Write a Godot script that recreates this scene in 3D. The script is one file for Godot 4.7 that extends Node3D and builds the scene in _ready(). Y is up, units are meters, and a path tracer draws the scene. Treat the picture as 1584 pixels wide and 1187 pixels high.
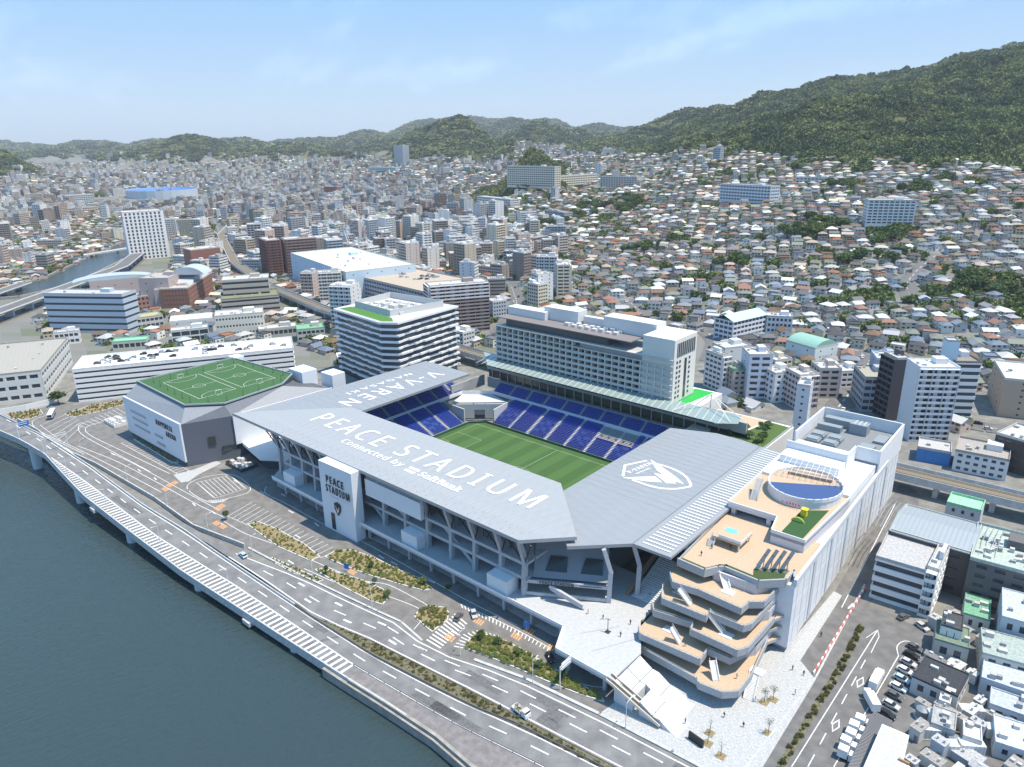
extends Node3D
# A stadium quarter by a river, seen from the air. X runs along the stadium, -Z goes inland, y is up, metres.

const TCOL: Array[float] = [-0.9341, -0.6775, -0.6091, -0.5064, -0.4209, -0.3353, -0.2498, -0.1642, -0.1215, -0.0659, -0.0188, 0.0325, 0.0924, 0.1779, 0.2635, 0.3490, 0.4346, 0.5201, 0.6056, 0.6775, 0.9478]
const TROW: Array[float] = [0, 450, 600, 800, 1000, 1250, 1500, 1800, 2200, 2700, 3300, 4000, 5000, 6500, 8500, 12000]
const THEIGHT := [
	[0, 0, 0, 0, 0, 0, 5, 20, 50, 90, 100, 100, 120, 150, 180, 200],
	[0, 0, 0, 0, 0, 0, 0, 8, 40, 145, 65, 70, 85, 120, 150, 150],
	[0, 0, 0, 0, 0, 0, 0, 5, 25, 60, 65, 70, 85, 120, 150, 150],
	[0, 0, 0, 0, 0, 0, 0, 0, 8, 30, 50, 70, 90, 120, 140, 140],
	[0, 0, 0, 0, 0, 0, 0, 0, 5, 25, 55, 150, 90, 120, 140, 140],
	[0, 0, 0, 0, 0, 0, 0, 0, 5, 22, 50, 115, 95, 125, 140, 140],
	[0, 0, 0, 0, 0, 0, 0, 0, 4, 22, 50, 105, 95, 120, 150, 150],
	[0, 0, 0, 0, 0, 0, 0, 5, 18, 45, 95, 85, 100, 170, 230, 230],
	[0, 0, 0, 0, 0, 0, 2, 8, 25, 70, 150, 110, 130, 220, 300, 300],
	[0, 0, 0, 0, 2, 5, 10, 20, 40, 95, 182, 110, 130, 240, 375, 375],
	[0, 0, 0, 0, 6, 18, 35, 40, 48, 75, 135, 130, 140, 250, 378, 378],
	[0, 0, 0, 4, 12, 38, 112, 70, 60, 85, 120, 196, 170, 230, 305, 305],
	[0, 0, 0, 8, 18, 36, 62, 76, 88, 98, 105, 150, 150, 190, 240, 240],
	[0, 0, 3, 15, 30, 50, 72, 95, 100, 120, 180, 150, 150, 170, 190, 190],
	[0, 0, 5, 28, 50, 85, 128, 130, 150, 228, 200, 180, 170, 170, 170, 170],
	[0, 0, 8, 40, 68, 105, 165, 160, 185, 290, 250, 200, 180, 180, 180, 180],
	[0, 0, 10, 50, 80, 125, 195, 190, 225, 340, 280, 220, 200, 200, 200, 200],
	[0, 0, 12, 58, 88, 135, 205, 235, 250, 362, 300, 220, 200, 200, 200, 200],
	[0, 0, 16, 62, 94, 145, 215, 294, 285, 420, 330, 220, 200, 200, 200, 200],
	[0, 0, 20, 65, 98, 150, 225, 310, 350, 430, 330, 220, 200, 200, 200, 200],
	[0, 0, 25, 70, 105, 160, 235, 330, 400, 430, 330, 220, 200, 200, 200, 200]]
const FWD := Vector2(-0.66045, -0.75087)
const RGT := Vector2(0.75087, -0.66045)

var mats := {}
var names := {}
var rng := RandomNumberGenerator.new()
var hill_noise := FastNoiseLite.new()
var far_noise := FastNoiseLite.new()


class B:
	# collects faces of one mesh
	var v := PackedVector3Array()
	var n := PackedVector3Array()
	var c := PackedColorArray()
	var col := Color(1, 1, 1)
	var colored := false
	var t := Transform3D()

	func tri(a: Vector3, b: Vector3, d: Vector3) -> void:
		a = t * a
		b = t * b
		d = t * d
		var m := (d - a).cross(b - a).normalized()
		v.append(a)
		v.append(b)
		v.append(d)
		n.append(m)
		n.append(m)
		n.append(m)
		if colored:
			c.append(col)
			c.append(col)
			c.append(col)

	func quad(a: Vector3, b: Vector3, d: Vector3, e: Vector3) -> void:
		tri(a, b, d)
		tri(a, d, e)

	func box(x: float, y: float, z: float, sx: float, sy: float, sz: float, turn := 0.0) -> void:
		# x, z centre; y bottom
		var k := t
		t = t * Transform3D(Basis(Vector3.UP, turn), Vector3(x, y, z))
		var a := sx / 2
		var b := sz / 2
		quad(Vector3(-a, sy, b), Vector3(-a, sy, -b), Vector3(a, sy, -b), Vector3(a, sy, b))
		quad(Vector3(-a, 0, b), Vector3(-a, sy, b), Vector3(a, sy, b), Vector3(a, 0, b))
		quad(Vector3(a, 0, -b), Vector3(a, sy, -b), Vector3(-a, sy, -b), Vector3(-a, 0, -b))
		quad(Vector3(a, 0, b), Vector3(a, sy, b), Vector3(a, sy, -b), Vector3(a, 0, -b))
		quad(Vector3(-a, 0, -b), Vector3(-a, sy, -b), Vector3(-a, sy, b), Vector3(-a, 0, b))
		quad(Vector3(-a, 0, -b), Vector3(-a, 0, b), Vector3(a, 0, b), Vector3(a, 0, -b))
		t = k

	func beam(a: Vector3, b: Vector3, w: float, h: float) -> void:
		# a bar of w by h from a to b, h measured upwards, a and b on its axis
		var d := b - a
		var s := d.cross(Vector3.UP)
		if s.length() < 0.001:
			s = Vector3.RIGHT
		s = s.normalized() * w / 2
		var u := s.cross(d).normalized() * h / 2
		var p: Array[Vector3] = [a - s - u, a + s - u, a + s + u, a - s + u]
		var q: Array[Vector3] = [b - s - u, b + s - u, b + s + u, b - s + u]
		for i in 4:
			var j := (i + 1) % 4
			quad(p[i], q[i], q[j], p[j])
		quad(p[0], p[1], p[2], p[3])
		quad(q[3], q[2], q[1], q[0])

	func rod(a: Vector3, b: Vector3, r0: float, r1: float, k := 6) -> void:
		var d := (b - a).normalized()
		var s := d.cross(Vector3(0.31, 0.2, 0.93)).normalized()
		var u := s.cross(d)
		for i in k:
			var e := TAU * i / k
			var f := TAU * (i + 1) / k
			var p := s * cos(e) + u * sin(e)
			var q := s * cos(f) + u * sin(f)
			quad(a + p * r0, b + p * r1, b + q * r1, a + q * r0)
			tri(b + p * r1, b, b + q * r1)
			tri(a + p * r0, a + q * r0, a)

	func prism(p: PackedVector2Array, y0: float, y1: float, bottom := false) -> void:
		# a polygon in plan (x, z) drawn up from y0 to y1
		if Geometry2D.is_polygon_clockwise(p):
			p = p.duplicate()
			p.reverse()
		cap(p, y1)
		for i in p.size():
			var a := p[i]
			var b := p[(i + 1) % p.size()]
			quad(Vector3(a.x, y0, a.y), Vector3(b.x, y0, b.y), Vector3(b.x, y1, b.y), Vector3(a.x, y1, a.y))
		if bottom:
			cap(p, y0)

	func cap(p: PackedVector2Array, y: float) -> void:
		var f := Geometry2D.triangulate_polygon(p)
		if f.is_empty():
			print("bad outline ", p)
		for i in range(0, f.size(), 3):
			var a := p[f[i]]
			var b := p[f[i + 1]]
			var d := p[f[i + 2]]
			if (b - a).cross(d - a) > 0:
				tri(Vector3(a.x, y, a.y), Vector3(b.x, y, b.y), Vector3(d.x, y, d.y))
			else:
				tri(Vector3(a.x, y, a.y), Vector3(d.x, y, d.y), Vector3(b.x, y, b.y))

	func wall(p: PackedVector2Array, y0: float, y1: float, w: float, closed := false) -> void:
		# an upright strip of thickness w along a line in plan
		var k := p.size() if closed else p.size() - 1
		for i in k:
			var a := p[i]
			var b := p[(i + 1) % p.size()]
			var d := b - a
			box((a.x + b.x) / 2, y0, (a.y + b.y) / 2, d.length() + w * 0.8, y1 - y0, w, -d.angle())

	func mesh() -> ArrayMesh:
		var m := ArrayMesh.new()
		if v.is_empty():
			return m
		var a := []
		a.resize(Mesh.ARRAY_MAX)
		a[Mesh.ARRAY_VERTEX] = v
		a[Mesh.ARRAY_NORMAL] = n
		if colored:
			a[Mesh.ARRAY_COLOR] = c
		m.add_surface_from_arrays(Mesh.PRIMITIVE_TRIANGLES, a)
		return m


func numbered(called: String) -> String:
	names[called] = names.get(called, -1) + 1
	return called if names[called] == 0 else "%s_%03d" % [called, names[called]]


func tag(o: Node, label: String, category: String, group := "", kind := "") -> void:
	if label:
		o.set_meta("label", label)
	if category:
		o.set_meta("category", category)
	if group:
		o.set_meta("group", group)
	if kind:
		o.set_meta("kind", kind)


func thing(called: String, label: String, category: String, at := Vector3.ZERO, turn := 0.0, group := "") -> Node3D:
	var o := Node3D.new()
	o.name = numbered(called)
	add_child(o)
	o.position = at
	o.rotation.y = turn
	tag(o, label, category, group)
	return o


func part(parent: Node, called: String, b: B, m: Material, label := "", stuff := false) -> MeshInstance3D:
	return mesh_part(parent, called, b.mesh(), m, label, stuff)


func mesh_part(parent: Node, called: String, me: Mesh, m: Material, label := "", stuff := false) -> MeshInstance3D:
	var o := MeshInstance3D.new()
	o.mesh = me
	o.material_override = m
	var k := "n_" + called
	var i: int = parent.get_meta(k, 0) if parent != self else 0
	if parent == self:
		o.name = numbered(called)
	else:
		o.name = called if i == 0 else "%s_%03d" % [called, i]
		parent.set_meta(k, i + 1)
	parent.add_child(o, true)
	if label:
		o.set_meta("label", label)
	if stuff:
		o.set_meta("kind", "stuff")
	return o


func setting(called: String, b: B, m: Material, label := "", category := "") -> MeshInstance3D:
	var o := part(self, called, b, m)
	tag(o, label, category, "", "structure")
	return o


func lin(r: float, g: float, b: float) -> Color:
	return Color(r, g, b).linear_to_srgb()


func mat(key: String, r := 0.5, g := 0.5, b := 0.5, rough := 0.8, metal := 0.0) -> StandardMaterial3D:
	# a plain material by its real-world (linear) base colour
	if not mats.has(key):
		var m := StandardMaterial3D.new()
		m.albedo_color = lin(r, g, b)
		m.roughness = rough
		m.metallic = metal
		mats[key] = m
	return mats[key]


func grained(key: String, r: float, g: float, b: float, rough := 0.9, amount := 0.3, metres := 20.0, relief := 0.0, seed_ := 1) -> StandardMaterial3D:
	# a material with two scales of mottling in its colour, laid out in world space
	var m := mat(key, r, g, b, rough)
	if m.albedo_texture == null:
		var size := 512
		var coarse := FastNoiseLite.new()
		coarse.seed = seed_
		coarse.frequency = 0.012
		coarse.fractal_octaves = 5
		var fine := FastNoiseLite.new()
		fine.seed = seed_ + 7
		fine.frequency = 0.17
		fine.fractal_octaves = 2
		var im := coarse.get_seamless_image(size, size)
		var fi := fine.get_seamless_image(size, size)
		im.convert(Image.FORMAT_RGB8)
		for y in size:
			for x in size:
				var k := 1.0 - amount * (0.65 * im.get_pixel(x, y).r + 0.35 * fi.get_pixel(x, y).r)
				im.set_pixel(x, y, Color(k, k, k))
		im.generate_mipmaps()
		m.albedo_color = lin(r / (1.0 - amount * 0.9), g / (1.0 - amount * 0.9), b / (1.0 - amount * 0.9))
		m.albedo_texture = ImageTexture.create_from_image(im)
		m.uv1_triplanar = true
		m.uv1_world_triplanar = true
		m.uv1_scale = Vector3.ONE / metres
	return m


func poly(a: Array) -> PackedVector2Array:
	# a flat list x, z, x, z ... as points in plan
	var p := PackedVector2Array()
	for i in range(0, a.size(), 2):
		p.append(Vector2(a[i], a[i + 1]))
	return p


func ter(x: float, z: float) -> float:
	# height of the ground: flat by the river, hills inland, surveyed as a fan of profiles
	var p := Vector2(x, z)
	var f := p.dot(FWD)
	if f < 450.0:
		return 0.0
	var s := p.dot(RGT) / f
	var i := clampi(TCOL.bsearch(s) - 1, 0, TCOL.size() - 2)
	var a := clampf((s - TCOL[i]) / (TCOL[i + 1] - TCOL[i]), 0, 1)
	a = a * a * (3 - 2 * a)
	var j := clampi(TROW.bsearch(f) - 1, 0, TROW.size() - 2)
	var b := clampf((f - TROW[j]) / (TROW[j + 1] - TROW[j]), 0, 1)
	var h: float = lerpf(lerpf(THEIGHT[i][j], THEIGHT[i + 1][j], a), lerpf(THEIGHT[i][j + 1], THEIGHT[i + 1][j + 1], a), b)
	if h > 20:
		h += (0.22 - absf(hill_noise.get_noise_2d(x, z))) * minf(64, (h - 20) * 0.4) * smoothstep(700, 1500, f)
	if f > 2300:
		h = maxf(h + (far_noise.get_noise_2d(x, z) * 110 - 18) * smoothstep(2300, 3300, f), 0)
	return h


func deck(x: float) -> float:
	# height of the riverside road above the ground
	var xs: Array[float] = [-520, -420, -371, -318, -268, -226, -170, -140, -100, 200]
	var hs: Array[float] = [13, 11.8, 10, 6.2, 3.7, 2.0, 0.8, 0.4, 0.2, 0.2]
	for i in 9:
		if x < xs[i + 1]:
			return lerpf(hs[i], hs[i + 1], clampf((x - xs[i]) / (xs[i + 1] - xs[i]), 0, 1))
	return 0.2

func _ready() -> void:
	rng.seed = 20240
	hill_noise.seed = 4
	hill_noise.frequency = 0.0032
	hill_noise.fractal_octaves = 4
	far_noise.seed = 9
	far_noise.frequency = 0.0011
	far_noise.fractal_octaves = 2
	var cam := Camera3D.new()
	cam.name = "camera"
	cam.transform = Transform3D(Basis(Vector3(0.753999, -0.014376, -0.656718), Vector3(-0.200500, 0.947013, -0.250931), Vector3(0.625528, 0.320874, 0.711164)), Vector3(0, 140, 0))
	cam.fov = 56.39
	cam.near = 1.0
	cam.far = 40000
	add_child(cam)
	cam.current = true

	var sky_look := ProceduralSkyMaterial.new()
	sky_look.sky_top_color = Color(0.37, 0.575, 0.76)
	sky_look.sky_horizon_color = Color(0.685, 0.735, 0.77)
	sky_look.sky_curve = 0.09
	sky_look.ground_horizon_color = Color(0.685, 0.735, 0.77)
	sky_look.ground_bottom_color = Color(0.4, 0.44, 0.46)
	sky_look.sky_energy_multiplier = 1.0
	sky_look.sky_cover = thin_clouds()
	var sky := Sky.new()
	sky.sky_material = sky_look
	var env := Environment.new()
	env.background_mode = Environment.BG_SKY
	env.sky = sky
	env.tonemap_mode = Environment.TONE_MAPPER_LINEAR
	env.tonemap_exposure = 1.88
	env.sdfgi_enabled = true
	env.ssao_enabled = true
	env.ssil_enabled = true
	env.fog_enabled = true
	env.fog_density = 0.00006
	env.fog_light_color = Color(0.92, 0.955, 1.0)
	var we := WorldEnvironment.new()
	we.name = "world_environment"
	we.environment = env
	add_child(we)

	var sun := DirectionalLight3D.new()
	sun.name = "sun"
	sun.light_energy = 1.1
	sun.light_color = Color(1.0, 0.945, 0.86)
	sun.light_angular_distance = 0.5
	sun.shadow_enabled = true
	sun.look_at_from_position(Vector3(0.33, 0.927, -0.176), Vector3.ZERO)
	add_child(sun)

	build_terrain()
	build_site()
	build_stadium()
	build_arena()
	build_office()
	build_hotel()
	build_mall()
	build_buildings()
	build_avenues()
	build_city()
	build_plants()
	build_small()


func thin_clouds() -> ImageTexture:
	# wisps of high cloud, spread over the whole sky
	var w := 1024
	var h := 512
	var a := FastNoiseLite.new()
	a.seed = 11
	a.frequency = 0.9
	a.fractal_octaves = 6
	a.domain_warp_enabled = true
	a.domain_warp_amplitude = 0.6
	a.domain_warp_frequency = 0.8
	var im := Image.create(w, h, false, Image.FORMAT_RGBA8)
	for y in h / 2 + 2:
		var e := PI * (0.5 - (y + 0.5) / h)
		for x in w:
			var b := TAU * (x + 0.5) / w
			var d := Vector3(sin(b) * cos(e), sin(e), cos(b) * cos(e))
			var p := d / (absf(d.y) + 0.22)
			var k := a.get_noise_3d(p.x * 0.6, p.y, p.z * 1.7)
			k = smoothstep(0.05, 0.6, k) * 0.1 * smoothstep(0.0, 0.1, d.y)
			im.set_pixel(x, y, Color(0.9, 0.95, 1.0, k))
	return ImageTexture.create_from_image(im)

func block(wa: B, gl: B, w: float, d: float, y0: float, floors: int, fh: float, o := {}) -> void:
	# storeys of a building: a glazed core, and round it real spandrels, piers, blank walls or balconies
	# o.f front (+z), o.b back, o.r right, o.l left: "w" windows, "x" blank, "y" balconies
	var h := floors * fh
	var th: float = o.get("th", 0.3)
	var band: float = o.get("band", 0.5) * fh
	gl.box(0, y0 + 0.05, 0, w - 2 * th, h - 0.1, d - 2 * th)
	var sides := ["f", "r", "b", "l"]
	for i in 4:
		var kind: String = o.get(sides[i], o.get("all", "w"))
		var len_ := w if i % 2 == 0 else d
		var off := d / 2 if i % 2 == 0 else w / 2
		var kw := wa.t
		var kg := gl.t
		var turn := Transform3D(Basis(Vector3.UP, PI / 2 * i), Vector3.ZERO)
		wa.t = wa.t * turn
		gl.t = gl.t * turn
		var run := len_ - 0.02 if i % 2 == 0 else len_ - 2 * th
		if kind == "x":
			wa.box(0, y0, off - th / 2, run, h, th)
			var nw: int = o.get("few", 1)
			for k in floors:
				for q in nw:
					gl.box((q + 0.5) * len_ / nw - len_ / 2, y0 + k * fh + fh * 0.4, off, 1.1, 1.0, 0.06)
		else:
			var bays: int = maxi(1, roundi(len_ / float(o.get("bay", 3.6))))
			var pier: float = o.get("pier", 0.7)
			if kind == "y":
				var bd: float = o.get("deep", 1.4)
				var ph: float = o.get("rail", 1.05)
				for k in floors:
					var y := y0 + k * fh
					wa.box(0, y - 0.18, off + bd / 2 - 0.01, len_ - 0.1, 0.18, bd)
					wa.box(0, y, off + bd - 0.08, len_ - 0.1, ph, 0.14)
				wa.box(0, y0 + h - 0.2, off + bd / 2, len_ - 0.1, 0.2, bd + 0.1)
				for k in bays + 1:
					var x := -len_ / 2 + 0.12 + (len_ - 0.24) * k / bays
					wa.box(x, y0, off + bd / 2, 0.2, h, bd + 0.12)
				for k in floors:
					wa.box(0, y0 + k * fh + fh * 0.74, off - th / 2, run, fh * 0.26, th)
				for k in bays:
					wa.box(-len_ / 2 + (k + 0.5) * len_ / bays, y0, off - th / 2 - 0.01, len_ / bays * 0.3, h, th)
			else:
				for k in floors:
					wa.box(0, y0 + k * fh - (0.0 if k == 0 else band * 0.4), off - th / 2, run, band * (0.6 if k == 0 else 1.0), th)
				wa.box(0, y0 + h - band * 0.4, off - th / 2, run, band * 0.4, th)
				if pier > 0:
					for k in bays + 1:
						var x := -run / 2 + pier / 2 + (run - pier) * k / bays
						wa.box(x, y0, off - th / 2 - 0.015, pier, h, th - 0.03)
		wa.t = kw
		gl.t = kg


func roof_top(ro: B, w: float, d: float, y: float, parapet := 0.8, th := 0.25) -> void:
	ro.box(0, y, 0, w - 0.04, 0.25, d - 0.04)
	ro.box(0, y + 0.25, d / 2 - th / 2 - 0.03, w - 0.06, parapet, th)
	ro.box(0, y + 0.25, -d / 2 + th / 2 + 0.03, w - 0.06, parapet, th)
	ro.box(w / 2 - th / 2 - 0.03, y + 0.25, 0, th, parapet, d - 0.06 - 2 * th)
	ro.box(-w / 2 + th / 2 + 0.03, y + 0.25, 0, th, parapet, d - 0.06 - 2 * th)


func gable(ro: B, w: float, d: float, y: float, rise: float, over: float) -> void:
	# ridge along x
	var a := w / 2 + over
	var b := d / 2 + over
	var e := 0.18
	var r := y + rise
	var l := y - rise * over / (d / 2)
	for s in [-1.0, 1.0]:
		ro.quad(Vector3(-a, l, b * s), Vector3(-a, r, 0), Vector3(a, r, 0), Vector3(a, l, b * s))
		ro.quad(Vector3(-a, l - e, b * s), Vector3(-a, r - e, 0), Vector3(a, r - e, 0), Vector3(a, l - e, b * s))
		ro.quad(Vector3(-a, l - e, b * s), Vector3(-a, l, b * s), Vector3(a, l, b * s), Vector3(a, l - e, b * s))
		for q in [-a, a]:
			ro.quad(Vector3(q, l - e, b * s), Vector3(q, l, b * s), Vector3(q, r, 0), Vector3(q, r - e, 0))


func hip(ro: B, w: float, d: float, y: float, rise: float, over: float) -> void:
	var a := w / 2 + over
	var b := d / 2 + over
	var k := maxf(a - b, 0.3)
	var y0 := y - 0.15
	var r := y + rise
	for s in [-1.0, 1.0]:
		ro.quad(Vector3(-a, y0, b * s), Vector3(-k, r, 0), Vector3(k, r, 0), Vector3(a, y0, b * s))
		ro.tri(Vector3(a * s, y0, b), Vector3(k * s, r, 0), Vector3(a * s, y0, -b))
		ro.quad(Vector3(-a, y0 - 0.15, b * s), Vector3(-a, y0, b * s), Vector3(a, y0, b * s), Vector3(a, y0 - 0.15, b * s))
		ro.quad(Vector3(a * s, y0 - 0.15, -b), Vector3(a * s, y0, -b), Vector3(a * s, y0, b), Vector3(a * s, y0 - 0.15, b))
	ro.quad(Vector3(-a, y0 - 0.15, b), Vector3(-a, y0 - 0.15, -b), Vector3(a, y0 - 0.15, -b), Vector3(a, y0 - 0.15, b))

const EXCLUDE := [-365.3, -52.2, -913.5, -176.5, -879.7, -202, -863.2, -241.6, -933.4, -315.4, -1095.8, -431.7, -1170.2, -512.9, -1086.6, -499.1, -861.5, -369.1, -709, -264.6, -744.1, -196.5, -643.2, -166, -588.6, -171.1, -514.7, -200.9, -498.1, -221.1, -482.5, -279.3, -450.2, -280.7, -386.9, -268.9, -334.9, -359, -233.9, -474.8, -199.3, -425.9, -153.8, -341.4, -92.9, -390.7, -55.1, -357.7, 4, -405.9, 28.1, -181.4, -174.8, -9.2]
const AVENUES := [[-704.7, -137.9, -727.1, -161.9, -769.2, -204.1, -828.1, -264, -895.3, -329.7, -988.8, -387.1], [-2131.4, -1056.7, -1556.6, -777, -1081.3, -553.1, -891.6, -467.5], [-357.1, -386.8, -376.4, -423.5, -417.8, -483.8, -509, -574.9, -605.8, -653.5, -724.4, -754.8], [-1816.2, -1251, -1231.4, -821.7, -974.7, -628.2, -835.4, -511.5], [-1641.4, -1260, -1229.6, -970.2, -857.9, -712.4, -697.6, -607], [-336.3, -539.2, -294.6, -502.9, -268.7, -480.8], [-200, -425.4, -215.9, -467.3, -237.8, -492.8, -270.6, -492], [-106.3, -380.9, -112, -444.5, -119.5, -490.7, -130.2, -506, -161, -507.3], [-133.6, -648.8, -148.1, -689.4, -148.8, -723.7, -143.8, -772.8], [-72.1, -408.7, -47.7, -405.2, -21.5, -412.4]]
const RIVER := [-833, -148.1, -833.7, -189.9, -826.2, -204.4, -835.7, -224.2, -854.8, -257.5, -914.4, -308.4, -976.6, -356.4, -1077.9, -424.2, -1158.1, -504.3, -1351.6, -638.7, -1487.3, -684.9, -1366.8, -573.4, -1188.7, -446.1, -1086.7, -371.4, -1000.8, -309.8, -932.5, -260, -901.1, -225.5, -890.6, -204.8, -886.2, -159.5]
const MIDTOWN := [-2131.4, -1056.7, -2384, -1247.7, -2316.6, -1389.8, -1806, -1383.5, -1446.5, -1293.7, -930.4, -971.6, -690.5, -787.1, -556.8, -663.7, -474.9, -550.3, -604.9, -585.2, -725.4, -587.7, -900, -681.6, -833.8, -544.8, -1114.8, -633.6, -1601.1, -837.1]


var footprints := []


func built_on(p: Vector2) -> bool:
	for a in footprints:
		var q := (p - Vector2(a[0], a[1])).rotated(deg_to_rad(a[4]))
		if absf(q.x) < a[2] / 2 + 6.5 and absf(q.y) < a[3] / 2 + 6.5:
			return true
	return false


func on_avenue(p: Vector2, w: float) -> bool:
	for l in AVENUES:
		for i in range(0, l.size() - 2, 2):
			var q := Geometry2D.get_closest_point_to_segment(p, Vector2(l[i], l[i + 1]), Vector2(l[i + 2], l[i + 3]))
			if q.distance_to(p) < w:
				return true
	for i in TRACK.size() - 1:
		if Geometry2D.get_closest_point_to_segment(p, TRACK[i], TRACK[i + 1]).distance_to(p) < w + 3:
			return true
	return false


func inside(p: Vector2, a: PackedVector2Array) -> bool:
	return Geometry2D.is_point_in_polygon(p, a)


func column(p: Vector2) -> float:
	return 792.0 + 1169.0 * p.dot(RGT) / maxf(p.dot(FWD), 1.0)


func forest(p: Vector2) -> bool:
	var f := p.dot(FWD)
	var c := column(p)
	var q := hill_noise.get_noise_2d(p.x * 3.0, p.y * 3.0)
	if c > 880 and f > 900:
		var cs: Array[float] = [880, 960, 1000, 1100, 1200, 1300, 1400, 1500, 1584, 2400]
		var ls: Array[float] = [2700, 2250, 1850, 1430, 1230, 1120, 1070, 1020, 970, 850]
		for i in 9:
			if c < cs[i + 1]:
				var l := lerpf(ls[i], ls[i + 1], clampf((c - cs[i]) / (cs[i + 1] - cs[i]), 0, 1))
				return f > l + q * 140
	var lat := p.dot(RGT) - 0.037 * 1500
	if pow((f - 1530) / 190, 2) + pow(lat / 150, 2) < 1.0 + q * 0.5:
		return true
	var h := ter(p.x, p.y)
	if f > 2550 and f < 3900 and c > 560 and c < 800 and h > 82 + q * 25:
		return true
	if c < 90 and f > 2250 and f < 3050 and h > 62 + q * 20:
		return true
	return f > 3500 and h > 88 + q * 40


func build_terrain() -> void:
	# flat land near by, then the fan of hills
	var near := B.new()
	var q := PackedVector2Array()
	for a in [[-560, -75], [-420, -86], [-371, -89], [-300, -88], [-226, -88.5], [-168, -91], [-139, -92.5], [-124, -93], [-88, -98.5], [-60, -103.5], [400, -190]]:
		q.append(Vector2(a[0], a[1]))
	for i in 33:
		q.append(FWD * 452 + RGT * 452 * (2.2 - i * 0.098))
	near.cap(q, 0)
	setting("ground", near, grained("ground", 0.2, 0.2, 0.19, 0.95, 0.35, 60.0, 0.0, 3), "pale grey paved ground between the buildings", "ground")

	var b := B.new()
	b.colored = true
	var rows: Array[float] = []
	var f := 450.0
	while f < 12000:
		rows.append(f)
		f *= 1.022
	var cols := 150
	var pts: Array[Vector3] = []
	for r in rows:
		for i in cols + 1:
			var s := lerpf(-2.2, 2.2, float(i) / cols)
			var p := FWD * r + RGT * r * s
			pts.append(Vector3(p.x, ter(p.x, p.y), p.y))
	var pale := FastNoiseLite.new()
	pale.seed = 8
	pale.frequency = 0.012
	for j in rows.size() - 1:
		for i in cols:
			var a := pts[j * (cols + 1) + i]
			var d := pts[j * (cols + 1) + i + 1]
			var e := pts[(j + 1) * (cols + 1) + i + 1]
			var g := pts[(j + 1) * (cols + 1) + i]
			var m := (a + e) / 2
			if forest(Vector2(m.x, m.z)):
				b.col = Color(0.05, 0.075, 0.028).lerp(Color(0.13, 0.115, 0.05), clampf(pale.get_noise_2d(m.x, m.z) + 0.3, 0, 1))
			else:
				b.col = Color(0.19, 0.19, 0.185).lerp(Color(0.09, 0.12, 0.05), clampf(pale.get_noise_2d(m.x * 1.5, m.z * 1.5) * 1.6 + 0.35, 0, 1) * 0.6)
			b.quad(a, g, e, d)
	var m2 := StandardMaterial3D.new()
	m2.vertex_color_use_as_albedo = true
	m2.roughness = 0.95
	m2.roughness = 0.95
	setting("terrain", b, m2, "rising ground and hills behind the town", "hill")


func build_avenues() -> void:
	# town streets, laid on the ground with centre lines
	var tar := grained("asphalt_town", 0.14, 0.14, 0.145, 0.9, 0.25, 40, 0, 77)
	for l in AVENUES:
		var b := B.new()
		var m := B.new()
		var p := poly(l)
		var total := 0.0
		for i in p.size() - 1:
			total += p[i].distance_to(p[i + 1])
		var n := int(total / 10.0)
		for i in n:
			var a := on_line(p, float(i) / n)
			var c := on_line(p, float(i + 1) / n)
			var s := (c - a).orthogonal().normalized() * 7.0
			b.quad(ground_at(a - s), ground_at(c - s), ground_at(c + s), ground_at(a + s))
			var e := a.lerp(c, 0.5)
			var t := s.normalized() * 0.25
			m.quad(ground_at(a - t, 0.35), ground_at(e - t, 0.35), ground_at(e + t, 0.35), ground_at(a + t, 0.35))
		setting("avenue", b, tar, "grey town street between the buildings", "road")
		setting("avenue_markings", m, mat("avenue_paint", 0.6, 0.6, 0.6, 0.8), "broken white centre line of a town street", "markings")
		for i in int(total / 22.0):
			var a := on_line(p, (i + 0.3) * 22.0 / total)
			var c := on_line(p, (i + 0.35) * 22.0 / total)
			var s := (c - a).orthogonal().normalized() * (3.2 if i % 2 else -3.2)
			if (a.dot(FWD) < 900):
				car(ground_at(a + s, 0.35), -(c - a).angle(), i, "car driving on a town street", "cars on the town streets")


func ground_at(p: Vector2, up := 0.3) -> Vector3:
	return Vector3(p.x, ter(p.x, p.y) + up, p.y)


const ROOFS := [["dark grey", 0.117, 0.124, 0.137], ["dark grey", 0.143, 0.150, 0.163], ["grey", 0.221, 0.227, 0.240], ["bluish grey", 0.182, 0.215, 0.260], ["slate blue", 0.130, 0.169, 0.234], ["brown", 0.156, 0.098, 0.065], ["light grey", 0.468, 0.481, 0.494], ["pale grey", 0.585, 0.598, 0.611], ["rust", 0.260, 0.137, 0.098], ["charcoal", 0.058, 0.058, 0.065], ["mossy grey", 0.169, 0.195, 0.169], ["silver grey", 0.390, 0.403, 0.429]]
const WALLS := [["white", 0.72, 0.71, 0.68], ["cream", 0.6, 0.54, 0.42], ["beige", 0.45, 0.38, 0.3], ["pale grey", 0.5, 0.5, 0.5], ["off white", 0.62, 0.6, 0.56], ["pinkish", 0.52, 0.42, 0.37]]


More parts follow.
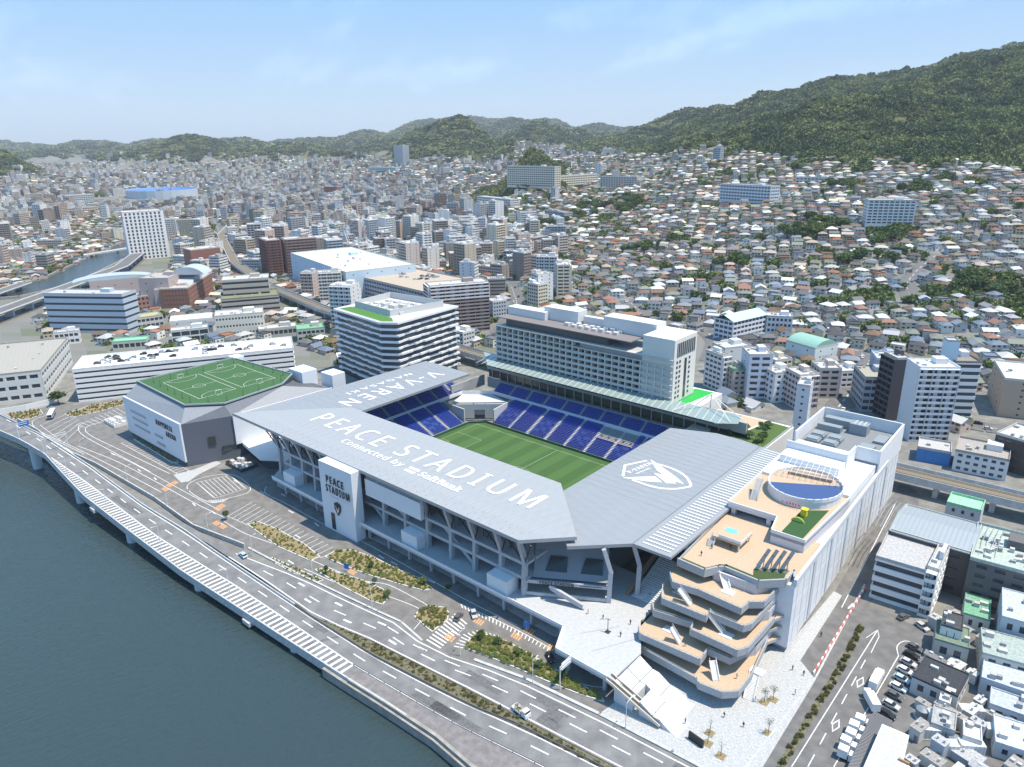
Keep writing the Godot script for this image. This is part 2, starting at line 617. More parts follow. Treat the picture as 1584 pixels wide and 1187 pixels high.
func house_shapes(k: int) -> Array:
	# walls, roof, windows of one kind of house
	var wa := B.new()
	var ro := B.new()
	var wi := B.new()
	var r := RandomNumberGenerator.new()
	r.seed = 500 + k
	var w := r.randf_range(8.0, 11.0)
	var d := r.randf_range(6.8, 8.6)
	var h := 5.6 if k % 5 else 3.1
	wa.box(0, -3, 0, w, h + 3, d)
	if k % 3 == 0:
		gable(ro, w, d, h, d * 0.24, 0.55)
		for s in [-1.0, 1.0]:
			wa.tri(Vector3(w / 2 * s, h, -d / 2), Vector3(w / 2 * s, h + d * 0.24, 0), Vector3(w / 2 * s, h, d / 2))
	elif k % 7 == 4:
		roof_top(ro, w, d, h, 0.5)
	else:
		hip(ro, w, d, h, d * 0.25, 0.6)
	if k % 2 == 0:
		# lower wing with its own roof
		wa.box(w * 0.3, -3, d / 2 + 1.3, w * 0.4, 5.6, 2.6)
		ro.box(w * 0.3, 2.6, d / 2 + 1.45, w * 0.46, 0.2, 3.0)
	for y in ([1.0, 3.7] if h > 4 else [1.0]):
		for s in [-1.0, 1.0]:
			for x in 3:
				if r.randf() < 0.8:
					wi.box((x - 1) * w * 0.31, y, d / 2 * s, r.randf_range(1.2, 2.2), 1.25, 0.12)
			for x in 2:
				if r.randf() < 0.7:
					wi.box(w / 2 * s, y, (x - 0.5) * d * 0.45, 0.12, 1.1, 1.4)
	if h > 4 and k % 4 < 2:
		wa.box(0, 2.7, d / 2 + 0.55, w * 0.6, 0.15, 1.1)
		wa.box(0, 2.85, d / 2 + 1.05, w * 0.6, 0.9, 0.1)
	return [wa, ro, wi]


const MID := [[16, 11, 5, "w", "x", 3.2, 0.5, 0.6], [12, 14, 8, "y", "x", 4.0, 0.5, 0.6], [22, 12, 4, "w", "w", 3.0, 0.55, 0.9], [10, 13, 6, "w", "x", 3.3, 0.6, 1.2], [20, 12, 10, "y", "w", 5.0, 0.5, 0.8], [14, 12, 7, "w", "w", 2.8, 0.5, 0.8], [26, 13, 6, "y", "x", 4.4, 0.5, 0.6], [12, 12, 3, "w", "w", 3.0, 0.55, 1.0], [18, 15, 12, "y", "x", 4.5, 0.5, 0.7], [30, 14, 5, "w", "x", 3.6, 0.45, 0.5], [11, 16, 9, "w", "x", 2.7, 0.55, 0.4], [15, 10, 4, "y", "x", 3.7, 0.5, 0.5], [17, 13, 6, "w", "w", 4.2, 0.62, 0.0], [24, 12, 8, "y", "w", 4.0, 0.5, 0.4], [13, 10, 5, "w", "w", 2.6, 0.5, 1.1], [36, 15, 4, "w", "w", 3.0, 0.5, 0.6]]
const MIDC := [["white", 0.7, 0.7, 0.69], ["pale grey", 0.5, 0.51, 0.53], ["cream", 0.6, 0.56, 0.46], ["pinkish beige", 0.5, 0.4, 0.35], ["white", 0.66, 0.67, 0.68], ["grey brown", 0.26, 0.22, 0.2], ["off white", 0.62, 0.61, 0.58], ["pale pink", 0.55, 0.47, 0.43], ["bluish grey", 0.4, 0.44, 0.5], ["white", 0.72, 0.72, 0.72], ["taupe", 0.3, 0.27, 0.25], ["beige", 0.46, 0.4, 0.33]]


func midrise_shapes(k: int) -> Array:
	var wa := B.new()
	var ro := B.new()
	var gl := B.new()
	var s: Array = MID[k]
	var fl: int = s[2]
	wa.box(0, -4, 0, s[0] - 0.1, 4.0, s[1] - 0.1)
	block(wa, gl, s[0], s[1], 0, fl, 3.1, {"f": s[3], "b": "w", "r": s[4], "l": s[4], "bay": s[5], "band": s[6], "pier": s[7], "few": 2})
	roof_top(ro, s[0], s[1], fl * 3.1, 0.9)
	ro.box(s[0] * 0.22, fl * 3.1 + 0.25, -s[1] * 0.2, s[0] * 0.3, 2.8, s[1] * 0.35)
	for i in 3:
		ro.box(-s[0] * 0.3 + i * 1.9, fl * 3.1 + 0.25, s[1] * 0.15, 1.2, 1.3, 1.2)
	return [wa, ro, gl]


func tinted(shapes: Array, cols: Array) -> ArrayMesh:
	# walls, roof and windows as one mesh with a colour for each
	var v := PackedVector3Array()
	var n := PackedVector3Array()
	var c := PackedColorArray()
	for i in 3:
		var b: B = shapes[i]
		v.append_array(b.v)
		n.append_array(b.n)
		var k := PackedColorArray()
		k.resize(b.v.size())
		k.fill(cols[i])
		c.append_array(k)
	var a := []
	a.resize(Mesh.ARRAY_MAX)
	a[Mesh.ARRAY_VERTEX] = v
	a[Mesh.ARRAY_NORMAL] = n
	a[Mesh.ARRAY_COLOR] = c
	var m := ArrayMesh.new()
	m.add_surface_from_arrays(Mesh.PRIMITIVE_TRIANGLES, a)
	return m


func mass(called: String, label: String, category: String) -> Node3D:
	var o := Node3D.new()
	o.name = numbered(called)
	tag(o, label, category, "", "stuff")
	add_child(o)
	return o


func many(called: String, me: Mesh, at: Array, m: Material, label: String, category: String, tints := [], parent: Node = self) -> void:
	if at.is_empty():
		return
	var mm := MultiMesh.new()
	mm.transform_format = MultiMesh.TRANSFORM_3D
	mm.use_colors = not tints.is_empty()
	mm.mesh = me
	mm.instance_count = at.size()
	for i in at.size():
		mm.set_instance_transform(i, at[i])
		if tints:
			mm.set_instance_color(i, tints[i])
	var o := MultiMeshInstance3D.new()
	o.multimesh = mm
	o.material_override = m
	o.name = numbered(called)
	if parent == self:
		tag(o, label, category, "", "stuff")
	else:
		o.set_meta("kind", "stuff")
	parent.add_child(o)


func build_city() -> void:
	var no := poly(EXCLUDE)
	var river := poly(RIVER)
	var mid := poly(MIDTOWN)
	var tint := StandardMaterial3D.new()
	tint.vertex_color_use_as_albedo = true
	tint.roughness = 0.8
	# kinds of house and of mid-rise, as parts and as one tinted mesh
	var hs := []
	for k in 24:
		hs.append(house_shapes(k))
	var ms := []
	for k in MID.size():
		ms.append(midrise_shapes(k))
	var spots := []
	var lots := FastNoiseLite.new()
	lots.seed = 21
	lots.frequency = 0.006
	var bearing := FastNoiseLite.new()
	bearing.seed = 33
	bearing.frequency = 0.0016
	var trees: Array = []
	var f := 330.0
	while f < 4300:
		var step := 12.0 if f < 1300 else (14.5 if f < 2000 else (20.0 if f < 2900 else 30.0))
		var half := 0.78 * f
		var s := -half
		while s < half:
			var p := FWD * (f + rng.randf_range(-2, 2)) + RGT * (s + rng.randf_range(-2.2, 2.2))
			s += step * 1.08
			var g := lots.get_noise_2d(p.x, p.y)
			var roll := rng.randf()
			var kind := rng.randf()
			if inside(p, no) or inside(p, river) or built_on(p) or on_avenue(p, 9.0):
				continue
			if forest(p):
				continue
			var h := ter(p.x, p.y)
			var c := column(p)
			var turn := bearing.get_noise_2d(p.x, p.y) * 3.0 + rng.randf_range(-0.12, 0.12) + (PI / 2 if rng.randf() < 0.4 else 0.0)
			var town := inside(p, mid)
			if g < -0.42 and not town and h > 1.0 or roll < (0.04 if f < 1000 else 0.11):
				for i in 4:
					var e := p + Vector2(rng.randf_range(-6, 6), rng.randf_range(-6, 6))
					trees.append(Vector3(e.x, ter(e.x, e.y), e.y))
				continue
			if roll < (0.1 if f < 1000 else 0.16):
				continue
			var big := 0.0 if f < 1300 and c > 880 else 0.03
			if town:
				big = 0.72
			elif c < 880 and h < 25:
				big = 0.3 if f > 1500 else (0.06 if c < 260 else 0.2)
				if c < 460 and f < 820:
					big = 0.0
			if f > 2200:
				big += 0.14
			spots.append([f, p, h, turn, kind < big, rng.randi()])
			if roll > 0.72:
				var e := p + Vector2(rng.randf_range(-7, 7), rng.randf_range(-7, 7))
				trees.append(Vector3(e.x, ter(e.x, e.y), e.y))
		f += step
	# mid-rises take more room: drop what stands too near one
	var taken := {}
	for a in spots:
		if a[4]:
			var key := Vector2i((a[1] / 19.0).round())
			if taken.has(key):
				a[4] = false
			else:
				taken[key] = true
	var singles := [0, 0]
	var house_at := []
	var house_tint := []
	var mid_at := []
	var mid_tint := []
	for k in 24:
		house_at.append([])
		house_tint.append([])
	for k in MID.size():
		mid_at.append([])
		mid_tint.append([])
	var glass := mat("town_glass", 0.05, 0.06, 0.075, 0.25)
	for a in spots:
		var p: Vector2 = a[1]
		var seen := absf(column(p) - 792) < 830
		if a[4]:
			var k: int = a[5] % MID.size()
			if (a[0] > 1500 or a[2] > 14) and MID[k][2] > 6:
				k = [0, 2, 5, 7, 11, 14][a[5] / 7 % 6]
			var x := Transform3D(Basis(Vector3.UP, a[3]), Vector3(p.x, a[2], p.y))
			var cc: Array = MIDC[(a[5] / 16) % MIDC.size()]
			if seen and singles[1] < 290:
				singles[1] += 1
				var o := thing("town_building", "%s %d-storey %s building with %s front and flat roof" % [cc[0], MID[k][2], "slim" if MID[k][0] < 14 else ("long" if MID[k][0] > 21 else "plain"), "balconied" if MID[k][3] == "y" else "windowed"], "building", x.origin, a[3], "mid-rise buildings of the town")
				part(o, "wall", ms[k][0], mat("mid_" + cc[0], cc[1], cc[2], cc[3], 0.85))
				part(o, "roof", ms[k][1], mat("mid_roof_%d" % (k % 3), 0.42 + 0.1 * (k % 3), 0.42 + 0.1 * (k % 3), 0.42 + 0.1 * (k % 3), 0.9))
				part(o, "window", ms[k][2], glass, "", true)
			else:
				mid_at[k].append(x)
				mid_tint[k].append(Color(cc[1], cc[2], cc[3]) / 0.7)
		else:
			var k: int = a[5] % 24
			var x := Transform3D(Basis(Vector3.UP, a[3]).scaled(Vector3.ONE * (1.0 if a[0] < 2000 else 1.3)), Vector3(p.x, a[2], p.y))
			var rc: Array = ROOFS[(a[5] / 24) % ROOFS.size()]
			var wc: Array = WALLS[(a[5] / 240) % WALLS.size()]
			if seen and singles[0] < 290 and (a[2] > 2 or singles[0] < 120):
				singles[0] += 1
				var o := thing("house", "%s-storey %s house with %s %s roof" % ["single" if k % 5 == 0 else "two", wc[0], rc[0], "gabled" if k % 3 == 0 else ("flat" if k % 7 == 4 else "hipped")], "house", x.origin, a[3], "houses of the town and hillside")
				part(o, "wall", hs[k][0], mat("house_" + wc[0], wc[1], wc[2], wc[3], 0.85))
				part(o, "roof", hs[k][1], mat("roof_" + rc[0], rc[1], rc[2], rc[3], 0.75))
				part(o, "window", hs[k][2], glass, "", true)
			else:
				house_at[k].append(x)
				house_tint[k].append(Color(wc[1], wc[2], wc[3]) / 0.6)
	var hm := mass("far_houses", "mass of small tiled houses spread over the far town and slopes", "houses")
	for k in 24:
		var rc: Array = ROOFS[(k * 5 + 1) % ROOFS.size() if k != 7 else 0]
		many("house_mass", tinted(hs[k], [Color(0.64, 0.64, 0.63), Color(rc[1], rc[2], rc[3]), Color(0.06, 0.07, 0.08)]), house_at[k], tint, "", "", house_tint[k], hm)
	var bm := mass("far_buildings", "mass of mid-rise blocks filling the distant valley town", "buildings")
	for k in MID.size():
		many("block_mass", tinted(ms[k], [Color(0.68, 0.68, 0.68), Color(0.5, 0.5, 0.5), Color(0.05, 0.06, 0.075)]), mid_at[k], tint, "", "", mid_tint[k], bm)
	print("spots ", spots.size(), " trees ", trees.size(), " singles ", singles)
	build_woods(trees)


func leafy(seed_: int, leaves: int, lo := 0.26, hi := 0.44) -> ArrayMesh:
	# a crown of many small leaf clumps spread through its volume, radius about 1, base at 0
	var b := B.new()
	var r := RandomNumberGenerator.new()
	r.seed = seed_
	for i in leaves:
		var u := r.randf_range(-1, 1)
		var e := r.randf() * TAU
		var k := pow(r.randf(), 0.4)
		var lump := 1.0 + 0.22 * sin(e * 3 + seed_) + 0.15 * cos(e * 5)
		var p := Vector3(cos(e) * sqrt(1 - u * u) * lump, u * 0.78, sin(e) * sqrt(1 - u * u) * lump) * k
		var q := Basis(Vector3(r.randf() - 0.5, r.randf() - 0.5, r.randf() - 0.5).normalized(), r.randf() * TAU)
		var z := r.randf_range(lo, hi)
		p.y += 1.0
		b.tri(p + q * Vector3(-z, -z * 0.6, 0), p + q * Vector3(0, z, 0.1), p + q * Vector3(z, -z * 0.6, 0))
		b.tri(p + q * Vector3(0, -z, z * 0.7), p + q * Vector3(0.1, z * 0.8, 0), p + q * Vector3(0, -z * 0.3, -z))
	return b.mesh()


func build_woods(gardens: Array) -> void:
	var leaf := StandardMaterial3D.new()
	leaf.vertex_color_use_as_albedo = true
	leaf.albedo_color = Color(1, 1, 1)
	leaf.roughness = 0.9
	leaf.backlight_enabled = true
	leaf.backlight = Color(0.12, 0.15, 0.05)
	var crown := []
	for k in 4:
		crown.append(leafy(60 + k, 70))
	var at := [[], [], [], []]
	var ti := [[], [], [], []]
	var patch := FastNoiseLite.new()
	patch.seed = 90
	patch.frequency = 0.007
	var f := 850.0
	while f < 9000:
		var step := 7.5 if f < 1700 else (10.0 if f < 2600 else (18.0 if f < 4200 else 34.0))
		var s := -0.76 * f
		while s < 0.76 * f:
			var p := FWD * (f + rng.randf_range(-0.4, 0.4) * step) + RGT * (s + rng.randf_range(-0.4, 0.4) * step)
			s += step
			if not forest(p):
				continue
			var g := patch.get_noise_2d(p.x, p.y) + rng.randf_range(-0.3, 0.3)
			if g > 0.52 and f < 2600:
				continue
			var z := step * rng.randf_range(0.5, 1.1)
			var k := rng.randi() % 4
			at[k].append(Transform3D(Basis(Vector3.UP, rng.randf() * TAU).scaled(Vector3(z, z * rng.randf_range(0.75, 1.1) * (1.0 if f < 2600 else 0.55), z)), Vector3(p.x, ter(p.x, p.y) - z * 0.25, p.y)))
			var c := Color(0.08, 0.12, 0.05).lerp(Color(0.25, 0.28, 0.1), clampf(g * 1.9 + 0.3, 0, 1))
			ti[k].append(c.lerp(Color(0.12, 0.095, 0.045), 0.5 if rng.randf() < 0.06 else 0.0))
		f += step
	var wm := mass("hill_forest", "dense mixed green forest covering the hills", "forest")
	for k in 4:
		many("crown_mass", crown[k], at[k], leaf, "", "", ti[k], wm)
	print("forest ", at[0].size() * 4)
	var ga := []
	var gt := []
	for p in gardens:
		var z := rng.randf_range(2.0, 4.4)
		ga.append(Transform3D(Basis(Vector3.UP, rng.randf() * TAU).scaled(Vector3(z, z * rng.randf_range(0.8, 1.2), z)), p))
		gt.append(Color(0.09, 0.135, 0.045).lerp(Color(0.21, 0.26, 0.075), rng.randf()))
	many("garden_trees", crown[1], ga, leaf, "small garden trees and thickets between the houses", "trees", gt)

# ---- the riverside: water, road on its bridge, local roads and their markings

const TRACK: Array[Vector2] = [Vector2(-1400, -760), Vector2(-1100, -560), Vector2(-820, -430), Vector2(-650, -372), Vector2(-520, -345), Vector2(-400, -332), Vector2(-250, -322), Vector2(-112, -308), Vector2(-14, -312), Vector2(120, -330), Vector2(260, -352)]
const EDGE := [-443.4, -67.2, -397, -77.4, -381.5, -80.1, -353.9, -83.3, -327.4, -82.2, -302.8, -81.3, -226, -83.8, -168.6, -87.9, -139.5, -89.9, -125.4, -91, -107.7, -92, -93.3, -91.1, -64, -92.8]
const HATCH := [-355.2, -83.5, -317.7, -86.1, -254.3, -87.6, -205.5, -91.5, -163.9, -93.5, -144.9, -94.2, -115.7, -96.9, -105.6, -98.1, -81.9, -101.9, -42, -107.7]
const MEDIAN := [-479.1, -74.9, -419.9, -83.6, -378.9, -88.9, -327.9, -92.8, -280.4, -94.1, -249.8, -96.5, -200.6, -98.1, -170.9, -99, -142.6, -100.4, -122.2, -102.9, -105.9, -105.2, -95.9, -107.7, -71.3, -110.9, -45, -113.9]
const MEDIAN2 := [-292.2, -95, -252.5, -97.7, -203, -99.5, -170.3, -99.6, -147.7, -104.4, -126.7, -107, -109.5, -109, -96.9, -110.2, -70.1, -113, -45.9, -115.7]
const KERB := [-293.3, -95.5, -255.1, -99.1, -220.8, -102.1, -192.6, -109, -157.7, -113.8, -147.9, -115.2, -137, -113.6, -122.7, -115.4, -117.8, -117.7, -103.5, -120.8, -80.4, -123.4, -60.4, -124.8, -35.9, -126.4]


func along(a: Array, x: float) -> float:
	# z of a line, given as x, z, x, z ..., at x
	var k := a.size()
	if x <= a[0]:
		return a[1]
	for i in range(0, k - 2, 2):
		if x <= a[i + 2]:
			return lerpf(a[i + 1], a[i + 3], (x - a[i]) / maxf(a[i + 2] - a[i], 0.01))
	return a[k - 1]


func strip(b: B, n0: Array, n1: Array, x0: float, x1: float, dy: float, o0 := 0.0, o1 := 0.0) -> void:
	# a sheet of road between two lines
	var x := x0
	while x < x1 - 0.01:
		var e := minf(x + 3.0, x1)
		b.quad(Vector3(x, deck(x) + dy, along(n0, x) + o0), Vector3(x, deck(x) + dy, along(n1, x) + o1), Vector3(e, deck(e) + dy, along(n1, e) + o1), Vector3(e, deck(e) + dy, along(n0, e) + o0))
		x = e


func rib(b: B, a: Array, x0: float, x1: float, y0: float, y1: float, w: float, off := 0.0, step := 3.0) -> void:
	# a wall standing on the road along a line
	var x := x0
	while x < x1 - 0.01:
		var e := minf(x + step, x1)
		var p := Vector3(x, deck(x), along(a, x) + off)
		var q := Vector3(e, deck(e), along(a, e) + off)
		var s := Vector3(0, 0, w / 2)
		var u := Vector3(0, y1, 0)
		var l := Vector3(0, y0, 0)
		b.quad(p - s + u, q - s + u, q + s + u, p + s + u)
		b.quad(p + s + l, p + s + u, q + s + u, q + s + l)
		b.quad(p - s + l, p - s + u, q - s + u, q - s + l)
		b.quad(p - s + l, q - s + l, q + s + l, p + s + l)
		x = e


func dash(b: B, a: Array, c: Array, t: float, x0: float, x1: float, on: float, off: float, w := 0.2) -> void:
	# a broken lane line a share t of the way between two lines
	var x := x0
	while x < x1:
		var e := x + on
		var za := lerpf(along(a, x), along(c, x), t)
		var ze := lerpf(along(a, e), along(c, e), t)
		b.quad(Vector3(x, deck(x) + 0.03, za - w), Vector3(e, deck(e) + 0.03, ze - w), Vector3(e, deck(e) + 0.03, ze + w), Vector3(x, deck(x) + 0.03, za + w))
		x += on + off


func stripe(b: B, p: PackedVector2Array, w: float, y: float, closed := false) -> void:
	# a painted line of even width, mitred at its corners
	var q := PackedVector2Array()
	for a in p:
		if q.is_empty() or q[-1].distance_to(a) > 0.02:
			q.append(a)
	if closed and q.size() > 2 and q[0].distance_to(q[-1]) < 0.02:
		q.remove_at(q.size() - 1)
	var k := q.size()
	if k < 2:
		return
	var l := PackedVector2Array()
	var r := PackedVector2Array()
	for i in k:
		var d0 := (q[i] - q[(i - 1 + k) % k]).normalized() if closed or i > 0 else (q[1] - q[0]).normalized()
		var d1 := (q[(i + 1) % k] - q[i]).normalized() if closed or i < k - 1 else d0
		var m := (d0 + d1).normalized().orthogonal()
		var s := w / 2 / maxf(absf(m.dot(d0.orthogonal())), 0.4)
		l.append(q[i] - m * s)
		r.append(q[i] + m * s)
	for i in (k if closed else k - 1):
		var n := (i + 1) % k
		b.quad(Vector3(l[i].x, y, l[i].y), Vector3(l[n].x, y, l[n].y), Vector3(r[n].x, y, r[n].y), Vector3(r[i].x, y, r[i].y))


func comb(b: B, p: PackedVector2Array, q: PackedVector2Array, n: int, w: float, y: float) -> void:
	# rungs between two lines: parking bays and hatching
	for i in n + 1:
		var t := float(i) / n
		stripe(b, PackedVector2Array([on_line(p, t), on_line(q, t)]), w, y + 0.005)


func on_line(p: PackedVector2Array, t: float) -> Vector2:
	var l := 0.0
	for i in p.size() - 1:
		l += p[i].distance_to(p[i + 1])
	l *= t
	for i in p.size() - 1:
		var d := p[i].distance_to(p[i + 1])
		if l <= d or i == p.size() - 2:
			return p[i].lerp(p[i + 1], clampf(l / maxf(d, 0.001), 0, 1))
		l -= d
	return p[-1]


func smooth(a: Array, closed := false) -> PackedVector2Array:
	# a rounded line through the given points
	var p := poly(a)
	var o := PackedVector2Array()
	var k := p.size()
	for i in (k if closed else k - 1):
		var p0 := p[(i - 1 + k) % k] if closed or i > 0 else p[i]
		var p3 := p[(i + 2) % k] if closed or i < k - 2 else p[i + 1]
		for j in 6:
			o.append(p[i].cubic_interpolate(p[(i + 1) % k], p0, p3, j / 6.0))
	if not closed:
		o.append(p[k - 1])
	return o


func build_site() -> void:
	var water := B.new()
	water.quad(Vector3(-3000, -2.5, 1500), Vector3(-3000, -2.5, -600), Vector3(900, -2.5, -600), Vector3(900, -2.5, 1500))
	var wm := mat("water", 0.032, 0.052, 0.055, 0.16)
	wm.normal_enabled = true
	var nt := NoiseTexture2D.new()
	var fn := FastNoiseLite.new()
	fn.seed = 5
	fn.frequency = 0.02
	fn.fractal_octaves = 5
	nt.noise = fn
	nt.width = 1024
	nt.height = 1024
	nt.seamless = true
	nt.as_normal_map = true
	nt.bump_strength = 8.0
	wm.normal_texture = nt
	wm.normal_scale = 0.75
	wm.uv1_triplanar = true
	wm.uv1_world_triplanar = true
	wm.uv1_scale = Vector3(0.03, 0.03, 0.012)
	setting("water", water, wm, "dark blue green rippled river water", "water")
	var upper := B.new()
	upper.cap(poly(RIVER), 0.25)
	setting("river_water", upper, wm, "blue river reach between the far embankments", "water")
	var bank := B.new()
	bank.wall(poly(RIVER), 0, 2.4, 2.0, true)
	setting("embankment", bank, grained("old_concrete", 0.3, 0.29, 0.27, 0.9, 0.35, 25), "grey concrete river embankment", "embankment")

	# main road
	var tar := grained("asphalt_main", 0.185, 0.188, 0.195, 0.9, 0.3, 45, 0, 12)
	var b := B.new()
	strip(b, EDGE, MEDIAN, -520, 60, 0, -0.2)
	setting("road", b, tar, "two-lane grey carriageway beside the water", "road")
	b = B.new()
	strip(b, MEDIAN2, KERB, -292, 60, 0)
	setting("road", b, tar, "grey carriageway between grass median and kerb", "road")
	b = B.new()
	strip(b, MEDIAN, MEDIAN2, -173, 60, 0.12, -0.3, 0.3)
	setting("median", b, grained("verge", 0.14, 0.135, 0.085, 0.95, 0.5, 6, 0, 4), "dry grass and gravel median strip between the carriageways", "median")
	# quay wall under the road where it stands on land
	b = B.new()
	rib(b, EDGE, -150, 60, -6, -0.1, 1.6, 0.6)
	setting("quay_wall", b, grained("old_concrete", 0.3, 0.29, 0.27), "stained concrete quay wall along the water", "wall")
	var conc := grained("concrete", 0.47, 0.49, 0.5, 0.85, 0.25, 14, 0, 6)
	var br := thing("road_bridge", "long concrete girder bridge carrying the road over the water", "bridge")
	b = B.new()
	rib(b, EDGE, -520, -118, -2.0, 0.95, 0.45, 0.2)
	part(br, "parapet", b, conc)
	b = B.new()
	strip(b, EDGE, MEDIAN, -520, -140, -0.5)
	rib(b, EDGE, -520, -140, -2.4, -0.5, 1.2, -3.5)
	rib(b, EDGE, -520, -140, -2.4, -0.5, 1.2, -9.0)
	part(br, "girder", b, conc)
	b = B.new()
	rib(b, MEDIAN, -520, -180, -1.6, 0.9, 0.35, 0.0)
	part(br, "inner_parapet", b, conc)
	for x in [-470, -420, -371, -318, -268, -218, -166]:
		b = B.new()
		var z := along(EDGE, x) - 1.9
		b.rod(Vector3(x, -6, z), Vector3(x, deck(x) - 2.2, z), 2.1, 2.1, 14)
		part(br, "pier", b, mat("pier", 0.5, 0.56, 0.6, 0.8))
		b = B.new()
		b.box(x, deck(x) - 3.6, z - 4.2, 2.4, 1.4, 9.5)
		part(br, "pier_cap", b, conc)
	for x in [-295, -187]:
		b = B.new()
		b.box(x, deck(x) - 2.9, along(EDGE, x) + 0.2, 4.0, 1.4, 2.4)
		part(br, "inspection_platform", b, conc)
	# markings of the main road
	b = B.new()
	for xx in [-330.0, -163.0]:
		b.quad(Vector3(xx, deck(xx) + 0.02, along(EDGE, xx) - 0.5), Vector3(xx + 5, deck(xx + 5) + 0.02, along(MEDIAN, xx + 5) + 0.4), Vector3(xx + 6, deck(xx + 6) + 0.02, along(MEDIAN, xx + 6) + 0.4), Vector3(xx + 1, deck(xx + 1) + 0.02, along(EDGE, xx + 1) - 0.5))
	for k in 16:
		var xx := rng.randf_range(-300, 0)
		var t := rng.randf_range(0.2, 0.8)
		var z := lerpf(along(HATCH if k % 2 else MEDIAN2, xx), along(MEDIAN if k % 2 else KERB, xx), t)
		var l := rng.randf_range(4, 16)
		if k % 2 == 0 and xx < -190:
			continue
		b.quad(Vector3(xx, deck(xx) + 0.012, z - 1.4), Vector3(xx + l, deck(xx + l) + 0.012, z - 1.4 - l * 0.06), Vector3(xx + l, deck(xx + l) + 0.012, z + 1.4 - l * 0.06), Vector3(xx, deck(xx) + 0.012, z + 1.4))
	setting("road_patch", b, grained("asphalt_patch", 0.13, 0.132, 0.138, 0.9, 0.3, 8, 0, 91), "darker repair patches and joints in the road surface", "road")
	b = B.new()
	var x := -352.0
	while x < -142:
		var w := (along(EDGE, x) - along(HATCH, x))
		if w > 0.8:
			b.quad(Vector3(x, deck(x) + 0.03, along(EDGE, x) - 0.7), Vector3(x + 0.95, deck(x) + 0.03, along(EDGE, x) - 0.7), Vector3(x + 1.15, deck(x) + 0.03, along(HATCH, x)), Vector3(x + 0.2, deck(x) + 0.03, along(HATCH, x)))
		x += 2.25
	dash(b, HATCH, MEDIAN, 0.52, -520, 60, 5, 7)
	dash(b, HATCH, MEDIAN, 0.04, -350, 60, 12, 0)
	dash(b, HATCH, MEDIAN, 0.93, -520, 60, 12, 0)
	dash(b, MEDIAN2, KERB, 0.06, -222, 60, 12, 0)
	dash(b, MEDIAN2, KERB, 0.9, -222, 60, 12, 0)
	dash(b, MEDIAN2, KERB, 0.46, -205, 60, 5, 7)
	dash(b, MEDIAN2, KERB, 0.68, -150, 60, 5, 7)
	for k in 7:
		var xx := -190.0 + k * 9.0
		dash(b, MEDIAN2, KERB, 0.3 if k % 2 else 0.7, xx, xx + 1, 3.2, 20, 0.35)
	var paint := grained("road_paint", 0.66, 0.67, 0.68, 0.7, 0.45, 3, 0, 15)
	setting("road_markings", b, paint, "white lane lines and hatching on the riverside road", "markings")
	b = B.new()
	rib(b, HATCH, -144, 60, 0.45, 0.8, 0.1, 0.0)
	for k in 34:
		var xx := -144 + k * 6.0
		b.box(xx, deck(xx), along(HATCH, xx), 0.15, 0.75, 0.15)
	tag(part(self, "guard_rail", b, mat("rail", 0.3, 0.32, 0.34, 0.6, 0.5)), "grey steel guard rail between road and quay path", "guard rail")
	b = B.new()
	rib(b, MEDIAN, -180, 60, 0.3, 0.85, 0.18, 0.1)
	for k in 30:
		var xx := -176 + k * 6.0
		b.box(xx, deck(xx), along(MEDIAN, xx) + 0.1, 0.2, 0.8, 0.2)
	tag(part(self, "guard_rail", b, mat("rail_brown", 0.16, 0.15, 0.14, 0.7, 0.3)), "weathered brown guard rail along the median", "guard rail")
	# quay path beyond the hatching
	b = B.new()
	strip(b, EDGE, HATCH, -144, 60, 0.1, -0.5, 0.2)
	setting("path", b, grained("quay_path", 0.2, 0.19, 0.195, 0.92, 0.3, 18, 0, 9), "mauve grey quay path beside the guard rail", "path")
	b = B.new()
	rib(b, EDGE, -140, 60, -0.5, 0.85, 0.9, 0.2)
	tag(part(self, "flood_wall", b, grained("old_concrete", 0.3, 0.29, 0.27)), "pale stained flood wall on top of the quay", "wall")

	# local streets round the stadium
	b = B.new()
	b.cap(poly([-449.3, -95, -444.2, -96.6, -390.5, -95, -345.2, -100.1, -290.3, -102.8, -254.7, -102.1, -224.5, -107.9, -194.7, -110.3, -158.6, -114.5, -148.7, -115.8, -137.6, -114.1, -123.3, -116, -118.2, -118.1, -103.8, -121.2, -80.6, -123.8, -78.5, -139.7, -102.8, -140.3, -128.6, -147.1, -161.8, -147.5, -206.3, -145.3, -275.2, -151.3, -300.9, -133.8, -361.6, -122.7, -408.1, -135.9, -433.4, -145.1, -443.7, -125.7, -454.2, -109.1]), 0.02)
	setting("local_road", b, grained("asphalt_local", 0.17, 0.166, 0.163, 0.92, 0.28, 30, 0, 2), "dark grey asphalt forecourt and service roads", "road")
	# concrete wall along the ramp
	b = B.new()
	b.wall(poly([-440.3, -94.9, -412.5, -96.5, -385.4, -95.1, -344.5, -99.8, -289.2, -102.3, -254.3, -101.8, -226.2, -107.1]), 0, 1.9, 0.5)
	tag(part(self, "retaining_wall", b, conc), "long pale concrete retaining wall beside the ramp", "wall")
	b = B.new()
	b.wall(poly([-460.9, -91.9, -457.7, -103.6, -456.8, -117.8]), 0, 3.0, 0.4)
	tag(part(self, "retaining_wall", b, mat("white_wall", 0.68, 0.71, 0.74, 0.7)), "white panelled boundary wall below the old factory", "wall")
	# kerb of the forecourt
	b = B.new()
	b.wall(poly([-224.5, -107.9, -194.7, -110.3, -158.6, -114.5, -148.7, -115.8, -137.6, -114.1]), 0, 0.5, 0.7)
	b.wall(poly([-119.6, -118.3, -104.3, -121.8, -81, -124.3, -60.9, -125.7, -51.1, -126.2]), 0, 0.35, 0.9)
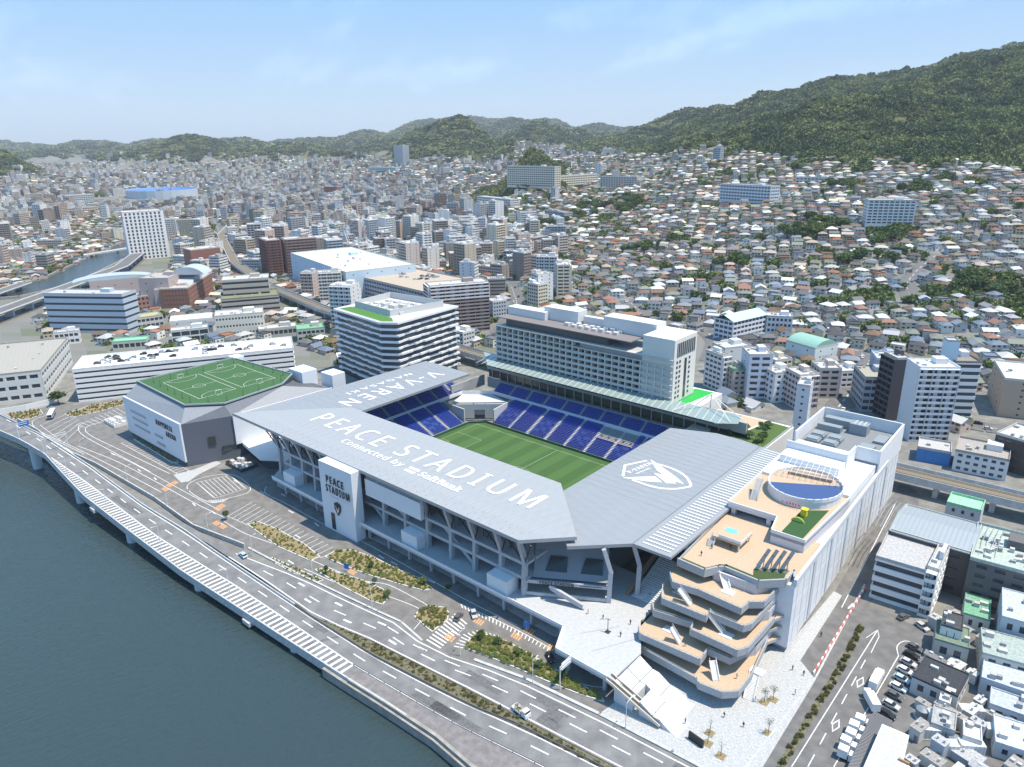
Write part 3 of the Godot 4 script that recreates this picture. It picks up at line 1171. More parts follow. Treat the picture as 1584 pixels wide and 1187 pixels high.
	setting("kerb", b, conc, "pale concrete kerb along the main road", "kerb")
	# markings of the forecourt
	b = B.new()
	var y := 0.035
	stripe(b, smooth([-438.5, -110, -435.8, -101, -424.9, -97.8, -407.8, -98, -380.6, -101, -335.2, -104.8, -294.7, -107.4]), 0.28, y)
	stripe(b, smooth([-378, -103.1, -343.4, -108, -307.6, -110.3, -274.8, -111.9, -254.1, -113.7]), 0.28, y)
	stripe(b, smooth([-444.8, -106.2, -436.9, -97.6, -422.9, -94.8, -399.9, -97.9, -364.4, -101.3]), 0.28, y)
	stripe(b, smooth([-408.3, -123.2, -409.3, -116.4, -403.1, -112, -389.1, -110, -359.4, -111.2, -319.5, -113.2]), 0.28, y)
	stripe(b, smooth([-400.9, -135.4, -403.2, -121.3, -400.1, -114.5, -385.9, -112.5, -347.2, -115.3, -310.6, -118]), 0.28, y)
	stripe(b, smooth([-357, -110.3, -329.2, -112.4, -300.8, -113.5, -279.9, -114.4, -260.2, -115.5]), 0.25, y)
	comb(b, poly([-424.3, -100.6, -388.1, -100]), poly([-433.2, -119.4, -406.2, -115.3]), 5, 0.22, y)
	stripe(b, poly([-424.3, -100.6, -388.1, -100, -406.2, -115.3]), 0.22, y)
	comb(b, poly([-410, -113.5, -419.1, -137.4]), poly([-400.8, -115, -404.8, -137.3]), 9, 0.22, y)
	comb(b, poly([-364.4, -118.3, -303.6, -120.3]), poly([-363.9, -124, -303.9, -125.2]), 22, 0.22, y)
	stripe(b, poly([-364.4, -118.3, -303.6, -120.3]), 0.22, y)
	stripe(b, poly([-363.9, -124, -303.9, -125.2]), 0.22, y)
	stripe(b, smooth([-289.1, -116, -294.5, -120.3, -294.3, -127.9, -289.3, -134.5, -283.2, -136.2, -271, -134.8, -265.7, -130.6, -267.6, -122.3, -267.9, -117.6, -275.1, -115.4], true), 0.28, y)
	comb(b, poly([-292.1, -121.5, -288, -134.8]), poly([-272.9, -119.3, -270.5, -132.1]), 8, 0.2, y)
	stripe(b, poly([-292.1, -121.5, -288, -134.8, -269.8, -132.6, -271.7, -119.6]), 0.2, y, true)
	comb(b, poly([-272.4, -116.8, -267.2, -122.6]), poly([-268.6, -117.1, -266, -119.9]), 8, 0.25, y)
	comb(b, poly([-256.6, -127.7, -198.4, -128.4]), poly([-253.2, -115.1, -198.8, -121.5]), 19, 0.2, y)
	stripe(b, poly([-253.2, -115.1, -198.8, -121.5]), 0.2, y)
	stripe(b, smooth([-265.3, -139.5, -259, -135.4, -245.6, -136, -218.4, -136, -196.4, -137.6, -167.5, -137.5, -141.8, -136.9, -120.6, -137.8]), 0.25, y)
	stripe(b, smooth([-251.2, -112.1, -235.2, -112.7, -214.8, -116.6, -194.1, -119, -176.3, -122.1, -167.5, -126.1, -152.6, -127, -148.6, -126.8]), 0.25, y)
	stripe(b, smooth([-197.6, -113.5, -176.1, -116.6, -164.9, -121.2, -152.1, -123.9, -146.6, -123.3, -144.7, -120, -143.4, -116.2]), 0.25, y)
	comb(b, poly([-136.9, -115.5, -139.3, -129.4]), poly([-130.9, -115.6, -132.8, -128.3]), 10, 0.55, y)
	comb(b, poly([-128.6, -118.7, -130.3, -124.1, -128.2, -128.6, -121.9, -130.4, -114.4, -130.6]), poly([-126, -119.8, -127.4, -123.4, -126, -126.9, -120.6, -128.4, -113.5, -128.4]), 17, 0.4, y)
	comb(b, poly([-141.3, -134.3, -121.7, -136, -106.8, -136.2]), poly([-139.4, -133.2, -121.1, -134.2, -106.5, -134.7]), 24, 0.35, y)
	stripe(b, smooth([-141.3, -134.3, -121.7, -136, -106.8, -136.2]), 0.25, y)
	stripe(b, smooth([-114.4, -130.6, -102.1, -130.3, -91, -130.3, -84.8, -133.6]), 0.25, y)
	comb(b, poly([-152.9, -113.9, -148, -115.5]), poly([-140.3, -111.9, -137.9, -113.8]), 5, 0.8, 0.25)
	for a in [Vector2(-273.2, -111.1), Vector2(-260.7, -113), Vector2(-279.7, -133.3), Vector2(-310.2, -111.5), Vector2(-324.9, -110.6), Vector2(-252.1, -139.5), Vector2(-261.3, -135), Vector2(-218.2, -124.3), Vector2(-220, -134.1), Vector2(-204, -117.7), Vector2(-204.7, -112.8), Vector2(-157.8, -136.7), Vector2(-175.8, -135.8), Vector2(-182.6, -135.5), Vector2(-132.3, -123.1), Vector2(-248.3, -110.6), Vector2(-236.8, -133.4), Vector2(-353.3, -110.3)]:
		b.box(a.x, 0.03, a.y, 3.4, 0.012, 0.45, rng.randf_range(-0.15, 0.15))
	setting("parking_markings", b, paint, "white bay lines, arrows and hatching on the forecourt", "markings")
	b = B.new()
	for a in [Vector2(-296.7, -109.7), Vector2(-298.9, -112.7), Vector2(-299.6, -115.3), Vector2(-262.3, -115.8), Vector2(-263.2, -117.9), Vector2(-251.3, -109.5), Vector2(-246.9, -109.8), Vector2(-132.2, -120.5), Vector2(-130.8, -131.6), Vector2(-117.4, -133.8), Vector2(-116.1, -138.3), Vector2(-105.9, -136.6), Vector2(-182.9, -123.1)]:
		for k in 4:
			b.box(a.x + k * 0.9 - 1.4, 0.03, a.y, 0.55, 0.012, 2.4, 0.2)
	setting("orange_markings", b, mat("orange_paint", 0.62, 0.32, 0.14, 0.8), "orange painted slow signs on the forecourt", "markings")
	# pale pavements
	var pave := grained("pale_paving", 0.42, 0.435, 0.45, 0.85, 0.3, 5, 0, 14)
	b = B.new()
	b.cap(poly([-79.1, -139.1, -81.2, -124.7, -60.9, -125.7, -46.2, -125.9, -42.6, -135.5, -43.3, -172.5, -49.3, -177.4, -50.2, -216.2, -53, -217, -54.5, -180.9, -85.6, -154.8]), 0.05)
	setting("plaza_paving", b, pave, "pale mottled stone paving round the terraced building", "pavement")
	b = B.new()
	b.cap(poly([-307.9, -118.5, -305.8, -127.1, -307.4, -138.4, -302.7, -138.5, -299.2, -125.6, -296, -119.9, -297.4, -117.1]), 0.05)
	setting("pavement", b, pave, "pale pavement at the foot of the dark arena wall", "pavement")
	b = B.new()
	b.cap(poly([-272.4, -150.2, -209.3, -150.8, -160, -148.9, -113, -147.3, -104.6, -142.6, -109, -140.8, -156.6, -142.5, -200.1, -140.5, -261.8, -142.4]), 0.1)
	setting("pavement", b, conc, "concrete footway under the stadium deck", "pavement")
	# road on the right
	var tar2 := grained("asphalt_side", 0.15, 0.149, 0.15, 0.9, 0.3, 30, 0, 22)
	b = B.new()
	b.cap(poly([-44.9, -124.8, -42.6, -135.3, -43.2, -172.6, -49.2, -177.6, -50, -216.4, -52.8, -217.6, -57.2, -313.7, -49.8, -310.6, -39.9, -272.2, -42.2, -217.1, -27.9, -214.7, -12.1, -220.2, 13.9, -234.8, 18, -162.8, -33.1, -119.3]), 0.02)
	setting("side_road", b, tar2, "dark asphalt side street between the white building and the parking lots", "road")
	b = B.new()
	stripe(b, poly([-37.5, -139.9, -36.6, -205.4]), 0.25, y)
	stripe(b, poly([-30, -146.2, -28.8, -197.1]), 0.25, y)
	stripe(b, smooth([-28.8, -197.1, -30.2, -201.3, -29.1, -205.2, -25.9, -206]), 0.25, y)
	stripe(b, poly([-38.1, -199.5, -36.6, -205.4, -35.4, -202.5, -35.1, -193.6]), 0.2, y)
	for k in 6:
		var p := on_line(poly([-34.6, -142.3, -35.5, -193.3]), k / 6.0)
		var q := on_line(poly([-34.6, -142.3, -35.5, -193.3]), k / 6.0 + 0.09)
		stripe(b, PackedVector2Array([p, q]), 0.25, y)
	stripe(b, poly([-48.3, -209.8, -53.9, -292.7]), 0.25, y)
	stripe(b, poly([-46.6, -210.5, -46.2, -214.2]), 0.5, y)
	for a in [Vector2(-33.8, -179.2), Vector2(-33.8, -159.4)]:
		stripe(b, PackedVector2Array([a + Vector2(0, 2.4), a + Vector2(0.8, 0), a + Vector2(0, -2.4), a + Vector2(-0.8, 0)]), 0.3, y, true)
	setting("street_markings", b, paint, "white lane lines and diamonds on the side street", "markings")
	b = B.new()
	b.wall(poly([-46, -123.9, -43.6, -173.5, -46.5, -227.1]), 0, 0.14, 0.5)
	setting("kerb", b, conc, "pale kerb between plaza and side street", "kerb")
	b = B.new()
	b.cap(poly([-40.3, -137.5, -40.6, -178.7, -41.6, -205.2, -40, -204.5, -38.8, -178.5, -38.7, -138.8]), 0.15)
	setting("verge", b, grained("verge", 0.14, 0.135, 0.085), "narrow planted strip along the side street", "verge")
	# red and white barrier along the street works
	var bar := thing("barrier", "row of red and white plastic barriers along the street", "barrier")
	var line := poly([-44.5, -174, -45.7, -224.5])
	for k in 30:
		var p := on_line(line, k / 30.0)
		var q := on_line(line, (k + 0.86) / 30.0)
		b = B.new()
		b.beam(Vector3(p.x, 0.45, p.y), Vector3(q.x, 0.45, q.y), 0.35, 0.9)
		part(bar, "segment", b, mat("barrier_red", 0.6, 0.13, 0.12, 0.5) if k % 2 else mat("barrier_white", 0.75, 0.75, 0.75, 0.5))
	# viaduct of the railway behind the quarter
	var ra := thing("railway_viaduct", "concrete railway viaduct with ballasted tracks and noise wall", "viaduct")
	var pts := TRACK
	var slab := B.new()
	var bal := B.new()
	var rail := B.new()
	var side := B.new()
	for i in pts.size() - 1:
		var a := pts[i]
		var c := pts[i + 1]
		var s := (c - a).orthogonal().normalized()
		slab.beam(Vector3(a.x, 6.0, a.y), Vector3(c.x, 6.0, c.y), 11.0, 1.6)
		bal.beam(Vector3(a.x, 6.95, a.y), Vector3(c.x, 6.95, c.y), 8.5, 0.3)
		for k in [-3.0, -1.9, 1.9, 3.0]:
			rail.beam(Vector3(a.x + s.x * k, 7.2, a.y + s.y * k), Vector3(c.x + s.x * k, 7.2, c.y + s.y * k), 0.16, 0.18)
		for k in [-5.4, 5.4]:
			side.beam(Vector3(a.x + s.x * k, 7.4, a.y + s.y * k), Vector3(c.x + s.x * k, 7.4, c.y + s.y * k), 0.25, 1.8)
		var n := int(a.distance_to(c) / 18.0)
		for k in n:
			var p := a.lerp(c, (k + 0.5) / n)
			var pier := B.new()
			pier.box(p.x, 0, p.y, 1.8, 5.3, 6.0, -(c - a).angle())
			part(ra, "pier", pier, conc)
	part(ra, "slab", slab, conc)
	part(ra, "ballast", bal, grained("ballast", 0.2, 0.17, 0.13, 0.95, 0.5, 2, 0, 40))
	part(ra, "rail", rail, mat("steel", 0.3, 0.25, 0.2, 0.5, 0.6))
	part(ra, "side_wall", side, conc)


func lettering(parent: Node, called: String, words: String, at: Vector3, dir: Vector3, up: Vector3, width: float, height: float, m: Material, serif := false, weight := 600, spread := 6) -> void:
	# raised letters whose baseline starts at a point, fitted to a width and a cap height
	var f := SystemFont.new()
	f.font_names = PackedStringArray(["Droid Serif" if serif else "Droid Sans"])
	f.font_weight = weight
	var g := FontVariation.new()
	g.base_font = f
	g.spacing_glyph = spread
	var t := TextMesh.new()
	t.text = words
	t.font = g
	t.font_size = 48
	t.pixel_size = 0.02
	t.depth = 0.1
	t.horizontal_alignment = HORIZONTAL_ALIGNMENT_LEFT
	t.vertical_alignment = VERTICAL_ALIGNMENT_BOTTOM
	var bb := t.get_aabb()
	var o := mesh_part(parent, called, t, m)
	var sx := width / maxf(bb.size.x, 0.01)
	var sy := height / maxf(bb.size.y, 0.01)
	var nrm := dir.cross(up).normalized()
	o.transform = Transform3D(Basis(dir * sx, up * sy, nrm), at - dir * bb.position.x * sx - up * bb.position.y * sy - nrm * bb.position.z)

# ---- the stadium

const GRASS_X0 := -244.0
const GRASS_X1 := -132.0
const GRASS_Z0 := -249.5
const GRASS_Z1 := -173.5


func roof_plate(parent: Node, called: String, p: PackedVector2Array, y: float, th: float, m: Material) -> MeshInstance3D:
	var b := B.new()
	b.prism(p, y - th, y, true)
	return part(parent, called, b, m)


func tier(o: Node3D, a: Vector2, c: Vector2, out: Vector2, y0: float, rows: int, run: float, rise: float, aisle: float, step: B, walk: B, seats: Array, tints: Array, gap := Vector2(-1, -1)) -> void:
	# terracing between a and c, climbing outwards, with seats and stair aisles
	var d := (c - a).normalized()
	var len_ := a.distance_to(c)
	var ang := -d.angle()
	var face := -atan2(-out.x, -out.y)
	for r in rows:
		var m := (a + c) / 2 + out * (r + 0.5) * run
		step.box(m.x, 0, m.y, len_, y0 + r * rise, run, ang)
		var k := aisle
		while k < len_ - 1:
			var p := a + d * k + out * (r + 0.3) * run
			walk.box(p.x, y0 + r * rise, p.y, 1.2, 0.12, run * 0.8, ang)
			k += aisle
		var x := 0.4
		while x < len_ - 0.3:
			var near := fposmod(x, aisle)
			if (near > 0.85 and near < aisle - 0.85 or x < aisle * 0.5) and not (x > gap.x and x < gap.y and r > rows * 0.5):
				var p := a + d * x + out * (r + 0.6) * run
				seats.append(Transform3D(Basis(Vector3.UP, ang if out.y < 0 or out.x < 0 else ang + PI), Vector3(p.x, y0 + r * rise, p.y)))
				var word := sin(x * 0.9) * sin(r * 1.3 + x * 0.25) > 0.1 and r > 2 and r < rows * 0.6 and rows > 10 and fposmod(x, aisle * 2.0) < aisle
				tints.append(Color(0.09, 0.2, 0.66) if word else Color(0.026, 0.08, 0.48))
			x += 0.52


func build_stadium() -> void:
	var o := thing("stadium", "football stadium with pale blue metal roof, white lettering and blue seats", "stadium")
	var metal := grained("roof_metal", 0.375, 0.39, 0.405, 0.45, 0.12, 22, 0, 17)
	metal.metallic = 0.15
	metal.uv1_scale = Vector3(0.25, 0.05, 0.02)
	var metal2 := grained("roof_metal_dark", 0.31, 0.33, 0.355, 0.45, 0.12, 22, 0, 18)
	metal2.metallic = 0.15
	metal2.uv1_scale = Vector3(0.02, 0.05, 0.25)
	var white := mat("letter_white", 0.85, 0.86, 0.87, 0.6)
	var conc := grained("stadium_concrete", 0.42, 0.44, 0.47, 0.85, 0.2, 10, 0, 19)
	var pale := mat("panel_white", 0.68, 0.71, 0.75, 0.6)
	var dark := mat("black_steel", 0.02, 0.022, 0.025, 0.5, 0.3)
	# pitch
	var b := B.new()
	b.cap(PackedVector2Array([Vector2(GRASS_X0, GRASS_Z0 + 6), Vector2(GRASS_X0 + 6, GRASS_Z0), Vector2(GRASS_X1, GRASS_Z0), Vector2(GRASS_X1, GRASS_Z1), Vector2(GRASS_X0, GRASS_Z1)]), 2.0)
	var turf := part(o, "pitch", b, grained("turf", 0.045, 0.11, 0.028, 0.95, 0.3, 4, 0, 24))
	b = B.new()
	for k in 10:
		b.box(-238.0 + k * 11.0, 1.98, -211.4, 5.5, 0.03, 71)
	part(turf, "mown_stripe", b, grained("turf_light", 0.062, 0.14, 0.036, 0.95, 0.3, 4, 0, 25))
	b = B.new()
	var y := 2.02
	stripe(b, PackedVector2Array([Vector2(-240.5, -245.4), Vector2(-135.5, -245.4), Vector2(-135.5, -177.4), Vector2(-240.5, -177.4)]), 0.22, y, true)
	stripe(b, PackedVector2Array([Vector2(-188, -245.4), Vector2(-188, -177.4)]), 0.22, y)
	for s in [-1.0, 1.0]:
		for q in [[16.5, 20.16], [5.5, 9.16]]:
			stripe(b, PackedVector2Array([Vector2(-188 + s * 52.5, -211.4 - q[1]), Vector2(-188 + s * (52.5 - q[0]), -211.4 - q[1]), Vector2(-188 + s * (52.5 - q[0]), -211.4 + q[1]), Vector2(-188 + s * 52.5, -211.4 + q[1])]), 0.2, y)
	var ring := PackedVector2Array()
	for k in 40:
		ring.append(Vector2(-188, -211.4) + Vector2.from_angle(TAU * k / 40) * 9.15)
	stripe(b, ring, 0.2, y, true)
	part(turf, "pitch_marking", b, mat("pitch_line", 0.3, 0.38, 0.26, 0.9))
	b = B.new()
	b.wall(PackedVector2Array([Vector2(GRASS_X1, GRASS_Z0 - 0.4), Vector2(GRASS_X0 + 6, GRASS_Z0 - 0.4), Vector2(GRASS_X0 - 0.4, GRASS_Z0 + 6), Vector2(GRASS_X0 - 0.4, GRASS_Z1)]), 1.5, 3.0, 0.25)
	part(o, "perimeter_board", b, mat("board", 0.03, 0.11, 0.08, 0.5))
	# stands
	var step := B.new()
	var walk := B.new()
	var seats := []
	var tints := []
	tier(o, Vector2(-234, -250.3), Vector2(-128, -250.3), Vector2(0, -1), 2.9, 20, 0.88, 0.37, 11.5, step, walk, seats, tints, Vector2(58, 77))
	tier(o, Vector2(-245, -175), Vector2(-245, -241), Vector2(-1, 0), 2.9, 20, 0.88, 0.37, 11.0, step, walk, seats, tints)
	tier(o, Vector2(-131, -241), Vector2(-131, -175), Vector2(1, 0), 2.9, 20, 0.88, 0.37, 11.0, step, walk, seats, tints)
	tier(o, Vector2(-132, -172.5), Vector2(-244, -172.5), Vector2(0, 1), 2.9, 14, 0.88, 0.37, 11.5, step, walk, seats, tints)
	tier(o, Vector2(-250, -268.6), Vector2(-122, -268.6), Vector2(0, -1), 11.3, 7, 0.85, 0.5, 11.5, step, walk, seats, tints)
	tier(o, Vector2(-263.4, -175), Vector2(-263.4, -258), Vector2(-1, 0), 11.3, 9, 0.85, 0.5, 11.0, step, walk, seats, tints)
	part(o, "terracing", step, mat("terracing", 0.26, 0.275, 0.3, 0.9))
	part(o, "aisle", walk, mat("aisle", 0.5, 0.51, 0.53, 0.8))
	var seat := B.new()
	seat.box(0, 0.3, 0, 0.49, 0.12, 0.5)
	seat.box(0, 0.34, 0.22, 0.49, 0.5, 0.1)
	var mm := MultiMesh.new()
	mm.transform_format = MultiMesh.TRANSFORM_3D
	mm.use_colors = true
	mm.mesh = seat.mesh()
	mm.instance_count = seats.size()
	for i in seats.size():
		mm.set_instance_transform(i, seats[i])
		mm.set_instance_color(i, tints[i])
	var mi := MultiMeshInstance3D.new()
	mi.multimesh = mm
	var sm := StandardMaterial3D.new()
	sm.vertex_color_use_as_albedo = true
	sm.roughness = 0.45
	mi.material_override = sm
	mi.name = "seats"
	mi.set_meta("kind", "stuff")
	o.add_child(mi)
	# walls between the tiers, corner with the tunnel
	b = B.new()
	b.box(-186, 9.8, -268.3, 128, 1.9, 0.35)
	b.box(-263.1, 9.8, -216, 0.35, 1.9, 84)
	b.wall(PackedVector2Array([Vector2(-250, -268.3), Vector2(-263.1, -258)]), 9.8, 11.7, 0.35)
	part(o, "tier_front", b, mat("tier_white", 0.72, 0.74, 0.77, 0.6))
	b = B.new()
	b.wall(PackedVector2Array([Vector2(-233.5, -251), Vector2(-236, -268)]), 1.5, 10, 0.6)
	b.wall(PackedVector2Array([Vector2(-246, -242), Vector2(-263, -243)]), 1.5, 10, 0.6)
	b.wall(PackedVector2Array([Vector2(-236, -262), Vector2(-243.6, -255.5)]), 1.5, 9.5, 0.8)
	b.wall(PackedVector2Array([Vector2(-248.4, -251.5), Vector2(-256, -245)]), 1.5, 9.5, 0.8)
	b.wall(PackedVector2Array([Vector2(-243.6, -255.5), Vector2(-248.4, -251.5)]), 6.2, 9.5, 0.8)
	b.prism(PackedVector2Array([Vector2(-236, -264), Vector2(-250, -268), Vector2(-263, -258), Vector2(-258, -245)]), 9.2, 9.8, true)
	part(o, "corner_wall", b, mat("corner", 0.5, 0.52, 0.54, 0.8))
	b = B.new()
	b.box(-248.6, 1.9, -256.4, 7, 4.5, 0.3, 0.7)
	part(o, "tunnel_door", b, mat("corner", 0.5, 0.52, 0.54, 0.8))
	b = B.new()
	b.prism(PackedVector2Array([Vector2(-176, -259.6), Vector2(-157, -259.6), Vector2(-157, -267.4), Vector2(-176, -267.4)]), 6.2, 7.0, true)
	part(o, "terrace_seating", b, grained("tan_deck", 0.5, 0.38, 0.27, 0.85, 0.2, 4, 0, 46), "brown timber terrace let into the blue seats")
	for k in 9:
		b = B.new()
		b.box(-174.5 + k * 2.0, 7.0, -262 - (k % 2) * 3, 1.0, 0.75, 1.0)
		part(o, "terrace_table", b, mat("table_dark", 0.06, 0.05, 0.045, 0.7))
	# far side: lounge level below the glass canopy
	b = B.new()
	b.box(-186, 10, -276.5, 150, 5.4, 1.0)
	b.box(-186, 14.6, -274.6, 136, 0.9, 0.5)
	b.box(-264.5, 10, -264, 0.8, 6, 26)
	part(o, "concourse_wall", b, mat("concourse", 0.33, 0.36, 0.38, 0.7))
	b = B.new()
	b.box(-186, 15.5, -277.6, 150, 9.0, 0.4)
	part(o, "lounge_glass", b, mat("lounge_glass", 0.03, 0.04, 0.045, 0.15))
	b = B.new()
	for k in 26:
		b.box(-258 + k * 5.6, 15.4, -277.2, 0.5, 5.4, 0.5)
	b.box(-186, 20.5, -276.6, 150, 5.0, 1.4)
	part(o, "lounge_mullion", b, mat("concourse", 0.33, 0.36, 0.38))
	# glass canopy with white ribs
	var glass := mat("canopy_glass", 0.25, 0.32, 0.315, 0.2)
	b = B.new()
	b.prism(PackedVector2Array([Vector2(-272, -285), Vector2(-252, -267), Vector2(-121, -266.5), Vector2(-113, -272), Vector2(-116, -282), Vector2(-148, -281)]), 25.9, 26.1, true)
	part(o, "canopy", b, glass)
	for k in 40:
		b = B.new()
		var x := -258 + k * 3.6
		b.beam(Vector3(x - 2.0, 26.25, -266.8), Vector3(x - 5.5, 26.25, -281.5), 0.16, 0.22)
		part(o, "canopy_rib", b, mat("rib", 0.62, 0.68, 0.68, 0.5))
	b = B.new()
	b.beam(Vector3(-252, 26.0, -267), Vector3(-121, 26.0, -266.5), 0.3, 0.5)
	part(o, "canopy_edge", b, dark)
	# the three great roof plates
	var lf := roof_plate(o, "side_roof", poly([-287.0, -150, -284.3, -251.6, -276, -251.8, -249.6, -250.5, -249.3, -172, -262, -150]), 26.2, 1.1, metal2)
	var rf := roof_plate(o, "side_roof", poly([-96.3, -163, -110.5, -149.2, -120, -158, -132.8, -171.5, -132.7, -250, -115.2, -256.7, -103.6, -256.5, -96.3, -254.9]), 26.2, 1.1, metal2)
	b = B.new()
	for k in 2:
		var dy := -0.9 * k
		b.quad(Vector3(-96.3, 26.15 + dy, -163), Vector3(-96.3, 26.15 + dy, -255), Vector3(-84.6, 24.9 + dy, -257), Vector3(-85.0, 24.9 + dy, -165.3))
	b.quad(Vector3(-96.3, 26.15, -163), Vector3(-85.0, 24.9, -165.3), Vector3(-85.0, 24.0, -165.3), Vector3(-96.3, 25.2, -163))
	b.quad(Vector3(-85.0, 24.9, -165.3), Vector3(-84.6, 24.9, -257), Vector3(-84.6, 24.0, -257), Vector3(-85.0, 24.0, -165.3))
	part(rf, "lean_to", b, metal2)
	for k in 46:
		b = B.new()
		b.beam(Vector3(-94.6, 26.12, -165.6 - k * 1.95), Vector3(-86.2, 25.2, -167.2 - k * 1.95), 0.42, 0.14)
		part(rf, "skylight_strip", b, mat("strip_white", 0.8, 0.83, 0.86, 0.4))
	b = B.new()
	b.beam(Vector3(-96.4, 26.3, -163.2), Vector3(-96.4, 26.3, -255), 0.25, 0.2)
	part(rf, "gutter", b, mat("gutter", 0.2, 0.24, 0.28, 0.6))
	var mf := roof_plate(o, "main_roof", poly([-287.0, -139.7, -276.2, -152.4, -251.5, -177.2, -134.2, -177.2, -109.2, -152.3, -121.3, -139.7]), 28.5, 1.2, metal)
	# snow guards and bolts scattered over the plates
	b = B.new()
	for k in 90:
		b.box(-264 + k * 1.6, 28.5, -141.4 - (k % 3) * 2.0, 0.2, 0.12, 0.2)
	part(mf, "roof_anchor", b, mat("gutter", 0.2, 0.24, 0.28), "", true)
	for k in 30:
		b = B.new()
		b.box(-250.0 + k * 3.95, 28.5, -158.45, 0.06, 0.04, 36.6)
		part(mf, "seam", b, metal)
	for k in 18:
		b = B.new()
		b.box(-266.9, 26.2, -174 - k * 4.2, 33.6, 0.04, 0.06)
		part(lf, "seam", b, metal2)
		b = B.new()
		b.box(-114.6, 26.2, -187 - k * 3.5, 35.4, 0.04, 0.06)
		part(rf, "seam", b, metal2)
	var e := Vector3(1, 0, 0)
	var n := Vector3(0, 0, -1)
	lettering(mf, "lettering", "PEACE STADIUM", Vector3(-252.8, 28.6, -156.3), e, n, 121.7, 10.2, white, false, 400, 9)
	lettering(mf, "lettering", "Connected by", Vector3(-223.2, 28.6, -149.3), e, n, 36.0, 4.6, white, false, 400, 3)
	lettering(mf, "lettering", "SoftBank", Vector3(-177.2, 28.6, -149.6), e, n, 20.6, 3.6, white, true, 600, 0)
	b = B.new()
	b.box(-181.6, 28.5, -150.2, 5.0, 0.1, 1.3)
	b.box(-181.6, 28.5, -152.5, 5.0, 0.1, 1.3)
	part(mf, "lettering", b, white)
	lettering(lf, "lettering", "V-VAREN", Vector3(-267.0, 26.3, -241.0), Vector3(0, 0, 1), e, 60.0, 9.0, white, false, 400, 7)
	lettering(lf, "lettering", "NAGASAKI", Vector3(-274.4, 26.3, -231.0), Vector3(0, 0, 1), e, 40.5, 3.0, white, false, 400, 7)
	# crest on the right plate: a pointed shield round a winged stroke
	b = B.new()
	var out := smooth([-119.1, -215.8, -114.6, -215.9, -109.7, -215, -105.3, -212.6, -101.8, -208.9, -100.9, -207.1])
	stripe(b, out, 0.9, 26.27)
	out = smooth([-100.9, -207.1, -103.5, -202.8, -107.5, -199.8, -112, -198.6, -115.8, -198.7, -119, -198.7])
	stripe(b, out, 0.9, 26.27)
	stripe(b, poly([-123.2, -199.2, -127.5, -207.3, -123.4, -216]), 0.9, 26.27)
	b.cap(poly([-123, -217.7, -118.6, -215.8, -108.5, -210.6, -103.5, -207.4, -107.4, -207.2, -105.8, -206, -108.5, -204.1, -116.1, -208.4, -112.1, -209, -116.3, -211]), 26.27)
	b.cap(poly([-122.8, -198, -114.3, -206.2, -110, -203.8, -114.6, -201]), 26.27)
	part(rf, "crest", b, white)
	lettering(rf, "lettering", "V-VAREN", Vector3(-122.4, 26.3, -202.3), Vector3(0.19, 0, -0.98).normalized(), Vector3(-0.98, 0, -0.19).normalized(), 12.5, 2.0, white)
	lettering(rf, "lettering", "NAGASAKI", Vector3(-120, 26.3, -203.6), Vector3(0.19, 0, -0.98).normalized(), Vector3(-0.98, 0, -0.19).normalized(), 7.5, 0.9, white)
	# deck at first-floor level, running round the front to the plaza
	b = B.new()
	b.prism(poly([-258, -138.6, -218, -138.2, -104, -138.8, -99.8, -130, -81.5, -129.8, -81.2, -144.2, -88.5, -156, -87.5, -300, -92, -300, -92, -176, -258, -176, -268, -152]), 5.7, 6.5, true)
	var dk := part(o, "deck", b, grained("deck_paving", 0.44, 0.46, 0.485, 0.75, 0.12, 9, 0, 27))
	b = B.new()
	b.wall(poly([-258, -138.7, -218, -138.3, -104, -138.9, -99.9, -130.1, -81.5, -129.9]), 6.5, 7.5, 0.2)
	part(dk, "parapet", b, pale)
	for k in 14:
		b = B.new()
		b.box(-252 + k * 11.2, 0, -141.2, 0.9, 5.8, 0.9)
		part(dk, "pillar", b, conc)
	for k in 3:
		b = B.new()
		b.box(-97 + k * 6, 0, -132.5 - (k % 2) * 3, 0.9, 5.8, 0.9)
		part(dk, "pillar", b, conc)
	b = B.new()
	b.box(-180, 0, -150, 160, 5.6, 0.4)
	part(o, "undercroft_wall", b, conc)
	# a few thin joints in the deck paving
	b = B.new()
	stripe(b, PackedVector2Array([Vector2(-114, -146), Vector2(-89, -171)]), 0.25, 6.52)
	stripe(b, PackedVector2Array([Vector2(-99, -140), Vector2(-92, -150)]), 0.3, 6.52)
	stripe(b, PackedVector2Array([Vector2(-92, -136), Vector2(-84, -151)]), 0.3, 6.52)
	part(dk, "joint", b, mat("joint", 0.3, 0.32, 0.35, 0.8))
	# front elevation: back wall of the stand, ring beams, columns and struts
	b = B.new()
	b.box(-190, 6.5, -157.5, 128, 20, 0.5)
	b.box(-263, 6.5, -166, 20, 19, 0.5, -0.9)
	b.box(-119, 6.5, -166, 20, 19, 0.5, 0.9)
	part(o, "stand_wall", b, mat("stand_wall", 0.27, 0.295, 0.325, 0.85))
	b = B.new()
	for h in [12.0, 17.2]:
		b.box(-189, h, -150.6, 134, 0.8, 13.6)
		b.box(-189, h, -143.9, 134, 1.1, 0.4)
	part(o, "gallery", b, conc)
	b = B.new()
	for k in 24:
		b.box(-250 + k * 5.4, 8.0, -157.2, 2.6, 2.6, 0.3)
		b.box(-250 + k * 5.4, 13.6, -157.2, 2.2, 2.2, 0.3)
	part(o, "concourse_window", b, mat("lounge_glass", 0.03, 0.04, 0.045))
	var xs := [-259.0, -250.5, -242, -233.5, -225, -190, -178, -166.5, -155, -144, -132.5, -123]
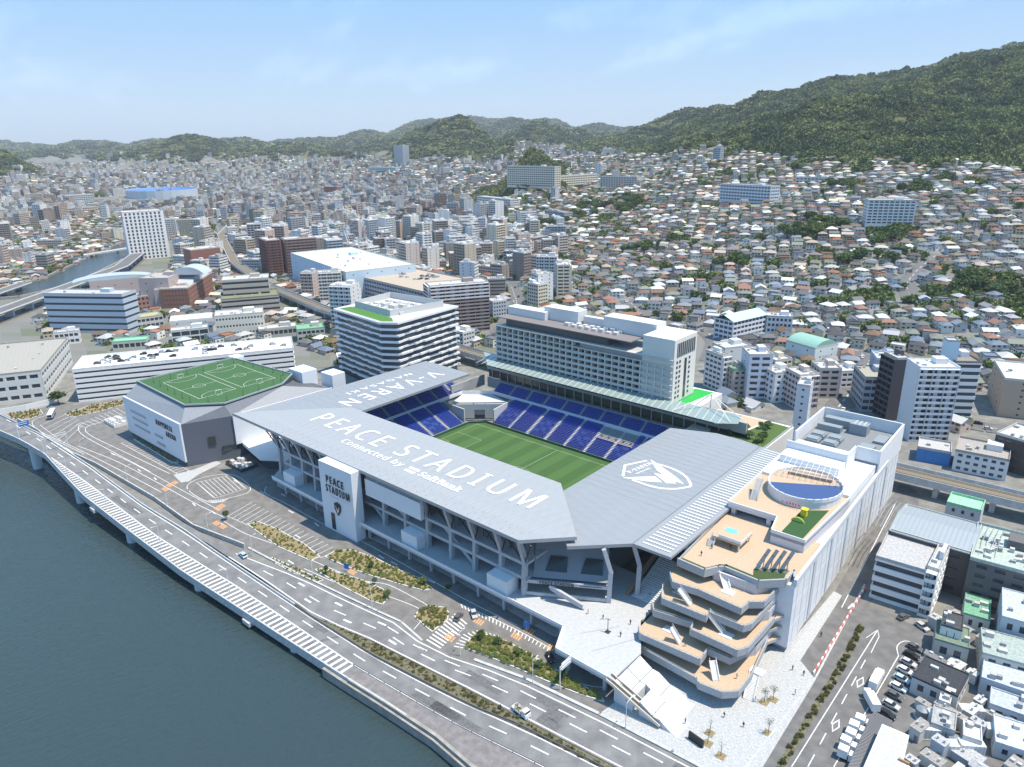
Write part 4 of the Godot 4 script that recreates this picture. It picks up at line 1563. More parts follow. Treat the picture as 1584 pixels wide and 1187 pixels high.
	for x in xs:
		b = B.new()
		b.beam(Vector3(x, 6.3, -144.1), Vector3(x, 18, -144.6), 1.3, 1.6)
		b.beam(Vector3(x, 18, -144.6), Vector3(x, 27.4, -141.6), 1.3, 1.4)
		part(o, "column", b, conc)
		for s in [-1.0, 1.0]:
			b = B.new()
			b.beam(Vector3(x, 17.5, -144.4), Vector3(x + s * 5.2, 27.3, -141.2), 0.35, 0.35)
			b.beam(Vector3(x + s * 5.2, 21.5, -143.2), Vector3(x + s * 2.4, 27.3, -146), 0.25, 0.25)
			part(o, "strut", b, dark)
	for x in [-246.0, -171.5, -130.5]:
		b = B.new()
		b.box(x, 6.5, -142.4, 8.2, 5.2, 5.6)
		part(o, "kiosk", b, pale)
	b = B.new()
	b.box(-181, 18.2, -141.6, 30, 6.6, 1.4)
	part(o, "screen_back", b, pale)
	b = B.new()
	b.box(-181, 25.4, -141.4, 29, 1.0, 0.6)
	part(o, "louvre", b, mat("gutter", 0.2, 0.24, 0.28))
	# stairs climbing inside the front
	for q in [[-206, -192], [-186, -172], [-160, -146]]:
		b = B.new()
		b.beam(Vector3(q[0], 16.5, -146.5), Vector3(q[1], 7.2, -146.5), 2.8, 0.5)
		b.beam(Vector3(q[0], 17.4, -145.1), Vector3(q[1], 8.1, -145.1), 0.12, 1.1)
		part(o, "stair", b, conc)
	# chamfered corner with its small sign
	b = B.new()
	for h in [6.9, 11.2]:
		b.beam(Vector3(-122.5, h + 0.5, -144.3), Vector3(-100.5, h + 0.5, -157.5), 0.5, 1.1)
		b.prism(PackedVector2Array([Vector2(-123, -144.5), Vector2(-100.5, -158), Vector2(-108, -170), Vector2(-132, -156)]), h - 0.4, h, true)
	part(o, "corner_gallery", b, conc)
	b = B.new()
	b.quad(Vector3(-121.5, 12.3, -146.6), Vector3(-101.8, 12.3, -158.6), Vector3(-107.5, 20.5, -167.5), Vector3(-127, 20.5, -155.5))
	var sw := part(o, "corner_stand", b, mat("stand_wall", 0.27, 0.295, 0.325, 0.85))
	for k in 2:
		b = B.new()
		var w0 := Vector3(-117.0 + k * 9.4, 13.6, -151.4 - k * 5.7)
		b.quad(w0 + Vector3(-2.4, 0.08, 1.5), w0 + Vector3(3.4, 0.08, -2.0), w0 + Vector3(1.6, 3.6, -4.8), w0 + Vector3(-3.0, 3.6, -2.2))
		part(sw, "corner_window", b, mat("lounge_glass", 0.03, 0.04, 0.045))
	var cd := Vector3(22, 0, -13.2).normalized()
	lettering(o, "corner_sign", "PEACE STADIUM", Vector3(-118.6, 11.3, -146.2), cd, Vector3.UP, 10.5, 1.0, dark)
	lettering(o, "corner_sign", "Connected by SoftBank", Vector3(-108.0, 11.5, -152.6), cd, Vector3.UP, 6.5, 0.5, dark)
	for p in [Vector3(-100.8, 6.3, -157.6), Vector3(-96, 6.3, -166)]:
		b = B.new()
		b.beam(p, p + Vector3(0.3, 11, -0.2), 1.2, 1.4)
		b.beam(p + Vector3(0.3, 11, -0.2), p + Vector3(-1.2, 19, 1.6), 1.1, 1.2)
		part(o, "column", b, conc)
	b = B.new()
	b.beam(Vector3(-115, 10.8, -147.5), Vector3(-104.5, 6.8, -150.5), 2.2, 0.4)
	b.beam(Vector3(-115, 11.7, -146.4), Vector3(-104.5, 7.7, -149.4), 0.1, 1.0)
	part(o, "stair", b, conc)
	# broad stair under the right plate
	b = B.new()
	for k in 22:
		b.box(-92.6, 6.5 + k * 0.28, -165.5 - k * 0.75, 9.0, 0.3, 0.85)
	part(o, "broad_stair", b, grained("pale_stair", 0.62, 0.64, 0.66, 0.8, 0.2, 3, 0, 30))
	b = B.new()
	b.beam(Vector3(-98.3, 7.2, -164.0), Vector3(-98.3, 14.4, -184), 1.3, 0.7)
	part(o, "escalator", b, mat("escalator", 0.3, 0.2, 0.13, 0.5))
	# the white sign tower
	b = B.new()
	b.prism(PackedVector2Array([Vector2(-216.6, -135.6), Vector2(-197.2, -136.0), Vector2(-197.2, -140.2), Vector2(-216.6, -139.8)]), 0, 28.0)
	var tw := part(o, "sign_tower", b, mat("tower_white", 0.66, 0.7, 0.75, 0.6), "white sign tower with dark lettering and shield")
	lettering(tw, "lettering", "PEACE", Vector3(-212.6, 20.2, -135.58), e, Vector3.UP, 10.6, 3.0, dark)
	lettering(tw, "lettering", "STADIUM", Vector3(-213.2, 16.4, -135.58), e, Vector3.UP, 14.4, 3.0, dark)
	lettering(tw, "lettering", "Connected by SoftBank", Vector3(-211.8, 14.4, -135.58), e, Vector3.UP, 12.0, 1.1, mat("pale_letter", 0.75, 0.77, 0.8, 0.5))
	b = B.new()
	b.t = Transform3D(Basis(Vector3(1, 0, 0), PI / 2), Vector3(-206.8, 11.0, -135.5))
	b.prism(poly([-1.9, -1.8, 0, -2.6, 1.9, -1.8, 1.8, 0.6, 0, 3.2, -1.8, 0.6]), 0, 0.12)
	var sh := part(tw, "shield", b, dark)
	b = B.new()
	b.t = Transform3D(Basis(Vector3(1, 0, 0), PI / 2), Vector3(-206.8, 11.0, -135.36))
	b.prism(poly([-1.3, -1.2, 0.1, 0.6, 1.3, -1.2, 0.9, 0.8, 0, 2.2, -0.5, 0.9]), 0, 0.06)
	part(sh, "shield_mark", b, mat("silver", 0.6, 0.62, 0.64, 0.4, 0.3))
	b = B.new()
	b.box(-210.5, 1.0, -135.6, 2.0, 6.8, 0.3)
	part(tw, "tower_window", b, mat("lounge_glass", 0.03, 0.04, 0.045))
	# people on the deck
	build_deck_stairs(o)


func build_deck_stairs(o: Node3D) -> void:
	# stepped flights and the pair of escalators from the deck down to the paving
	var st := grained("pale_stair", 0.62, 0.64, 0.66, 0.8, 0.2, 3, 0, 30)
	for f in 3:
		for half in 2:
			var b := B.new()
			var x0 := -80.6 + f * 5.6 + (2.0 if half == 0 and f > 0 else 0.0)
			var y0 := 6.5 - f * 2.15
			for k in 9:
				b.box(x0 + k * 0.42, 0, -133.6 - half * 6.4, 0.44, maxf(y0 - k * 0.24, 0.1), 6.2)
			part(o, "stair_flight", b, st)
			b = B.new()
			b.box(x0 + 4.6, 0, -133.6 - half * 6.4, 1.7, maxf(y0 - 2.15, 0.1), 6.2)
			part(o, "landing", b, st)
	for k in 2:
		var b := B.new()
		var z := -130.3 + k * 1.5
		b.beam(Vector3(-82.5, 6.9, z - 0.6), Vector3(-66.8, 0.6, z - 1.6), 0.9, 0.3)
		part(o, "escalator", b, mat("escalator_step", 0.16, 0.14, 0.12, 0.5, 0.4))
		b = B.new()
		for s in [-0.62, 0.62]:
			b.beam(Vector3(-82.5, 7.3, z - 0.6 + s), Vector3(-66.8, 1.0, z - 1.6 + s), 0.22, 0.8)
		part(o, "escalator_side", b, mat("escalator_cream", 0.6, 0.57, 0.5, 0.4, 0.2))

# ---- arena, offices, hotel and the terraced shopping building

func build_arena() -> void:
	var o := thing("arena", "grey and white arena with green sports courts on its roof", "arena")
	var grey := mat("arena_grey", 0.105, 0.12, 0.155, 0.6)
	var slate := grained("arena_roof", 0.25, 0.27, 0.305, 0.6, 0.12, 12, 0, 41)
	var white := mat("arena_white", 0.66, 0.7, 0.76, 0.6)
	var foot := PackedVector2Array([Vector2(-371, -126.4), Vector2(-311, -126.8), Vector2(-303, -147), Vector2(-300, -200), Vector2(-368, -200)])
	var top := PackedVector2Array([Vector2(-370.4, -133.4), Vector2(-316.5, -132.2), Vector2(-304.2, -145.0), Vector2(-308.2, -177.8), Vector2(-318.4, -189.8), Vector2(-371, -185.4)])
	var b := B.new()
	b.prism(foot, 0, 20.9)
	part(o, "wall", b, grey)
	# folded metal roof climbing from the walls to the court
	b = B.new()
	var ring := [[foot[0], top[0]], [foot[1], top[1]], [foot[2], top[2]], [foot[3], top[3]], [foot[4], top[5]]]
	for i in 5:
		var p: Array = ring[i]
		var q: Array = ring[(i + 1) % 5]
		b.quad(Vector3(p[0].x, 20.95, p[0].y), Vector3(p[1].x, 26.4, p[1].y), Vector3(q[1].x, 26.4, q[1].y), Vector3(q[0].x, 20.95, q[0].y))
	b.quad(Vector3(top[3].x, 26.4, top[3].y), Vector3(top[4].x, 26.4, top[4].y), Vector3(top[5].x, 26.4, top[5].y), Vector3(foot[3].x, 20.95, foot[3].y))
	part(o, "roof", b, slate)
	b = B.new()
	b.prism(top, 25.0, 27.2)
	part(o, "court_base", b, mat("arena_dark", 0.05, 0.065, 0.085, 0.6))
	b = B.new()
	b.wall(top, 27.2, 27.9, 0.5, true)
	part(o, "parapet", b, mat("arena_edge", 0.3, 0.36, 0.37, 0.6))
	b = B.new()
	b.cap(top, 27.25)
	var court := part(o, "court", b, grained("court_green", 0.045, 0.12, 0.04, 0.95, 0.2, 5, 0, 42))
	b = B.new()
	var c0 := Vector2(-339, -161)
	for s in [-1.0, 1.0]:
		var c := c0 + Vector2(0, s * 10.8)
		stripe(b, PackedVector2Array([c + Vector2(-19, -9.2), c + Vector2(19, -9.2), c + Vector2(19, 9.2), c + Vector2(-19, 9.2)]), 0.2, 27.28, true)
		stripe(b, PackedVector2Array([c + Vector2(0, -9.2), c + Vector2(0, 9.2)]), 0.16, 27.285)
		var circle := PackedVector2Array()
		for k in 24:
			circle.append(c + Vector2.from_angle(TAU * k / 24) * 3.0)
		stripe(b, circle, 0.16, 27.285, true)
		for e in [-1.0, 1.0]:
			var arc := PackedVector2Array()
			for k in 13:
				arc.append(c + Vector2(e * 19, 0) + Vector2(-e * cos(PI * k / 12 - PI / 2) * 6.5, sin(PI * k / 12 - PI / 2) * 7.5))
			stripe(b, arc, 0.16, 27.285)
	part(court, "court_line", b, mat("line_white", 0.6, 0.65, 0.6, 0.9))
	for s in [-1.0, 1.0]:
		for e in [-1.0, 1.0]:
			b = B.new()
			var g := c0 + Vector2(e * 19.6, s * 10.8)
			for k in [-1.5, 1.5]:
				b.rod(Vector3(g.x, 27.2, g.y + k), Vector3(g.x, 29.2, g.y + k), 0.09, 0.09)
			b.rod(Vector3(g.x, 29.2, g.y - 1.5), Vector3(g.x, 29.2, g.y + 1.5), 0.09, 0.09)
			b.rod(Vector3(g.x + e, 27.3, g.y - 1.5), Vector3(g.x + e, 27.3, g.y + 1.5), 0.07, 0.07)
			part(o, "goal", b, mat("goal_white", 0.75, 0.75, 0.75, 0.5))
	for k in 22:
		b = B.new()
		var p := on_line(PackedVector2Array([Vector2(-362, -138), Vector2(-362, -183), Vector2(-320, -186), Vector2(-310, -177), Vector2(-307, -147), Vector2(-318, -136), Vector2(-362, -138)]), k / 22.0)
		b.rod(Vector3(p.x, 27.2, p.y), Vector3(p.x, 30.4, p.y), 0.1, 0.07)
		b.box(p.x, 27.2, p.y, 0.7, 0.25, 0.7)
		part(o, "net_post", b, mat("post_dark", 0.05, 0.055, 0.06, 0.5))
	# white front sheet with its name
	b = B.new()
	b.prism(PackedVector2Array([Vector2(-371.5, -126.3), Vector2(-310.8, -126.7), Vector2(-310.8, -125.9), Vector2(-371.5, -125.5)]), 2.6, 21.5, true)
	var front := part(o, "front_panel", b, white)
	var e := Vector3(60.7, 0, -0.4).normalized()
	lettering(front, "lettering", "HAPPINESS", Vector3(-335.5, 15.4, -125.62), e, Vector3.UP, 16.5, 2.6, mat("black_steel"))
	lettering(front, "lettering", "ARENA", Vector3(-326.5, 11.6, -125.68), e, Vector3.UP, 10.0, 2.6, mat("black_steel"))
	for q in [[-362, 15.2, 17], [-361, 11.6, 17], [-360, 8.0, 17], [-337, 8.8, 8], [-336, 5.0, 8]]:
		b = B.new()
		b.box(q[0] + q[2] / 2.0 - 2, q[1], -125.5, q[2], 0.9, 0.35)
		part(front, "slot_window", b, mat("slot", 0.3, 0.34, 0.38, 0.3))
	b = B.new()
	b.prism(PackedVector2Array([Vector2(-302.5, -147), Vector2(-299.2, -200), Vector2(-298.7, -200), Vector2(-302.0, -147)]), 6.8, 21.6, true)
	part(o, "side_panel", b, white)
	b = B.new()
	b.box(-306.4, 8.5, -137.6, 3.2, 4.2, 0.3, 1.19)
	b.box(-303.4, 4.4, -146.5, 11.0, 2.6, 0.4, 1.3)
	part(o, "window", b, mat("lounge_glass", 0.03, 0.04, 0.045))
	for q in [[-372, -188, 7, 27.8, 6], [-318, -196, 12, 29.0, 9], [-306, -206, 10, 27.0, 8]]:
		b = B.new()
		b.box(q[0], 0, q[1], q[2], q[3], q[4])
		part(o, "stair_tower", b, white)
	# link deck to the stadium
	b = B.new()
	b.prism(PackedVector2Array([Vector2(-303, -150), Vector2(-280, -146), Vector2(-268, -154), Vector2(-268, -178), Vector2(-300, -200)]), 5.4, 6.9, true)
	part(o, "link_deck", b, mat("link_white", 0.7, 0.72, 0.74, 0.6))
	b = B.new()
	b.prism(PackedVector2Array([Vector2(-300, -152), Vector2(-281, -149), Vector2(-272, -156), Vector2(-272, -176), Vector2(-296, -196)]), 0, 5.4)
	part(o, "link_base", b, mat("arena_dark"))


func build_office() -> void:
	var o := thing("office_block", "white banded office tower with dark glass and roof lawn", "building")
	var p := PackedVector2Array([Vector2(-374, -257), Vector2(-322.5, -251.5), Vector2(-313, -257.5), Vector2(-317, -310.5), Vector2(-378, -305)])
	var inner := Geometry2D.offset_polygon(p, -1.6)[0]
	var b := B.new()
	b.prism(inner, 0, 42)
	part(o, "glazing", b, mat("office_glass", 0.035, 0.06, 0.085, 0.12))
	var white := mat("office_white", 0.72, 0.74, 0.77, 0.55)
	for k in 11:
		# each floor's white band swells and retreats along the front
		b = B.new()
		var y := 4.0 + k * 3.75
		var q := PackedVector2Array()
		for i in p.size():
			var a := p[i]
			var c := p[(i + 1) % p.size()]
			var out := Vector2((c - a).y, -(c - a).x).normalized()
			if out.dot(a - Vector2(-345, -280)) < 0:
				out = -out
			q.append(a)
			if i in [0, 2] and k < 10:
				var n := 3
				for j in n:
					var t0 := (j + 0.25 + 0.22 * sin(k * 1.7 + i)) / n
					var dep := -1.1 if (j + k) % 2 else -0.1
					q.append(a.lerp(c, t0) + out * dep)
					q.append(a.lerp(c, t0 + 0.02) + out * (-1.2 if dep > -0.5 else 0.0))
					q.append(a.lerp(c, minf(t0 + 0.19, 0.98)) + out * (-1.2 if dep > -0.5 else 0.0))
					q.append(a.lerp(c, minf(t0 + 0.21, 0.985)) + out * dep)
		b.prism(q, y - 0.4, y + 0.75, true)
		part(o, "floor_band", b, white)
	var gl := B.new()
	for i in 3:
		var a := inner[i]
		var c := inner[(i + 1) % inner.size()]
		var n := int(a.distance_to(c) / 1.6)
		for j in n:
			var m := a.lerp(c, (j + 0.5) / n)
			gl.box(m.x, 1, m.y, 0.12, 40.5, 0.35, -(c - a).angle())
	part(o, "mullion", gl, mat("mullion", 0.2, 0.23, 0.26, 0.5), "", true)
	b = B.new()
	b.cap(Geometry2D.offset_polygon(p, -0.8)[0], 42.42)
	part(o, "roof", b, mat("roof_pale", 0.52, 0.52, 0.51, 0.9))
	b = B.new()
	b.cap(PackedVector2Array([Vector2(-371, -259), Vector2(-323, -253.5), Vector2(-317, -257.5), Vector2(-325, -263), Vector2(-369, -267)]), 42.46)
	part(o, "roof_lawn", b, grained("roof_lawn", 0.07, 0.2, 0.035, 0.95, 0.3, 3, 0, 44))
	b = B.new()
	b.wall(PackedVector2Array([Vector2(-366, -268), Vector2(-328, -264.5), Vector2(-322, -302), Vector2(-370, -300), Vector2(-366, -268)]), 42.4, 46.4, 0.4)
	part(o, "screen_wall", b, mat("screen_grey", 0.5, 0.52, 0.53, 0.7))
	for k in 14:
		b = B.new()
		b.box(-360 + (k % 5) * 8.0, 42.45, -272 - (k / 5) * 9.0, rng.randf_range(3, 6), rng.randf_range(1.6, 3.8), rng.randf_range(2.5, 5))
		part(o, "roof_unit", b, mat("roof_unit", 0.55, 0.55, 0.55, 0.7))


func build_hotel() -> void:
	var o := thing("hotel", "long white hotel with rows of framed balconies overlooking the pitch", "hotel")
	var white := mat("hotel_white", 0.67, 0.66, 0.63, 0.65)
	var frame := mat("hotel_frame", 0.5, 0.49, 0.465, 0.7)
	var glass := mat("hotel_glass", 0.05, 0.07, 0.085, 0.15)
	var b := B.new()
	b.box(-203, 0, -291, 106, 45.2, 19)
	part(o, "core", b, mat("hotel_core", 0.4, 0.41, 0.42, 0.7))
	var y0 := 24.6
	var fh := 2.95
	b = B.new()
	for k in 8:
		b.box(-203, y0 + k * fh - 0.35, -280.3, 108, 0.5, 3.0)
	part(o, "floor_slab", b, frame)
	# one balcony and its window for each room
	var fin := B.new()
	fin.box(0, 0, 0, 0.45, fh - 0.45, 2.6)
	var finm := fin.mesh()
	var pane := B.new()
	pane.box(0, 0.1, 0, 2.7, 2.1, 0.15)
	var panem := pane.mesh()
	var railb := B.new()
	railb.box(0, 0, 0, 3.6, 0.75, 0.06)
	var railm := railb.mesh()
	for k in 7:
		for i in 27:
			var x := -254.6 + i * 3.95
			if k == 6 and i > 13:
				continue
			var f := mesh_part(o, "balcony_fin", finm, white)
			f.position = Vector3(x - 1.95, y0 + k * fh + 0.15, -280.4)
			var w := mesh_part(o, "window", panem, glass)
			w.position = Vector3(x, y0 + k * fh + 0.15, -281.55)
			if k < 6:
				var r := mesh_part(o, "balcony_rail", railm, mat("rail_glass", 0.45, 0.5, 0.52, 0.2))
				r.position = Vector3(x, y0 + k * fh + 0.15, -279.0)
	b = B.new()
	b.box(-219, 45.2, -290, 66, 4.3, 15)
	part(o, "top_storey", b, mat("hotel_dark", 0.09, 0.1, 0.11, 0.3))
	b = B.new()
	b.box(-214, 49.5, -289.4, 84, 0.5, 19)
	part(o, "top_roof", b, mat("hotel_roof_brown", 0.2, 0.18, 0.18, 0.7))
	b = B.new()
	b.box(-157, 24, -290.5, 16.5, 30.5, 21)
	part(o, "end_block", b, white)
	b = B.new()
	b.box(-148.7, 46, -291, 0.25, 6.4, 17)
	b.box(-148.7, 25, -291, 0.25, 19, 2.0)
	part(o, "end_window", b, glass)
	for k in 8:
		for i in 3:
			b = B.new()
			b.box(-148.7, 26.2 + k * 2.4, -283.0 - i * 2.6 - (6.5 if i > 1 else 0.0), 0.28, 1.1, 1.3)
			part(o, "small_window", b, glass)
	b = B.new()
	for k in 10:
		b.box(-148.55, 46, -283 - k * 1.8, 0.2, 6.4, 0.25)
	part(o, "end_mullion", b, white)
	for q in [[-243, -292, 26, 4.2, 7], [-222, -296, 22, 6.6, 8], [-180, -296, 30, 7.0, 9], [-203, -297, 14, 4.0, 3]]:
		b = B.new()
		b.box(q[0], 50, q[1], q[2], q[3], q[4])
		part(o, "plant_room", b, mat("plant_white", 0.62, 0.64, 0.65, 0.7))
	for k in 16:
		b = B.new()
		b.box(-214 + (k % 8) * 4.2, 50, -287 - (k / 8) * 4.0, 2.6, rng.randf_range(0.8, 1.8), 2.2)
		part(o, "roof_unit", b, mat("roof_unit"))
	# podium with bright green court and planted garden
	b = B.new()
	b.box(-146, 0, -296, 16, 23.6, 28)
	b.box(-118, 0, -280, 36, 18.5, 44)
	part(o, "podium", b, white)
	b = B.new()
	b.cap(PackedVector2Array([Vector2(-152.2, -284), Vector2(-144.6, -284), Vector2(-141.5, -308.5), Vector2(-151.4, -308.5)]), 23.68)
	part(o, "green_court", b, mat("bright_green", 0.02, 0.36, 0.06, 0.9))
	b = B.new()
	b.cap(PackedVector2Array([Vector2(-136, -283), Vector2(-116, -279), Vector2(-112, -301), Vector2(-136, -301.5)]), 18.56)
	part(o, "garden_deck", b, grained("tan_deck", 0.5, 0.38, 0.27, 0.85, 0.2, 4, 0, 46))
	b = B.new()
	b.cap(PackedVector2Array([Vector2(-128, -279), Vector2(-122, -262), Vector2(-101, -262), Vector2(-101, -300), Vector2(-111, -301), Vector2(-115, -279)]), 18.57)
	part(o, "garden_lawn", b, grained("garden_lawn", 0.07, 0.13, 0.03, 0.95, 0.4, 3, 0, 47))
	b = B.new()
	b.wall(PackedVector2Array([Vector2(-128, -258.3), Vector2(-100.4, -258.3), Vector2(-100.4, -301.6)]), 18.5, 19.7, 0.15)
	part(o, "glass_rail", b, mat("rail_glass"))
	# steel mast and stays holding the canopy end
	b = B.new()
	b.rod(Vector3(-131, 23, -283), Vector3(-131, 32.5, -283), 0.4, 0.25)
	for p in [Vector3(-142, 26.2, -268), Vector3(-116, 26.2, -271), Vector3(-140, 24, -284), Vector3(-114, 26, -278)]:
		b.rod(Vector3(-131, 32.3, -283), p, 0.22, 0.18)
	part(o, "mast", b, mat("mast_white", 0.7, 0.71, 0.72, 0.5))
	for k in 14:
		var p := Vector3(rng.randf_range(-124, -103), 18.5, rng.randf_range(-298, -268))
		tree("garden_tree", "small leafy tree in the planted roof garden", p, rng.randf_range(2.4, 4.2), rng.randf_range(1.2, 2.2), "trees of the roof garden", k)


func terrace(o: Node3D, front: Array, y: float, wall_in: float) -> void:
	# one tan level: slab, parapet, rail and the glazed storey standing on it
	var p := poly(front)
	var q := p.duplicate()
	q.append(Vector2(-54.6, -180))
	q.append(Vector2(-87.5, -180))
	var b := B.new()
	b.prism(q, y - 0.9, y, true)
	part(o, "terrace_slab", b, mat("terrace_conc", 0.36, 0.38, 0.4, 0.8))
	b = B.new()
	b.wall(p, y - 1.1, y + 1.0, 0.35)
	part(o, "terrace_parapet", b, grained("terrace_parapet", 0.36, 0.385, 0.41, 0.8, 0.15, 6, 0, 51))
	b = B.new()
	b.cap(q, y + 0.02)
	part(o, "terrace_floor", b, grained("tan_deck", 0.5, 0.38, 0.27))
	b = B.new()
	for i in p.size() - 1:
		var n := int(p[i].distance_to(p[i + 1]) / 1.6)
		for k in n:
			var a := p[i].lerp(p[i + 1], (k + 0.5) / n)
			b.box(a.x, y + 1.0, a.y, 0.06, 0.5, 0.06)
	b.wall(p, y + 1.45, y + 1.53, 0.07)
	part(o, "terrace_rail", b, mat("rail_grey", 0.45, 0.47, 0.5, 0.5))
	var z := -180.0
	var body := PackedVector2Array([Vector2(-84.5, z), Vector2(-84.5, z + wall_in), Vector2(-62, z + wall_in - 1), Vector2(-58, z + maxf(wall_in - 7, 1)), Vector2(-58, z)])
	b = B.new()
	b.prism(body, y, y + 3.2)
	part(o, "terrace_glass", b, mat("terrace_glass", 0.035, 0.05, 0.055, 0.15))
	b = B.new()
	for k in 9:
		b.box(-84 + k * 2.4, y, z + wall_in + 0.05, 0.12, 3.0, 0.15)
	b.prism(PackedVector2Array([Vector2(-74, z + 1), Vector2(-74, z + wall_in + 0.3), Vector2(-61.8, z + wall_in - 0.6), Vector2(-57.8, z + maxf(wall_in - 6.8, 1.4)), Vector2(-57.8, z + 1)]), y + 0.02, y + 3.1)
	part(o, "terrace_wall", b, mat("terrace_wall", 0.5, 0.5, 0.54, 0.7))


func flight(o: Node3D, a: Vector3, c: Vector3, w: float, m: Material) -> void:
	# an open stair between two points
	var b := B.new()
	var n := maxi(4, int(absf(a.y - c.y) / 0.2))
	var turn := -Vector2(c.x - a.x, c.z - a.z).angle()
	for k in n:
		var p := a.lerp(c, (k + 0.5) / n)
		b.box(p.x, p.y - 0.1, p.z, a.distance_to(c) / n * 0.9, 0.12, w, turn)
	var s := (c - a).cross(Vector3.UP).normalized() * w / 2
	for e in [-1.0, 1.0]:
		b.beam(a + s * e + Vector3.UP * 0.1, c + s * e + Vector3.UP * 0.1, 0.14, 0.5)
		b.beam(a + s * e + Vector3.UP * 1.0, c + s * e + Vector3.UP * 1.0, 0.08, 0.08)
	part(o, "stair", b, m)


func build_mall() -> void:
	var o := thing("shopping_building", "white shopping building with stacked tan terraces and roof pool", "building")
	var white := grained("mall_white", 0.7, 0.72, 0.75, 0.7, 0.07, 30, 0, 52)
	var grey := mat("mall_grey", 0.42, 0.45, 0.48, 0.7)
	var tan_ := grained("tan_deck", 0.5, 0.38, 0.27)
	var body := PackedVector2Array([Vector2(-87, -178), Vector2(-53.5, -178), Vector2(-56.5, -296.5), Vector2(-88, -296.5)])
	var b := B.new()
	b.prism(body, 1.6, 22)
	part(o, "wall", b, white)
	b = B.new()
	b.prism(PackedVector2Array([Vector2(-86, -179), Vector2(-54, -179), Vector2(-57, -296), Vector2(-87, -296)]), 0, 1.6)
	part(o, "plinth", b, grey)
	# right-hand wall: ledge and tall recessed joints
	b = B.new()
	b.wall(PackedVector2Array([Vector2(-53.4, -177.8), Vector2(-55.9, -276)]), 22.9, 24.7, 0.9)
	part(o, "ledge", b, mat("ledge", 0.58, 0.61, 0.65, 0.7))
	for k in 6:
		b = B.new()
		var z := -195.0 - k * 16.5
		var x := -53.5 - (-178 - z) / 118.5 * 3.0
		b.box(x, 1.8, z, 0.5, 21.0, 1.6)
		part(o, "wall_fin", b, mat("wall_fin", 0.5, 0.53, 0.57, 0.7))
	b = B.new()
	for k in 22:
		var z := -181.0 - k * 5.3
		b.box(-53.47 - (-178 - z) / 118.5 * 3.0, 2.0, z, 0.06, 20.6, 0.08)
	for y in [8.0, 15.0]:
		b.wall(PackedVector2Array([Vector2(-53.47, -178.2), Vector2(-56.45, -296)]), y, y + 0.08, 0.06)
	part(o, "panel_joint", b, mat("panel_joint", 0.45, 0.48, 0.52, 0.8), "", true)
	# terraces from the lowest up
	terrace(o, [-84.1, -147.8, -81.4, -147.4, -65.6, -146.4, -64.4, -145.2, -58.3, -146, -55.3, -149, -55.3, -157.3, -57.6, -173], 4.5, 21)
	terrace(o, [-86.1, -150.8, -84.1, -148.1, -66.4, -149.2, -66.5, -151.4, -66.8, -154.5, -60.5, -154.8, -58.9, -159.4, -57.9, -172.9], 8.3, 17.5)
	terrace(o, [-86.2, -158, -84, -155.2, -72.8, -157.4, -72.2, -154.4, -58.6, -154.4, -57.1, -157.4, -56.7, -173.9], 12, 14)
	terrace(o, [-85.7, -162.7, -82.7, -157, -69.4, -157.5, -69.8, -159.8, -59.9, -160.1, -58.7, -162.2, -58.1, -179.6], 15.7, 11)
	terrace(o, [-84.6, -164.7, -81.8, -161.2, -74.4, -162.5, -61.7, -162, -61.4, -166, -58.2, -168.7, -57.9, -177.8], 19.3, 9)
	var st := mat("stair_white", 0.72, 0.73, 0.74, 0.6)
	# roof terrace
	var p := poly([-83.8, -167.6, -75.3, -167.2, -73.1, -171.2, -71.7, -172.4, -61.4, -171.9, -55.9, -177.3, -55.8, -183.1])
	p.append(Vector2(-54.6, -180))
	var q := p.duplicate()
	q.append(Vector2(-55.5, -204))
	q.append(Vector2(-85.5, -204))
	b = B.new()
	b.prism(q, 21.8, 22.8, true)
	part(o, "terrace_slab", b, mat("terrace_conc"))
	b = B.new()
	b.wall(p, 21.5, 24.0, 0.5)
	b.wall(PackedVector2Array([p[0], Vector2(-86, -204)]), 21.5, 23.6, 0.3)
	part(o, "terrace_parapet", b, grained("terrace_parapet", 0.36, 0.385, 0.41))
	b = B.new()
	b.cap(q, 22.84)
	part(o, "terrace_floor", b, tan_)
	b = B.new()
	b.wall(PackedVector2Array([p[0] + Vector2(1, -1), p[1] + Vector2(0, -1), p[2] + Vector2(0, -1.2), p[3] + Vector2(0, -1.2), p[4] + Vector2(0, -1.2)]), 22.8, 23.7, 0.9)
	part(o, "hedge", b, grained("hedge", 0.05, 0.08, 0.025, 0.95, 0.6, 1.5, 0, 54))
	b = B.new()
	b.cap(PackedVector2Array([p[4] + Vector2(-2, -1), p[4] + Vector2(0.5, -1), p[5] + Vector2(-1, -1.5), p[5] + Vector2(-2, -7), p[4] + Vector2(-4, -6)]), 22.9)
	part(o, "planting", b, grained("hedge", 0.05, 0.08, 0.025))
	# slide pavilion on the terrace
	b = B.new()
	b.box(-76.5, 25.0, -187.5, 9, 0.6, 8.5)
	part(o, "pavilion_top", b, tan_)
	b = B.new()
	for k in 4:
		b.box(-80.4 + (k % 2) * 7.8, 22.8, -191.2 + (k / 2) * 7.4, 0.4, 2.4, 0.4)
	b.wall(PackedVector2Array([Vector2(-72, -191.5), Vector2(-72, -183.4), Vector2(-79, -183.4)]), 25.6, 26.6, 0.08)
	part(o, "pavilion_frame", b, st)
	b = B.new()
	b.cap(PackedVector2Array([Vector2(-79.5, -190.5), Vector2(-76.5, -191), Vector2(-75.5, -188.6), Vector2(-78, -187.8), Vector2(-79.4, -188.4)]), 25.65)
	part(o, "mural", b, mat("turquoise", 0.16, 0.6, 0.6, 0.8))
